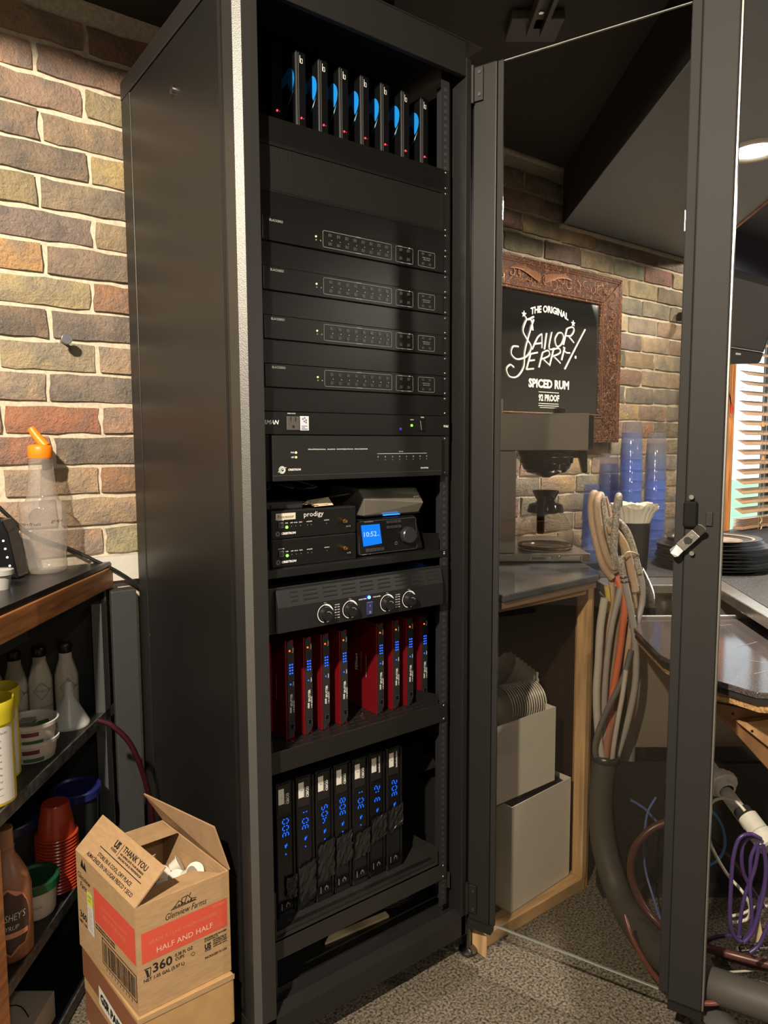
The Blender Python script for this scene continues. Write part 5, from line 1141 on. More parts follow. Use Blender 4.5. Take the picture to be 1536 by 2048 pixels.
# the two cartons underneath
def carton(z0, h, dx, dy, lab, ang, wx=.195, wy_=.275):
    o = NC_.copy(); o.z = 0; t = thing('closed_carton', lab, 'box', (o.x+.09, o.y+.13, z0))
    ax = Vector((math.cos(ang), math.sin(ang), 0)); ay = Vector((-math.sin(ang)-.10, math.cos(ang), 0)).normalized(); p = Vector((NC_.x+dx, NC_.y+dy, z0))
    bd_ = build(MB().prism([p, p+ax*wx, p+ax*wx+ay*wy_, p+ay*wy_], (0, 0, h-.0005)), 'box_body', mat('tan_cardboard', (.44, .27, .115), .8, bump=.1, scale=40, var=.06), t, bev=.003)
    build(MB().prism([p+ay*(wy_*.0)-ax*.0006+ZZ*(h*.30), p+ay*(wy_)-ax*.0006+ZZ*(h*.30), p+ay*(wy_)-ax*.0006+ZZ*(h*.92), p-ax*.0006+ZZ*(h*.92)], -ax*.0004), 'tape_band', mat('brown_tape', (.24, .10, .05), .45), bd_)
    build(MB().obox(p+ZZ*(h*.9)-ay*.001, ax*wx, -ay*.0006, ZZ*(h*.1)), 'top_crease', card, bd_)
    return t, p, ax, ay
t, p, ax, ay = carton(.108, .1035, -.004, -.006, 'brown carton directly under the open creamer carton, white lettered label on its side', .0, wx=.188)
D = Deco(p+ay*.245, -ay, ZZ, .002); lb = build(MB().add([D.p(*q) for q in ((.06, .062), (.06, .022), (.20, .012), (.20, .050))], [(3, 2, 1, 0)][::-1]), 'paper_label', paper, t)
lb.data.flip_normals() if False else None
D = Deco(p+ay*.245, -ay, ZZ, .0026); m = MB(); words(m, 'GSR PAPER', D, .068, .034, .018, w=.12, bold=.05, ang=-.07); build(m, 'lettering', black_ink, lb)
carton(.0005, .107, .001, .004, 'lowest brown carton on the floor, at the bottom of the stack', .0, wx=.180)
# ------------------------------------------------------------------ bar cabinet with granite top
dark_lam = mat('dark_mahogany_laminate', (.022, .010, .008), .45, bump=.05, scale=6, var=.3, streak=(8, 8, 1))
bc = thing('bar_cabinet', 'open pine-framed bar cabinet with a dark interior behind the glass door', 'cabinet', (.8, .25, 0))
pb = lambda x0, x1, y0, y1, z0, z1, n, m_=pine: build(MB().box(x0, x1, y0, y1, z0, z1), n, m_, bc, bev=.0015)
pb(.590, 1.0, -.005, .040, .0, .034, 'bottom_rail'); pb(.582, .5885, -.03, .03, 0, .062, 'end_block')
pb(.985, 1.004, -.006, .03, .0345, .8655, 'stile'); pb(1.0045, 1.016, -.002, .05, .0, .858, 'side_edge', plywood)
pb(.60, .984, .0, .03, .842, .8655, 'top_rail', plywood)
pb(1.0045, 1.014, .051, .50, .0, .858, 'side_panel', dark_lam); pb(.60, 1.0, .50, .512, .0, .858, 'back_panel', dark_lam); pb(.60, .984, .041, .50, .022, .034, 'floor_panel', dark_lam)
pb(.596, .5995, .041, .50, .0345, .858, 'side_panel', dark_lam)
p = _on(1145, 1456, (1, 0, 0), 1.004); build(MB().cyl((1.0, .30, .50), (1.0045, .30, .50), .003, 8), 'shelf_pin', chrome, bc)
gran = mat('dark_grey_granite', (.055, .060, .066), .12, bump=.0, scale=9, var=.45)
g = thing('granite_countertop', 'dark grey polished granite slab on the pine cabinet, under the coffee machine', 'countertop', (.85, .3, .862))
gp = [(.604, -.058), (.985, -.034), (1.022, -.016)]; a = ST(.829, 1.36)
gp += [(a.x, a.y), (1.3, YW-.012), (.604, YW-.012)]
build(MB().prism([(x, y, .882) for x, y in gp], (0, 0, .018)), 'slab', gran, g, bev=.003)
build(MB().prism([(x, y+.004, .866) for x, y in ((.604, -.055), (.985, -.034), (1.0, -.02), (1.0, .1), (.604, .1))], (0, 0, .0155)), 'substrate_edge', mat('brown_substrate', (.20, .13, .08), .6), g)
# white cartons in the cabinet
def wcarton(x, y, z, w, d, h, ang, lab, n='box'):
    ax = Vector((math.cos(ang), math.sin(ang), 0)); ay = Vector((-math.sin(ang), math.cos(ang), 0)); p = Vector((x, y, z)); t = thing('white_carton', lab, 'box', p+ax*w/2+ay*d/2, 'white cartons in the bar cabinet'); th = .003
    for o, a, b in ((p, ax*w, ay*th), (p+ay*(d-th), ax*w, ay*th), (p+ay*th, ax*th, ay*(d-2*th)), (p+ax*(w-th)+ay*th, ax*th, ay*(d-2*th))):
        build(MB().obox(o, a, b, ZZ*h), 'carton_side', white_card, t)
    build(MB().obox(p, ax*w, ay*d, ZZ*.003), 'bottom', white_card, t); return p, ax, ay, t
p1, ax, ay, t1 = wcarton(.716, .012, .0345, .255, .30, .288, .06, 'lower open white carton standing in the bar cabinet, dark blue packet on top')
q = PY(1029, 1612, .012); 
build(MB().obox(p1+ax*.004+ay*.004+ZZ*.004, ax*.247, ay*.29, ZZ*.255), 'packed_goods', mat('grey_goods', (.05, .05, .055), .6), t1)
bpkt = thing('blue_packet', 'shiny dark blue printed packet lying in the top of the lower white carton', 'packet', p1+ax*.12+ay*.1+ZZ*.26)
vs = []; fs = []; rp = random.Random(9)
for j in range(6):
    for i in range(8): vs.append(p1+ax*(.010+.235*i/7)+ay*(.008+.22*j/5)+ZZ*(.261+.016*math.sin(i*.9+j)*math.sin(PI*(j+.3)/6)+.012+rp.uniform(0, .006)))
for j in range(5):
    for i in range(7): q = j*8+i; fs.append((q, q+1, q+9, q+8))
build(MB().add(vs, fs), 'wrap', mat('navy_foil', (.012, .022, .05), .2, bump=.5, scale=40), bpkt, smooth=50)
m = MB(); Dp = Deco(p1+ax*.02+ay*.02+ZZ*.291, ax, ay); Dp.frame(.03, .0, .14, .03, .0015); Dp.rect(.09, .008, .11, .016); Dp.build('gold_print', mat('gold_print', (.45, .35, .15), .4), bpkt)
p2, ax2, ay2, t2 = wcarton(.640, .035, .3265, .270, .29, .210, .0, 'upper open white carton stacked on the lower one, full of plastic-wrapped lids')
lid_m = mat('white_lid_plastic', (.62, .59, .52), .35)
sl_ = thing('lid_sleeve', 'sleeve of nested white plastic lids lying in the upper white carton', 'lids', p2+ZZ*.18)
c0 = PY(1000, 1412, .13)
for i in range(15):
    a = (Vector((1, -.10, -.02))).normalized(); c = c0+a*(.0085*i)+ZZ*(.0)
    build(MB().lathe(c, [(.052, 0), (.054, .002), (.050, .005), (.030, .008), (0, .009)], 28, a), 'lid', lid_m, sl_, smooth=50)
sf = thing('ruffled_lid_stack', 'fanned stack of fluted white lids leaning at the back of the upper carton', 'lids', p2+ax2*.1+ay2*.2+ZZ*.25)
c0 = PY(1018, 1352, .17); a = Vector((.62, -.25, -.52)).normalized()
for i in range(7):
    c = c0+a*(.015*i-.03); m = MB(); n = 48; vs = []; e = a.orthogonal().normalized(); f2 = a.cross(e)
    for j, (r, h) in enumerate(((.0, .006), (.030, .006), (.050, .001), (.058, -.002))):
        for k in range(n): rr = r*(1+(.05 if j > 1 else 0)*math.sin(k*2*PI/n*12)); vs.append(c+a*h+e*(rr*math.cos(2*PI*k/n))+f2*(rr*math.sin(2*PI*k/n)))
    fs = [(j*n+k, j*n+(k+1) % n, (j+1)*n+(k+1) % n, (j+1)*n+k) for j in range(3) for k in range(n)]
    build(m.add(vs, fs), 'fluted_lid', lid_m, sf, smooth=60)
pl_ = thing('plastic_wrap', 'crumpled clear plastic bag over the lids in the upper carton', 'plastic bag', p2+ax2*.13+ay2*.1+ZZ*.2)
vs = []; fs = []
for j in range(9):
    for i in range(13):
        u = i/12; v = j/8; r = .070+.004*math.sin(i*2.1+j*1.7)
        vs.append(p2+ax2*(.012+.235*u)+ay2*(.03+.19*v)+ZZ*(.175+.070*math.sin(PI*min(1, v*1.1+.02))*(.75+.25*math.sin(PI*u))+.006*math.sin(i*3+j*2)))
for j in range(8):
    for i in range(12): q = j*13+i; fs.append((q, q+1, q+14, q+13))
build(MB().add(vs, fs), 'film', clear('clear_film', (.9, .9, .9), .12, 1.5, body=.12, bodycol=(.8, .76, .66)), pl_, smooth=70)

# coffee machine
cm = thing('coffee_machine', 'stainless pour-over coffee brewer with a black filter basket on the granite', 'coffee machine', ST(.66, .86, .901))
stl = mat('satin_stainless', (.50, .47, .43), .28, .95, bump=.02, scale=30, streak=(1, 1, 30))
def sbox(s0, s1, t0, t1, z0, z1): return MB().obox(ST(s0, t0, z0), E1*(s1-s0), E2*(t1-t0), ZZ*(z1-z0))
build(sbox(.47, .845, .757, 1.16, .905, .928), 'warmer_base', stl, cm, bev=.002)
for a, b in ((.50, .80), (.83, .80), (.50, 1.1), (.83, 1.1)): build(MB().cyl(ST(a, b, .9005), ST(a, b, .905), .012, 14), 'foot', rubber, cm)
build(sbox(.47, .626, .7575, 1.16, .9285, 1.2285), 'column', stl, cm, bev=.003)
build(sbox(.47, .832, .757, 1.16, 1.229, 1.334), 'head', stl, cm, bev=.002)
build(sbox(.8325, .850, .765, 1.12, 1.232, 1.330), 'side_cap', gloss_black, cm, bev=.004)
build(sbox(.47, .832, .7545, .7568, 1.3315, 1.3345), 'top_edge', chrome, cm)
build(MB().prism([ST(.585, .757, 1.3345), ST(.585, .80, 1.3345), ST(.50, .80, 1.3345), ST(.50, .757, 1.3345)], (0, 0, .042)), 'upper_cover', stl, cm, bev=.002)
build(MB().lathe(ST(.782, .90, 1.3345), [(.050, 0), (.048, .003), (.026, .006), (.020, .008), (.020, .020), (.017, .022), (0, .022)], 28), 'fill_lid', gloss_black, cm, smooth=40)
for s0 in (.667, .752):
    build(sbox(s0, s0+.068, .7535, .7568, .9085, .9225), 'switch_bezel', chrome, cm, bev=.003); build(sbox(s0+.006, s0+.062, .7525, .7534, .911, .920), 'rocker_switch', mat('grey_switch', (.2, .19, .18), .3), cm, bev=.002)
bs = ST(.735, .86, 0)
bk_ = build(MB().lathe((bs.x, bs.y, 1.228), [(.088, 0), (.088, -.006), (.082, -.018), (.080, -.020), (.079, -.038), (.074, -.040), (.068, -.056), (.064, -.058), (.058, -.066), (.018, -.078), (.012, -.082), (0, -.082)], 40), 'filter_basket', gloss_black, cm, smooth=35)
m = MB(); m.obox(ST(.810, .83, 1.205), E1*.034, E2*.018, ZZ*.022); build(m, 'basket_arm', gloss_black, cm, bev=.003)
m = MB().hexa([ST(.838, .826, 1.160), ST(.852, .826, 1.160), ST(.852, .850, 1.160), ST(.838, .850, 1.160), ST(.822, .826, 1.226), ST(.850, .826, 1.226), ST(.850, .850, 1.226), ST(.822, .850, 1.226)]); build(m, 'basket_handle', gloss_black, cm, bev=.004)
build(MB().lathe(ST(.735, .86, .9282), [(0, 0), (.083, 0), (.083, .0015), (0, .002)], 36), 'warmer_plate', mat('worn_warmer_plate', (.10, .085, .07), .3, .6), cm, smooth=40)
# glass carafe
cf = thing('glass_carafe', 'glass coffee carafe with a black collar and handle on the warmer', 'carafe', ST(.735, .86, .9305))
cz = .9305; c = Vector((bs.x, bs.y, cz))
cg = clear('carafe_glass', (.93, .91, .88), .02, 1.5, body=.05, bodycol=(.5, .4, .3))
build(MB().lathe(c, [(0, .004), (.060, .002), (.074, .0), (.082, .010), (.0855, .030), (.084, .050), (.076, .072), (.062, .095), (.053, .112), (.050, .118)], 48), 'glass_bowl', cg, cf, smooth=60)
build(MB().lathe(c, [(.074, .0005), (.081, .0035), (.0835, .009), (.0825, .013)], 48), 'base_ring', mat('dark_brown_glass', (.05, .03, .02), .1), cf, smooth=60)
build(MB().lathe(c, [(.0535, .110), (.0555, .112), (.0550, .118), (.0500, .134), (.0425, .137), (.030, .140), (.026, .146), (.034, .160), (.0405, .174), (.0385, .176), (.030, .162), (0, .150)], 40), 'collar_and_lid', gloss_black, cf, smooth=35)
hv = (CAM-c); hv.z = 0; hv = (hv.normalized()+E1*-.15).normalized()
m = MB(); hw = Vector((-hv.y, hv.x, 0))
m.prism([c+hv*.045+ZZ*.158, c+hv*.085+ZZ*.164, c+hv*.098+ZZ*.150, c+hv*.099+ZZ*.060, c+hv*.088+ZZ*.052, c+hv*.082+ZZ*.060, c+hv*.082+ZZ*.138, c+hv*.045+ZZ*.132], hw*.0); m = MB().prism([q+(-hw)*.011 for q in (c+hv*.040+ZZ*.158, c+hv*.088+ZZ*.164, c+hv*.100+ZZ*.150, c+hv*.101+ZZ*.062, c+hv*.093+ZZ*.052, c+hv*.086+ZZ*.060, c+hv*.084+ZZ*.138, c+hv*.040+ZZ*.130)], hw*.022)
build(m, 'handle', gloss_black, cf, bev=.004)
m = MB()
for j in range(9): curved_words(m, 'caution hot liquids'[:18-j], c, .0865-.0022*j, math.atan2(-.8, -.6)+.28, cz+.085-.0065*j, .0034, .052)
build(m, 'lettering', mat('cream_print', (.6, .5, .35), .5), cf)
# grey flexible pipe behind the machine
m = MB(); cps = [ST(.85, .84, .905+.012), ST(.875, .90, .918), ST(.91, .98, .93)]

# ------------------------------------------------------------------ framed rum mirror
sg = thing('framed_mirror_sign', 'dark mirror with white rum lettering in a carved copper-brown frame on the brick wall', 'sign', (1.56, YW-.02, 1.253))
sx0, sx1, sz0, sz1, fy_ = 1.13, 1.998, 1.253, 1.917, .622
fm = mat('carved_copper_frame', (.16, .065, .03), .38, .25); nt = fm.node_tree; bsd = nt.nodes['Principled BSDF']
tc = nt.nodes.new('ShaderNodeTexCoord'); nz = nt.nodes.new('ShaderNodeTexNoise'); nz.inputs['Scale'].default_value = 14; vo = nt.nodes.new('ShaderNodeTexVoronoi'); vo.feature = 'DISTANCE_TO_EDGE'; vo.inputs['Scale'].default_value = 46
va = nt.nodes.new('ShaderNodeVectorMath'); va.operation = 'MULTIPLY_ADD'; va.inputs[1].default_value = (.18, .18, .18)
nt.links.new(tc.outputs['Object'], nz.inputs['Vector']); nt.links.new(nz.outputs['Color'], va.inputs[0]); nt.links.new(tc.outputs['Object'], va.inputs[2]); nt.links.new(va.outputs[0], vo.inputs['Vector'])
mr = nt.nodes.new('ShaderNodeMapRange'); mr.inputs[1].default_value = .03; mr.inputs[2].default_value = .09; mr.inputs[3].default_value = 1; mr.inputs[4].default_value = 0; nt.links.new(vo.outputs[0], mr.inputs[0])
mx = nt.nodes.new('ShaderNodeMix'); mx.data_type = 'RGBA'; mx.inputs[6].default_value = (.045, .018, .011, 1); mx.inputs[7].default_value = (.21, .095, .045, 1); nt.links.new(mr.outputs[0], mx.inputs[0]); nt.links.new(mx.outputs[2], bsd.inputs['Base Color'])
bp = nt.nodes.new('ShaderNodeBump'); bp.inputs['Strength'].default_value = .7; bp.inputs['Distance'].default_value = .004; nt.links.new(mr.outputs[0], bp.inputs['Height']); nt.links.new(bp.outputs[0], bsd.inputs['Normal'])
fwid, fht = .128, .115
yf, yb = .615, .650
def framepiece(a0, a1, b1, b0): # outer a0->a1, inner b0,b1 (xz)
    return build(MB().prism([(q[0], yf+(.0 if k < 2 else .010), q[1]) for k, q in enumerate((a0, a1, b1, b0))], (0, yb-yf-.010, 0)), 'frame_rail', fm, sg, bev=.003)
o = ((sx0, sz0), (sx1, sz0), (sx1, sz1), (sx0, sz1)); i_ = ((sx0+fwid, sz0+fht), (sx1-fwid, sz0+fht), (sx1-fwid, sz1-fht), (sx0+fwid, sz1-fht))
for k in range(4): framepiece(o[k], o[(k+1) % 4], i_[(k+1) % 4], i_[k])
cop = mat('copper_relief', (.24, .11, .055), .35, .3)
# raised relief lines: bead border, leaf scrolls and wings
rel = MB()
def sc_(pts, r=.0016): rel.tube([(x, yf-.0005+(0.0), z) for x, z in pts], r, 4, smooth=3)
for (x0, x1, z0, z1) in ((sx0+.012, sx1-.012, sz0+.012, sz1-.012), (sx0+.020, sx1-.020, sz0+.020, sz1-.020)):
    rel.tube([(x0, yf, z0), (x1, yf, z0), (x1, yf, z1), (x0, yf, z1), (x0, yf, z0)], .0011, 4, smooth=0)
xx = sx0+.03
yy = yf+.009
for x0, x1, z0, z1 in ((sx0+fwid-.014, sx1-fwid+.014, sz0+fht-.014, sz1-fht+.014), (sx0+fwid-.004, sx1-fwid+.004, sz0+fht-.004, sz1-fht+.004)):
    rel.tube([(x0, yy-.003, z0), (x1, yy-.003, z0), (x1, yy-.003, z1), (x0, yy-.003, z1), (x0, yy-.003, z0)], .0016, 4, smooth=0)
def scroll(x, z, a, k, s):
    pts = []
    for q in range(12): th_ = q/11*4.4; r = s*(1-.072*q); pts.append((x+r*math.cos(a+k*th_)*.9, z+r*math.sin(a+k*th_)*.9))
    rel.tube([(px_, yf+.001, pz_) for px_, pz_ in pts], .0015, 4, smooth=2)
rs_ = random.Random(4)
zt_ = sz1-.062
for i in range(17):
    x = sx0+.07+i*.046; scroll(x, zt_+.008*math.sin(i*2.2), rs_.uniform(0, 6), (-1)**i, .020+.004*(i % 3))
for i in range(12): z = sz0+.06+i*.046; scroll(sx1-.062+.008*math.sin(i*2), z, rs_.uniform(0, 6), (-1)**i, .020+.004*(i % 3)); scroll(sx0+.062, z, rs_.uniform(0, 6), (-1)**i, .020)
for sgn in (-1, 1):       # spread wings at the top centre
    for k in range(8): sc_([(1.50+sgn*.035*0+.06*sgn*.2, zt_-.014+.004*k), (1.50+sgn*(.06+.008*k), zt_+.002+.004*k), (1.50+sgn*(.115+.008*k), zt_+.022-.001*k)], .0013)
build(rel, 'carved_relief', cop, sg, kind='stuff')
mir = mat('dark_mirror', (.16, .17, .17), .04, .95)
build(MB().box(sx0+fwid-.004, sx1-fwid+.004, .632, .636, sz0+fht-.004, sz1-fht+.004), 'mirror_panel', mir, sg)
D = Deco((0, .632, 0), XX, ZZ, .0006); wi = mat('bright_white_lettering', (.78, .76, .70), .5)
m = MB(); xc = 1.565
s_ = 'THE ORIGINAL'
vs, fs = text_mesh(s_, 0, .03); x1 = max(p.x for p in vs); out = []
for p in vs: t_ = (p.x/x1-.5); xx = xc+t_*.215; out.append(D.p(xx+.002, 1.742+p.y/.7*.024-.42*(t_*.215)**2*3.6))
m.add(out, fs)
build(m, 'lettering', wi, sg)
m = MB()
for cx_, cz_ in ((xc-.142, 1.722), (xc+.140, 1.716)):
    pts = [(cx_+(.014 if q % 2 == 0 else .006)*math.sin(q*PI/5), cz_+(.014 if q % 2 == 0 else .006)*math.cos(q*PI/5)) for q in range(10)]
    D.mb = MB(); D.poly(pts); m.add(D.mb.v, [(0, k, k+1) for k in range(1, 9)]); D.mb = MB()
    m2 = MB(); vs = [D.p(cx_, cz_)]+[D.p(*q) for q in pts]; m2.add(vs, [(0, k, k % 10+1) for k in range(1, 11)]); build(m2, 'star', wi, sg)
m = MB(); words(m, 'SPICED RUM', D, xc+.005, 1.461, .030, w=.235, align='c', bold=.045); words(m, '92 PROOF', D, xc+.005, 1.412, .023, w=.120, align='c', bold=.04); build(m, 'lettering', wi, sg)
D.mb = MB()
D.rect(xc-.055, 1.443, xc+.062, 1.4455); D.rect(xc-.055, 1.400, xc+.062, 1.4025); D.rect(xc-.055, 1.392, xc+.062, 1.3945); D.rect(xc-.047, 1.385, xc+.055, 1.387)
D.build('rule_lines', wi, sg)
# the slanted script word pair, drawn stroke by stroke
def strokes(lst, w):
    mm_ = MB()
    for st_ in lst:
        pts = [Vector(D.p(*q)) for q in st_]; 
        if len(pts) > 2: pts = spline(pts, 4)
        mm_.tube(pts, w, 6, smooth=0)
    return mm_
# measured letters (x, z) in the plane of the mirror, from the slanted lettering
def W_(px_, py_): p = PY(px_, py_, .6315); return (p.x, p.z)
o_, s__ = (980, 480), .36198
def L_(*pts): return [W_(980+.36198*a, 480+.36198*b) for a, b in pts]
big = [L_((195, 425), (205, 440), (240, 425)), L_((215, 435), (228, 450), (235, 500)), L_((200, 440), (180, 500), (200, 545), (225, 590), (205, 640), (150, 660), (115, 630), (125, 590), (155, 590)),
       L_((240, 440), (215, 520), (190, 620), (185, 700), (150, 755), (105, 755), (88, 715), (110, 690), (130, 705))]
thin = [L_((232, 605), (262, 540), (285, 520)), L_((285, 520), (285, 598)), L_((245, 575), (285, 570)),                       # A
        L_((312, 515), (300, 605)), L_((340, 510), (325, 600), (355, 600)),                                                 # I L
        L_((375, 515), (358, 550), (368, 588), (390, 580), (405, 545), (395, 515), (375, 515)),                              # O
        L_((425, 490), (405, 580)), L_((425, 490), (455, 482), (462, 505), (445, 530), (418, 530)), L_((435, 535), (462, 568)), # R
        L_((225, 625), (200, 718)), L_((225, 630), (262, 622)), L_((215, 668), (245, 664)), L_((200, 716), (240, 712)),       # E
        L_((290, 622), (270, 705)), L_((290, 622), (320, 612), (325, 640), (282, 660)), L_((295, 662), (330, 695)),             # R
        L_((350, 608), (330, 690)), L_((350, 605), (380, 600), (385, 625), (342, 645)), L_((355, 648), (388, 682)),             # R
        L_((405, 590), (415, 620), (440, 625)), L_((525, 495), (470, 600), (412, 715)), L_((395, 665), (412, 595))]           # Y
bgm = strokes(big, .0042); build(bgm, 'script_lettering', wi, sg, smooth=60)
bgm = strokes(thin, .0036); build(bgm, 'script_lettering', wi, sg, smooth=60)
dd = W_(980+.36198*473, 480+.36198*648); D.mb = MB(); D.disc(dd[0], dd[1], .006); D.build('full_stop', wi, sg)

# ------------------------------------------------------------------ bar mat surface, sink, front counter
BZ2 = .805
ssm = mat('worn_stainless_rim', (.55, .52, .47), .3, .9, bump=.1, scale=60, var=.1)
bm_t = thing('bar_counter', 'dark textured rubber-covered bar top holding cups and plates', 'bar top', ST(1.3, 1.3, .77))
wallx = lambda s: (YW-.012+.6*s)/.8
build(MB().prism([ST(.90, 1.045, .775), ST(1.352, 1.045, .775), ST(1.262, .50, .775), ST(1.20, .15, .775), ST(2.3, .15, .775), ST(2.3, wallx(2.3), .775), ST(.90, wallx(.90), .775)], (0, 0, .03)), 'bar_slab', mat('black_rubber_mat', (.035, .034, .034), .55, bump=1, scale=220, var=.6), bm_t)
sk = thing('steel_sink', 'stainless steel bar sink with two basins and a worn rim, right of the hoses', 'sink', ST(1.15, .9, .36))
build(MB().prism([ST(.94, .915, .775), ST(1.275, .915, .775), ST(1.352, 1.044, .775), ST(.94, 1.044, .775)], (0, 0, .027)), 'rear_ledge', ssm, sk, bev=.003)
build(MB().prism([ST(1.276, .915, .775), ST(1.215, .471, .775), ST(1.185, .30, .775), ST(1.225, .30, .775), ST(1.261, .50, .775), ST(1.351, 1.04, .775)], (0, 0, .030)), 'side_rail', ssm, sk, bev=.003)
build(sbox(.945, 2.2, .690, .702, .741, .758), 'front_rim', mat('bright_steel_rim', (.7, .68, .64), .3, .8), sk, bev=.002)
build(sbox(.945, 1.45, .703, .706, .365, .741), 'front_apron', mat('beige_steel', (.30, .255, .21), .5, .4), sk)
beige = mat('beige_steel', (.30, .255, .21), .5, .4)
build(sbox(.945, 1.80, .985, .99, .50, .7745), 'basin_back', mat('beige_steel', (.30, .255, .21), .5, .4), sk)
build(sbox(.945, .95, .707, .984, .50, .757), 'basin_side', steel, sk); build(sbox(.945, 1.80, .707, .984, .495, .4995), 'basin_floor', steel, sk)
build(sbox(1.16, 1.172, .707, .984, .50, .752), 'divider', steel, sk, bev=.004)
build(sbox(1.79, 1.80, .707, .984, .50, .7745), 'basin_side', beige, sk)
build(MB().cyl(ST(.955, .715, .30), ST(.955, .715, .37), .022, 20), 'drain_cup', mat('chalky_grey_plastic', (.24, .24, .21), .7, bump=.6, scale=90), sk, smooth=40)
build(MB().lathe(ST(1.01, .75, .70), [(.020, 0), (.020, .05), (.012, .055), (0, .055)], 16), 'drain_plug', soft_black, sk, smooth=40)
build(MB().tube([ST(1.0, .74, .72), ST(1.05, .74, .725), ST(1.07, .76, .735)], .004, 8), 'wire_handle', chrome, sk, smooth=60)
kp = thing('void_board', 'black board standing in for the dark void under the bar', 'board', ST(1.5, .6, 0))
build(sbox(.84, 2.6, .60, .615, 0, .362), 'board', black_paint, kp)  # black sheet painted in for the shaded hollow below the sink
build(sbox(.84, 2.6, .553, .5995, 0, .012), 'lower_edge', mat('dark_trim', (.02, .018, .016), .6), kp)
for s0 in (.98, 1.45): build(MB().cyl(ST(s0, .60, .03), ST(s0, .597, .03), .004, 8), 'screw', chrome, kp)
fc = thing('front_counter', 'scuffed dark laminate counter with worn edge on a particle board base, right of the door', 'counter', ST(1.2, .4, .70))
cpts = [(.921, .685), (.921, .621), (.893, .341), (.931, .171), (.985, .085), (1.02, .078), (1.9, .10), (1.9, .685)]
blm = mat('scuffed_laminate', (.075, .064, .062), .085, bump=.02, scale=300, var=.5, spec=.35)
build(MB().prism([ST(a, b, .737) for a, b in cpts], (0, 0, .013)), 'laminate_top', blm, fc, bev=.002)
e2_ = [(.924, .68), (.925, .621), (.898, .341), (.936, .173), (.989, .088), (1.022, .082), (1.9, .104), (1.9, .68)]
build(MB().prism([ST(a, b, .723) for a, b in e2_], (0, 0, .0138)), 'black_edge', mat('chipped_black_edge', (.02, .017, .014), .6, bump=.8, scale=80), fc)
e3_ = [(a+.008*(a < 1.5), b+.006*(b < .6)) for a, b in e2_]
build(MB().prism([ST(a, b, .705) for a, b in e3_], (0, 0, .0178)), 'particle_board', mat('particle_board', (.40, .235, .10), .8, bump=.6, scale=160, var=.45), fc)
# scratches in the laminate
D = Deco(ST(0, 0, .750), E1, E2, .0004)
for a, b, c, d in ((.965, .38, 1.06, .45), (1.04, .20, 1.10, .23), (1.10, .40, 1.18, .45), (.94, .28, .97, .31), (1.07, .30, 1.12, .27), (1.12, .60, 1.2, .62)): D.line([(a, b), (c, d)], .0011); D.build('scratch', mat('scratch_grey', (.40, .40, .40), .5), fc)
# under the counter: plywood brace and panel
br = thing('plywood_brace', 'triangular plywood brace under the particle board counter', 'brace', ST(1.2, .2, .4))
pb1 = [PT(1415, 1398, .22), PT(1560, 1432, .22), PT(1560, 1580, .22), PT(1480, 1490, .22)]
build(MB().prism([p+ZZ*0 for p in (PT(1412, 1402, .22), PT(1600, 1440, .22), PT(1600, 1600, .22), PT(1536, 1538, .22))], E2*.018), 'brace_board', mat('brown_plywood', (.21, .105, .045), .6, bump=.1, scale=5, var=.25, streak=(3, 3, 1)), br, bev=.001)
build(MB().prism([PT(1478, 1447, .20), PT(1600, 1430, .20), PT(1600, 1545, .20)], E2*.018), 'light_panel', plywood, br, bev=.001)
for x, y, t_ in ((1466, 1428, .2195), (1504, 1462, .1995)): c = PT(x, y, t_); build(MB().cyl(c, c-E2*.001, .003, 8), 'nail_head', black_ink, br)
# faucet hose and stuff
fh = thing('ribbed_hose', 'shiny ribbed metal hose curving down into the sink beside the tubes', 'hose', PT(1292, 1180, .74))
pts = spline([PT(x, y, t_) for x, y, t_ in ((1279, 1140, .72), (1287, 1155, .73), (1296, 1175, .74), (1301, 1195, .75), (1299, 1214, .75))], 9); m = MB(); n = 12
for i in range(len(pts)-1):
    d = (pts[i+1]-pts[i]).normalized(); m.lathe(pts[i], [(.0105, 0), (.0128, .001), (.0128, .0025), (.0105, .0035)], n, d)
build(m, 'ribs', mat('silver_hose', (.40, .39, .37), .35, .9), fh, smooth=60, kind='stuff')
build(MB().cyl(PT(1299, 1214, .75), PT(1301, 1236, .75), .017, 16), 'nozzle', soft_black, fh, smooth=40)
# ------------------------------------------------------------------ bundle of tubes
tan_b = mat('tan_braided_tube', (.50, .36, .24), .5, bump=.9, scale=260); gry_b = mat('clear_braided_tube', (.38, .35, .30), .35, bump=1, scale=240, var=.5)
gt = mat('grey_tube', (.36, .34, .32), .4); wt = mat('milky_tube', (.52, .48, .43), .35); ot = mat('orange_red_tube', (.66, .17, .08), .4); yt = mat('yellow_tube', (.62, .50, .10), .4); dt = mat('dull_olive_tube', (.30, .25, .17), .45); pk = mat('dusty_pink_tube', (.35, .17, .12), .5); dg = mat('dark_grey_tube', (.13, .125, .11), .5)
def tubeobj(nm, lab, m_, r, *pts):
    o = build(MB().tube([PT(x, y, t_) for x, y, t_ in pts], r, 12, smooth=5), nm, m_, smooth=60); return tagit(o, lab, 'tube', 'drink tubes hanging beside the granite')
B = .66
tubeobj('braided_tube', 'outermost left tan braided tube looping up in front of the blue cups', tan_b, .0105, (1224, 1156, B-.02), (1206, 1130, B-.02), (1193, 1085, B-.01), (1184, 1040, B), (1183, 1005, B+.01), (1188, 987, B+.02), (1196, 1000, B+.03), (1203, 1045, B+.03), (1212, 1090, B+.02))
tubeobj('braided_tube', 'second tan braided tube running just inside the outermost loop', tan_b, .0100, (1230, 1143, B-.03), (1216, 1118, B-.035), (1204, 1080, B-.03), (1196, 1035, B-.02), (1194, 1005, B-.01), (1200, 990, B+.01))
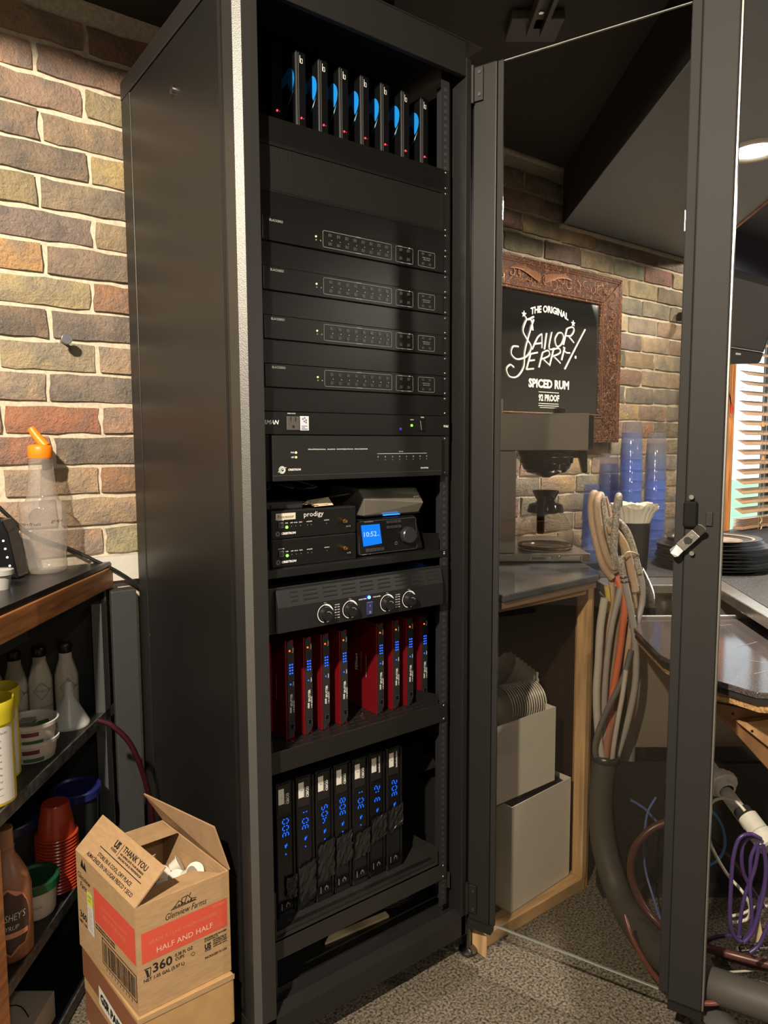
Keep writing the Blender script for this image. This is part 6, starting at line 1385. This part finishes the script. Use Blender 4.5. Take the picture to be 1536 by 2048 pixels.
tubeobj('braided_tube', 'clear braided tube bending over between the two tan loops', gry_b, .0095, (1232, 1130, B-.01), (1225, 1105, B-.01), (1216, 1065, B-.01), (1208, 1020, B), (1203, 992, B+.01), (1199, 990, B+.03))
tubeobj('braided_tube', 'clear braided tube standing straight up in the middle of the bundle', gry_b, .0095, (1229, 1138, B-.04), (1228, 1090, B-.045), (1231, 1040, B-.045), (1236, 998, B-.04), (1238, 993, B-.02), (1238, 1010, B))
tubeobj('braided_tube', 'pale tan tube slanting behind the straight clear braided one', tan_b, .0095, (1208, 995, B+.03), (1218, 1030, B+.03), (1223, 1070, B+.02), (1229, 1110, B+.01), (1236, 1150, B))
tubeobj('braided_tube', 'clear braided tube arching to the right over the zip tie', gry_b, .0098, (1214, 1050, B+.0), (1224, 1040, B), (1238, 1045, B-.01), (1254, 1064, B-.01), (1266, 1098, B-.01), (1275, 1132, B-.01), (1279, 1146, B-.01))
tubeobj('braided_tube', 'tan braided tube arching right, just under the clear arched one', tan_b, .0115, (1214, 1062, B-.02), (1228, 1062, B-.02), (1244, 1082, B-.02), (1256, 1112, B-.02), (1264, 1150, B-.02), (1270, 1182, B-.02))
tubeobj('braided_tube', 'tan braided tube descending under the zip tie', tan_b, .0100, (1247, 1090, B+.0), (1252, 1115, B), (1260, 1150, B), (1266, 1190, B), (1268, 1215, B))
tubeobj('braided_tube', 'short braided tube clamped to a grey tube at the middle', gry_b, .0098, (1238, 1112, B-.05), (1241, 1128, B-.055), (1245, 1146, B-.055), (1249, 1160, B-.055))
tubeobj('grey_tube', 'long grey tube running down from the clamped braided end to the sleeve', gt, .0090, (1248, 1158, B-.055), (1256, 1195, B-.06), (1266, 1250, B-.06), (1272, 1305, B-.06), (1270, 1370, B-.06), (1256, 1440, B-.05), (1238, 1500, B-.04), (1228, 1530, B-.04))
tubeobj('grey_tube', 'grey tube at the right edge of the bundle, above the sink', gt, .0080, (1279, 1143, B), (1285, 1172, B), (1284, 1205, B), (1276, 1240, B-.01), (1270, 1270, B-.02), (1268, 1300, B-.03))
tubeobj('milky_tube', 'thick milky white tube at the left edge of the bundle', wt, .0105, (1209, 1196, B-.05), (1206, 1215, B-.05), (1200, 1260, B-.05), (1197, 1320, B-.05), (1193, 1380, B-.05), (1194, 1430, B-.05), (1198, 1480, B-.05), (1204, 1520, B-.05))
tubeobj('yellow_tube', 'short yellow tube near the top left of the bundle', yt, .0075, (1213, 1172, B-.02), (1217, 1200, B-.02), (1216, 1225, B-.02))
tubeobj('tan_tube', 'tan tube descending from the loops beside the yellow one', tan_b, .0090, (1222, 1150, B), (1224, 1190, B-.01), (1218, 1240, B-.02), (1211, 1300, B-.02), (1205, 1370, B-.02), (1203, 1440, B-.03), (1206, 1510, B-.04))
tubeobj('grey_tube', 'thin grey tube slanting down left from the middle of the bundle', gt, .0085, (1241, 1176, B-.03), (1232, 1215, B-.035), (1222, 1260, B-.04), (1214, 1320, B-.04), (1209, 1390, B-.04), (1208, 1450, B-.04), (1212, 1520, B-.04))
tubeobj('olive_tube', 'wide dull tan tube in the middle of the bundle', dt, .0130, (1238, 1195, B+.0), (1233, 1250, B-.01), (1226, 1320, B-.01), (1216, 1400, B-.02), (1207, 1460, B-.03), (1204, 1520, B-.03))
tubeobj('orange_tube', 'bright orange-red tube in the middle of the bundle', ot, .0095, (1233, 1150, B-.01), (1240, 1172, B-.02), (1250, 1195, B-.03), (1247, 1240, B-.035), (1240, 1300, B-.035), (1230, 1360, B-.035), (1220, 1420, B-.04), (1212, 1480, B-.04), (1210, 1525, B-.04))
tubeobj('tan_tube', 'tan jointed tube right of the orange one', tan_b, .0085, (1264, 1205, B-.0), (1262, 1250, B-.02), (1256, 1300, B-.03), (1250, 1350, B-.03), (1240, 1410, B-.03), (1232, 1460, B-.03), (1225, 1520, B-.03))
tubeobj('dark_tube', 'dark grey tube crossing the bundle from upper right to lower left', dg, .0080, (1262, 1300, B-.065), (1250, 1345, B-.07), (1232, 1385, B-.075), (1212, 1425, B-.075), (1196, 1465, B-.07), (1190, 1500, B-.06), (1196, 1525, B-.05))
tubeobj('pink_tube', 'dusty pink tube at the bottom of the bundle entering the sleeve', pk, .0120, (1228, 1420, B-.03), (1218, 1460, B-.04), (1212, 1500, B-.045), (1210, 1530, B-.045))
tubeobj('pink_tube', 'second dusty pink tube at the bottom right of the bundle', pk, .0110, (1240, 1400, B-.02), (1230, 1450, B-.035), (1224, 1500, B-.04), (1220, 1530, B-.04))
tubeobj('grey_tube', 'pale grey tube in front at the lower right of the bundle', wt, .0065, (1252, 1340, B-.08), (1245, 1390, B-.085), (1236, 1440, B-.085), (1228, 1490, B-.075), (1224, 1525, B-.06))
zt2 = build(MB().tube([PT(1247, 1112, B-.055), PT(1256, 1104, B-.06), (PT(1270, 1106, B-.04)), PT(1277, 1111, B-.01), PT(1262, 1112, B+.02), PT(1250, 1114, B-.02), PT(1247, 1112, B-.055)], .0022, 6), 'zip_tie', mat('cream_zip_tie', (.62, .54, .36), .5), smooth=60); tagit(zt2, 'cream zip tie cinched around the arched braided tubes', 'zip tie')
hc = thing('hose_clamp', 'dark steel clamp where the braided tube meets the long grey tube', 'clamp', PT(1249, 1158, B-.055))
for k in range(2): c = PT(1247+2*k, 1152+9*k, B-.056); d = (PT(1250, 1170, B-.056)-PT(1247, 1150, B-.056)).normalized(); build(MB().lathe(c, [(.0102, 0), (.0112, .001), (.0112, .004), (.0102, .005)], 16, d), 'clamp_band', mat('dark_steel', (.2, .19, .17), .3, .9), hc, smooth=60)
slv = tagit(build(MB().tube([PT(1210, 1512, B-.045), PT(1203, 1560, B-.05), PT(1200, 1620, B-.06), PT(1210, 1700, B-.09), PT(1238, 1790, B-.16), PT(1282, 1868, B-.30), PT(1340, 1925, B-.45), PT(1400, 1958, B-.54), PT(1470, 1985, B-.60), PT(1620, 2035, B-.68)], .034, 20, smooth=6), 'tube_sleeve', mat('olive_grey_sleeve', (.062, .058, .05), .6), smooth=60), 'thick grey-brown sleeve carrying the tube bundle down along the floor', 'hose')
tagit(build(MB().lathe(PT(1210, 1514, B-.045)-ZZ*.01, [(.036, 0), (.038, .004), (.037, .014), (.033, .018)], 24), 'torn_sleeve_end', mat('black_tape_glossy', (.03, .032, .032), .25, bump=1, scale=60), smooth=60), 'shiny torn tape collar at the top end of the grey sleeve', 'tape')
# blue and maroon cables seen behind the glass
cblu = mat('faded_blue_cable', (.10, .14, .32), .45); cmar = mat('maroon_cable', (.09, .03, .028), .3)
tagit(build(MB().tube([PT(*q) for q in ((1262, 1600, .5), (1290, 1618, .5), (1310, 1640, .5), (1330, 1655, .5))], .0035, 8), 'blue_cable', cblu, smooth=60), 'faded blue cable lying crosswise behind the lower glass', 'cable')
tagit(build(MB().tube([PT(*q) for q in ((1312, 1595, .45), (1294, 1630, .45), (1288, 1700, .45), (1292, 1745, .45), (1305, 1790, .42), (1320, 1840, .40))], .0030, 8), 'blue_cable', cblu, smooth=60), 'faded blue cable hanging down behind the lower glass', 'cable')
tagit(build(MB().tube([PT(*q) for q in ((1345, 1640, .4), (1300, 1660, .4), (1268, 1700, .4), (1262, 1750, .4), (1280, 1800, .38), (1310, 1840, .35), (1350, 1875, .3), (1400, 1893, .25), (1450, 1906, .2), (1560, 1935, .15))], .0095, 10, smooth=5), 'maroon_hose', mat('maroon_hose_right', (.085, .03, .026), .35), smooth=60), 'thick maroon hose curving behind the door stile and out along the floor', 'hose')
tagit(build(MB().tube([PT(*q) for q in ((1250, 1830, .25), (1262, 1870, .22), (1285, 1915, .18), (1312, 1955, .13), (1340, 1985, .1), (1385, 2003, .07), (1430, 2006, .06), (1466, 1995, .06))], .0055, 10, smooth=5), 'copper_brown_tube', mat('copper_brown', (.16, .05, .035), .2), smooth=60), 'glossy copper-brown tube along the floor ending at the white plastic fitting', 'tube')

# ------------------------------------------------------------------ cups, filters, plates
cupm = clear('blue_tumbler_plastic', (.74, .81, .97), .06, 1.5, body=.20, bodycol=(.20, .32, .76)); cupc_ = clear('clear_tumbler_plastic', (.80, .82, .86), .06, 1.5, body=.12, bodycol=(.4, .42, .5))
def tumbler(c, m_, lab):
    t = thing('plastic_tumbler', lab, 'cup', c, 'stacked tumblers')
    build(MB().lathe(c, [(.0415, .0), (.0425, .001), (.0425, .004), (.041, .005), (.0385, .040), (.0378, .042), (.0345, .105), (.033, .134), (.031, .136), (0, .134)], 28), 'tumbler_body', m_, t, smooth=40)
    return t
stacks = (('shortest stack at the left', 1.040, 1.40, 5, 0), ('second stack from the left', 1.092, 1.38, 8, 1), ('tallest stack', 1.147, 1.30, 11, 1), ('rightmost stack', 1.283, 1.42, 10, 2))
pm = None
for nm, s_, t_, n_, clearn in stacks:
    b = ST(s_, t_, BZ2+.0005)
    for i in range(n_):
        c = b+ZZ*(.0385*i); top = i == n_-1; cm_ = i >= n_-clearn
        lab = ('clear' if cm_ else 'blue')+' plastic tumbler '+('on top of the '+nm if top else 'upside down in the '+nm)+' behind the tubes'
        if i == 0: pr_ = tumbler(c, cupm, lab)
        elif cm_: tumbler(c, cupc_, lab)
        else: copy_tree(pr_, c, lab)
b = ST(1.112, 1.165, BZ2+.0005); R_ = .056
bk = thing('black_canister', 'matte black cylinder holding white coffee filters on the bar', 'canister', b)
build(MB().lathe(b, [(0, .001), (.048, .001), (.050, .004), (.057, .165), (.059, .168), (.056, .170), (.048, .010)], 40), 'body', soft_black, bk, smooth=40)
fl_ = thing('coffee_filters', 'thick stack of fluted white paper coffee filters standing in the black canister', 'coffee filters', b+ZZ*.15)
fpap = mat('filter_paper', (.74, .71, .62), .8)
for k in range(9):
    n = 144; vs = []; m = MB(); r0 = .020+.0038*k
    for j, (dr, h) in enumerate(((0, .12), (.004, .165), (.016, .205), (.030, .228+.004*math.sin(k*2)))):
        for i in range(n):
            a = 2*PI*i/n; w = (0, .0008, .0028, .0055)[j]*math.sin(a*24+k*1.3); hh_ = (0, 0, .002, .006)[j]*math.sin(a*5+k*2.1)
            rr = min(r0+dr+w, .054 if j < 2 else .09); vs.append(b+Vector((rr*math.cos(a), rr*math.sin(a), h+hh_)))
    m.add(vs, [(j*n+i, j*n+(i+1) % n, (j+1)*n+(i+1) % n, (j+1)*n+i) for j in range(3) for i in range(n)]); build(m, 'filter', fpap, fl_, smooth=60)
pm_ = mat('worn_black_plate', (.028, .026, .025), .4, bump=.3, scale=60, var=.4)
pc0 = ST(1.425, 1.23, BZ2+.0005)
ords = ('bottom black plate of the stack on the bar, the widest', 'second black plate from the bottom of the stack', 'third black plate from the bottom of the stack', 'fourth black plate from the bottom of the stack', 'fifth black plate from the bottom of the stack', 'fourth black plate from the top of the stack', 'third black plate from the top of the stack', 'second black plate from the top, smaller than those below', 'topmost black plate, smaller, with a worn brown face')
rad = (.192, .192, .192, .191, .191, .190, .188, .160, .158); z = 0; pp0 = None; ps0 = None
for i, r in enumerate(rad):
    c = pc0+ZZ*z+ST(.004*math.sin(i*2), .003*math.cos(i*3), 0)
    t = thing('black_plate', ords[i], 'plate', c, 'stack of black plates')
    build(MB().lathe(c, [(0, .001), (r*.62, .0005), (r*.66, 0), (r*.70, .003), (r*.95, .0095), (r, .0125), (r*1.0, .0140), (r*.97, .0135), (r*.72, .006), (r*.64, .0035), (0, .0035)], 56), 'rim', pm_, t, smooth=40)
    if i == 8: build(MB().lathe(c, [(0, .0042), (r*.80, .0042+.0045), (r*.86, .0115)][0:1]+[(r*.62, .0040)], 40), 'worn_centre', mat('worn_brown_face', (.20, .15, .11), .55, bump=.4, scale=18, var=.5), t, smooth=40); build(MB().lathe(c, [(r*.80, .0100), (r*.86, .0118)], 56), 'worn_ring', mat('tan_worn_ring', (.33, .24, .16), .5), t, smooth=40)
    z += .0118 if i != 6 else .0122

# ------------------------------------------------------------------ window, blind, television
wn = build(MB().box(WX0-.0, WX0+.03, YW+.02, YW+.10, WZ0, WZ1).box(WX1-.03, WX1, YW+.02, YW+.10, WZ0, WZ1).box(WX0, WX1, YW+.02, YW+.10, WZ0, WZ0+.03).box(WX0, WX1, YW+.02, YW+.10, WZ1-.03, WZ1), 'window_1', mat('dark_window_frame', (.05, .04, .035), .5), kind='structure')
build(MB().box(WX0+.03, WX1-.03, YW+.055, YW+.059, WZ0+.03, WZ1-.03), 'window_pane', clear('window_glass', (.97, .98, .98), .0, 1.45), wn)
build(MB().box(3.52, 3.56, YW+.04, YW+.08, WZ0+.03, WZ1-.03), 'mullion', mat('dark_window_frame', (.05, .04, .035), .5), wn)
tw = mat('honey_wood_trim', (.52, .22, .07), .35, bump=.1, scale=5, var=.3, streak=(12, 12, 1))
tr = build(MB().box(2.905, 3.0, YW-.030, YW+.011, .70, WZ1+.09), 'trim_2', tw, kind='structure', bev=.003)
for x in (2.925, 2.95, 2.975): build(MB().box(x, x+.006, YW-.034, YW-.0305, .72, WZ1+.05), 'moulding', tw, tr, bev=.001)
tb2 = build(MB().box(2.905, WX1+.1, YW-.028, YW+.011, .70-.10, .70-.002), 'trim_3', tw, kind='structure', bev=.003)
bl = thing('wooden_blind', 'half-raised wooden slat blind hanging over the window', 'blind', (3.5, .60, .80))
slm = mat('honey_slat', (.50, .30, .17), .4, bump=.05, scale=6, var=.15, streak=(1, 14, 1)); yb0 = .600
ztop = 1.78; n = 18; pitch = .0495
def slat(z, tilt, x0=3.002): return build(MB().prism([(x0, yb0-.024*math.cos(tilt), z-.024*math.sin(tilt)), (x0, yb0+.024*math.cos(tilt), z+.024*math.sin(tilt)), (x0, yb0+.024*math.cos(tilt), z+.024*math.sin(tilt)+.0028), (x0, yb0-.024*math.cos(tilt), z-.024*math.sin(tilt)+.0028)], (WX1-x0-.01, 0, 0)), 'slat', slm, bl)
z = .905
k = 0
while z < WZ1-.02: slat(z, .52); z += pitch; k += 1
for i in range(6): slat(.828+.0072*i, 0)
build(MB().box(3.0, WX1-.008, yb0-.025, yb0+.025, .812, .826), 'bottom_rail', slm, bl, bev=.002)
for x in (3.16, 3.20, 3.85): build(MB().cyl((x, yb0-.028, .80), (x, yb0-.028, WZ1), .0012, 6), 'ladder_cord', mat('cord_grey', (.35, .30, .25), .7), bl)
m = MB(); m.tube([(3.17, yb0-.03, .87), (3.18, yb0-.034, .85), (3.165, yb0-.034, .835), (3.185, yb0-.034, .822), (3.172, yb0-.034, .80)], .003, 6); build(m, 'cord_knot', mat('tan_cord', (.5, .38, .22), .8), bl, smooth=60)
for x, z in ((3.15, 1.335), (3.17, 1.165)): build(MB().lathe((x, yb0-.032, z), [(.0, .022), (.005, .02), (.006, .008), (.011, 0), (.010, -.003), (0, -.003)], 14), 'cord_tassel', tw, bl, smooth=50)
# outside
gr = build(MB().box(-8, 30, 1.4, 40, -.35, -.30), 'ground_outside', mat('bright_lawn', (.34, .62, .34), .9, bump=.3, scale=3, var=.2), kind='structure')
hb = thing('pale_building', 'pale building with rows of windows far beyond the blind', 'building', (26, 32, -.3))
build(MB().box(8, 44, 30, 34, -.3, 5.5), 'facade', mat('pale_facade', (.62, .66, .70), .8), hb)
for i in range(14):
    build(MB().box(10+i*2.3, 11.4+i*2.3, 29.9, 29.99, .9, 2.6), 'window', mat('far_glass', (.16, .20, .26), .2), hb)
pk_ = thing('parked_car', 'dark parked car outside, glimpsed between the blind slats', 'car', (14.5, 11.5, -.3))
cc_ = Vector((13.2, 11.0, -.3)); cx_ = Vector((.8, -.6, 0)); cy_ = Vector((.6, .8, 0))
prf = [(0, .25), (0, .75), (.9, .95), (1.5, 1.42), (3.0, 1.45), (3.7, 1.0), (4.3, .9), (4.4, .30), (3.9, .22), (.4, .22)]
build(MB().prism([cc_+cx_*a+ZZ*b for a, b in prf], cy_*1.7), 'car_body', mat('dark_car_paint', (.03, .03, .035), .2), pk_, bev=.03)
for a in (.85, 3.45):
    for w_ in (.0, 1.5): build(MB().cyl(cc_+cx_*a+cy_*w_+ZZ*.32, cc_+cx_*a+cy_*(w_+.2)+ZZ*.32, .32, 24), 'wheel', rubber, pk_, smooth=40)
build(MB().prism([cc_+cx_*a+ZZ*b-cy_*.01 for a, b in ((1.15, 1.0), (1.6, 1.36), (2.9, 1.38), (3.3, 1.02))], cy_*.012), 'side_glass', mat('far_glass', (.16, .20, .26), .2), pk_)
# television
tv = thing('television', 'black flat television tilted down, mounted high beside the window', 'television', (2.45, .4, 1.58))
th_ = math.radians(18); TLc = PY(1457, 534, .30); up_ = Vector((0, -math.sin(th_), math.cos(th_))); nrm = Vector((0, math.cos(th_), math.sin(th_))); TW, TH = .520, .352
def TP(u, v, w): return TLc+XX*u-up_*v+nrm*w
def tvb(u0, u1, v0, v1, w0, w1): return MB().obox(TP(u0, v1, w0), XX*(u1-u0), up_*(v1-v0), nrm*(w1-w0))
build(tvb(0, TW, 0, TH-.052, 0, .045), 'bezel', gloss_black, tv, bev=.006)
build(tvb(.022, TW-.022, .03, TH-.062, -.0012, -.0002), 'screen', mat('tv_screen', (.020, .018, .017), .35), tv)
build(MB().prism([TP(0, TH-.0515, 0), TP(TW, TH-.0515, 0), TP(TW, TH-.012, 0), TP(TW-.02, TH, 0), TP(TW/2, TH+.018, 0), TP(.02, TH, 0), TP(0, TH-.012, 0)], nrm*.04), 'lower_bezel', gloss_black, tv, bev=.004)
build(tvb(.005, TW-.03, TH-.056, TH-.052, -.002, -.0002), 'chrome_line', chrome, tv)
build(tvb(TW/2+.02, TW/2+.06, TH-.035, TH-.027, -.002, -.0002), 'badge', grey_ink, tv)
build(tvb(.05, TW-.05, .03, TH-.08, .0455, .09), 'rear_shell', soft_black, tv, bev=.01)
build(MB().cyl(TP(TW/2, .15, .0905), Vector((TP(TW/2, .15, 0).x, YW-.01, TP(TW/2, .15, .09).z)), .02, 14), 'wall_arm', black_paint, tv)
tc_ = [PY(1457, 738, .50), PY(1455, 770, .56), PY(1459, 790, .60), PY(1462, 808, .61)]
tvc = thing('tv_cable', 'thin black cable with a red plug dangling below the television', 'cable', tc_[-1])
build(MB().tube([PY(1456, 725, .46)]+tc_, .003, 8), 'cord', soft_black, tvc, smooth=60)
c = tc_[-1]; build(MB().cyl(c, PY(1462.5, 826, .61), .006, 10), 'red_plug', mat('red_plug', (.6, .04, .03), .4), tvc, smooth=50); build(MB().cyl(PY(1462.5, 826, .61), PY(1463, 832, .61), .0025, 8), 'plug_tip', chrome, tvc)

# ------------------------------------------------------------------ pipes and cables under the counter
pvc = mat('white_pvc', (.56, .54, .47), .45, bump=.15, scale=30, var=.08)
pp2 = thing('pvc_pipe', 'white plastic pipe with a big union coupling slanting down under the counter', 'pipe', PT(1470, 1600, .25))
pa, pbb = PT(1404, 1508, .42), PT(1500, 1650, .22); d = (pbb-pa).normalized()
build(MB().cyl(pa, PT(1440, 1556, .345), .0125, 20), 'pipe', pvc, pp2, smooth=50); build(MB().cyl(PT(1452, 1585, .32), pbb, .0165, 20), 'pipe', pvc, pp2, smooth=50)
build(MB().lathe(PT(1434, 1553, .35), [(.013, -.012), (.019, -.010), (.022, 0), (.028, .001), (.030, .014), (.0365, .015), (.0365, .028), (.034, .031), (.024, .032), (.0235, .043), (.0175, .044)], 12, d), 'union_coupling', pvc, pp2, smooth=25)
build(MB().lathe(PT(1500, 1640, .225), [(.017, -.01), (.022, -.008), (.022, .03), (.026, .034), (.026, .065), (.019, .068)], 20, (PT(1532, 1682, .18)-PT(1500, 1640, .225))), 'elbow', pvc, pp2, smooth=40)
build(MB().lathe(PT(1484, 1621, .245), [(.0172, 0), (.0195, .0005), (.0195, .018), (.0172, .0185)], 20, d), 'velcro_strap', rubber, pp2, smooth=50)
build(MB().tube([PT(1392, 1520, .43), PT(1406, 1513, .40), PT(1420, 1522, .39), PT(1423, 1532, .40)], .0025, 6), 'wire_loop', grey_ink, pp2, smooth=60)
m = MB() if True else words(m, 'BOTTLE', Deco(PT(1463, 1592, .315)-E2*.0+(-d.cross(E1)).normalized()*0, d, d.cross(-E2) if False else Vector((.5, -.3, .8)), .0), 0, 0, .008, w=.05)
Dp = Deco(PT(1461, 1588, .300), d, (-E2).cross(d).normalized()); Dp.n = -E2; Dp.off = .0; m = MB(); words(m, 'CHARLOTTE', Dp, 0, .0, .007, w=.075); build(m, 'lettering', mat('purple_print', (.25, .10, .14), .6), pp2)
pur = mat('purple_cable', (.055, .03, .12), .35); wcab = mat('cream_cable', (.52, .48, .38), .4); bcab = mat('bright_blue_cable', (.06, .20, .45), .35)
def cabl(nm, lab, m_, r, *pts, cat='cable', group=None): return tagit(build(MB().tube([PT(x, y, t_) for x, y, t_ in pts], r, 8, smooth=6), nm, m_, smooth=60), lab, cat, group)
G = 'purple cable loops'
cabl('purple_cable', 'outermost left loop of purple cable under the counter', pur, .0042, (1522, 1678, .15), (1500, 1668, .15), (1478, 1678, .15), (1466, 1720, .15), (1461, 1790, .15), (1460, 1840, .15), (1466, 1868, .15), (1480, 1882, .15), (1496, 1872, .15), (1506, 1840, .15), (1524, 1790, .15), (1532, 1740, .15), (1526, 1690, .15), group=G)
cabl('purple_cable', 'purple cable loop just inside the outermost one', pur, .0040, (1520, 1676, .17), (1502, 1674, .17), (1486, 1690, .17), (1484, 1730, .17), (1494, 1762, .17), (1516, 1796, .17), (1528, 1815, .17), group=G)
cabl('purple_cable', 'purple cable crossing diagonally over the loops', pur, .0040, (1516, 1684, .13), (1502, 1715, .13), (1500, 1760, .13), (1490, 1790, .13), (1482, 1830, .13), (1478, 1868, .13), group=G)
cabl('purple_cable', 'purple cable hanging straight in the middle of the loops', pur, .0040, (1518, 1690, .12), (1510, 1735, .12), (1500, 1772, .12), (1504, 1830, .12), (1500, 1862, .12), (1488, 1880, .12), group=G)
cabl('purple_cable', 'rightmost purple cable strand, thick and close to the frame edge', pur, .0045, (1526, 1690, .10), (1532, 1730, .10), (1528, 1780, .10), (1516, 1830, .10), (1504, 1865, .10), (1488, 1884, .10), group=G)
cabl('purple_cable', 'purple cable leading left along the floor to the door stile', pur, .0042, (1500, 1882, .16), (1470, 1872, .18), (1435, 1874, .22), (1412, 1884, .26), (1395, 1900, .3), group=G)
cabl('purple_cable', 'purple cable at the right frame edge running down to the nuts', pur, .0042, (1545, 1830, .1), (1530, 1865, .1), (1518, 1890, .1), (1500, 1905, .1), group=G)
cabl('cream_cable', 'long cream cable looping from the pipe strap down to the floor', wcab, .0036, (1490, 1622, .22), (1470, 1602, .24), (1440, 1597, .26), (1418, 1612, .27), (1412, 1645, .27), (1422, 1690, .26), (1452, 1745, .24), (1486, 1785, .2), (1500, 1815, .2), (1494, 1838, .2), (1466, 1845, .2))
cabl('cream_cable', 'short cream cable ending in the loops near the floor', wcab, .0034, (1540, 1812, .22), (1512, 1814, .22), (1488, 1826, .22), (1464, 1832, .22))
cabl('blue_cable', 'bright blue cable loop beside the door stile under the counter', bcab, .0036, (1395, 1598, .36), (1420, 1618, .36), (1442, 1648, .36), (1450, 1685, .36), (1440, 1715, .36), (1418, 1730, .36), (1398, 1732, .36))
cabl('brown_hose', 'dark brown hose slanting behind the cream cable', mat('dark_brown_hose', (.05, .025, .02), .4), .008, (1400, 1655, .5), (1430, 1690, .48), (1460, 1715, .46), (1485, 1750, .44), cat='hose')
cabl('grey_conduit', 'fat grey conduit lying on the floor behind the door stile', mat('grey_conduit', (.105, .105, .10), .45), .034, (1380, 1915, .42), (1410, 1935, .36), (1450, 1962, .28), (1490, 1990, .22), (1560, 2028, .15), (1700, 2090, .02), cat='conduit')
cabl('grey_conduit', 'fat grey conduit at the bottom right corner of the photo, on the floor', mat('grey_conduit', (.105, .105, .10), .45), .038, (1360, 1985, .30), (1400, 2020, .18), (1440, 2062, .06), (1480, 2110, -.02), cat='conduit')
cabl('grey_hose', 'grey hose behind the metal nuts at the right frame edge', mat('grey_hose', (.16, .15, .14), .5), .012, (1480, 1900, .3), (1500, 1918, .26), (1530, 1930, .22), (1570, 1935, .2), cat='hose')
cabl('maroon_hose', 'maroon hose crossing over the conduits to the right frame edge', mat('maroon_hose_right', (.085, .03, .026), .35), .010, (1396, 1882, .35), (1430, 1902, .3), (1475, 1920, .24), (1520, 1932, .2), (1570, 1936, .18), cat='hose')
cabl('black_cable', 'thin black cable wandering over the floor at the bottom right', soft_black, .004, (1385, 1990, .2), (1400, 2030, .1), (1425, 2070, .02)); cabl('black_cable', 'black cable hanging down beside the white fitting', soft_black, .004, (1430, 2000, .15), (1455, 2030, .1), (1475, 2070, .06))
cabl('maroon_cable', 'short maroon cable standing up from the floor conduit', cmar, .0045, (1436, 1902, .3), (1432, 1925, .28), (1433, 1945, .26))
cabl('cream_cable', 'pale thin cable lying across the conduit', wcab, .0025, (1455, 1944, .25), (1490, 1942, .22), (1530, 1938, .2))
wf = thing('white_pipe_fitting', 'dirty white plastic pipe fitting at the bottom right, ringed and ribbed', 'pipe fitting', PT(1500, 1995, .1))
a_, b_ = PT(1470, 1988, .10), PT(1560, 1992, .06); dd = b_-a_
build(MB().lathe(a_, [(0, 0), (.017, .001), (.0205, .003), (.0205, .024), (.023, .026), (.0245, .030), (.0225, .036), (.0235, .038), (.0235, .046), (.021, .048), (.021, .11)], 24, dd), 'fitting_body', pvc, wf, smooth=35)
build(MB().lathe(a_, [(.0214, .030), (.0255, .031), (.0255, .036), (.0214, .037)], 6, dd), 'hex_ring', pvc, wf)
for x, y in ((1490, 1898), (1504, 1900), (1526, 1893)):
    nt_ = thing('metal_nut', 'shiny threaded metal nut %s' % {1490: 'left of the pair below the purple loops', 1504: 'right of the pair below the purple loops', 1526: 'nearest the right frame edge below the purple loops'}[x], 'nut', PT(x, y, .2)); c = PT(x, y, .2)
    build(MB().lathe(c, [(.006, -.012), (.009, -.011), (.009, -.003), (.0075, -.002), (.0095, -.001), (.0095, .005), (.0075, .006), (.0085, .007), (.0085, .012), (0, .012)], 10, E1+ZZ*.1), 'threaded_body', chrome, nt_, smooth=40)
yw_ = thing('wood_scrap', 'yellowish wood scrap leaning under the counter at the right edge', 'wood', PT(1520, 1880, .25)); build(MB().prism([PT(1512, 1885, .25), PT(1520, 1840, .25), (PT(1528, 1884, .25))], E2*.01), 'scrap', mat('pale_wood', (.62, .48, .30), .6), yw_)
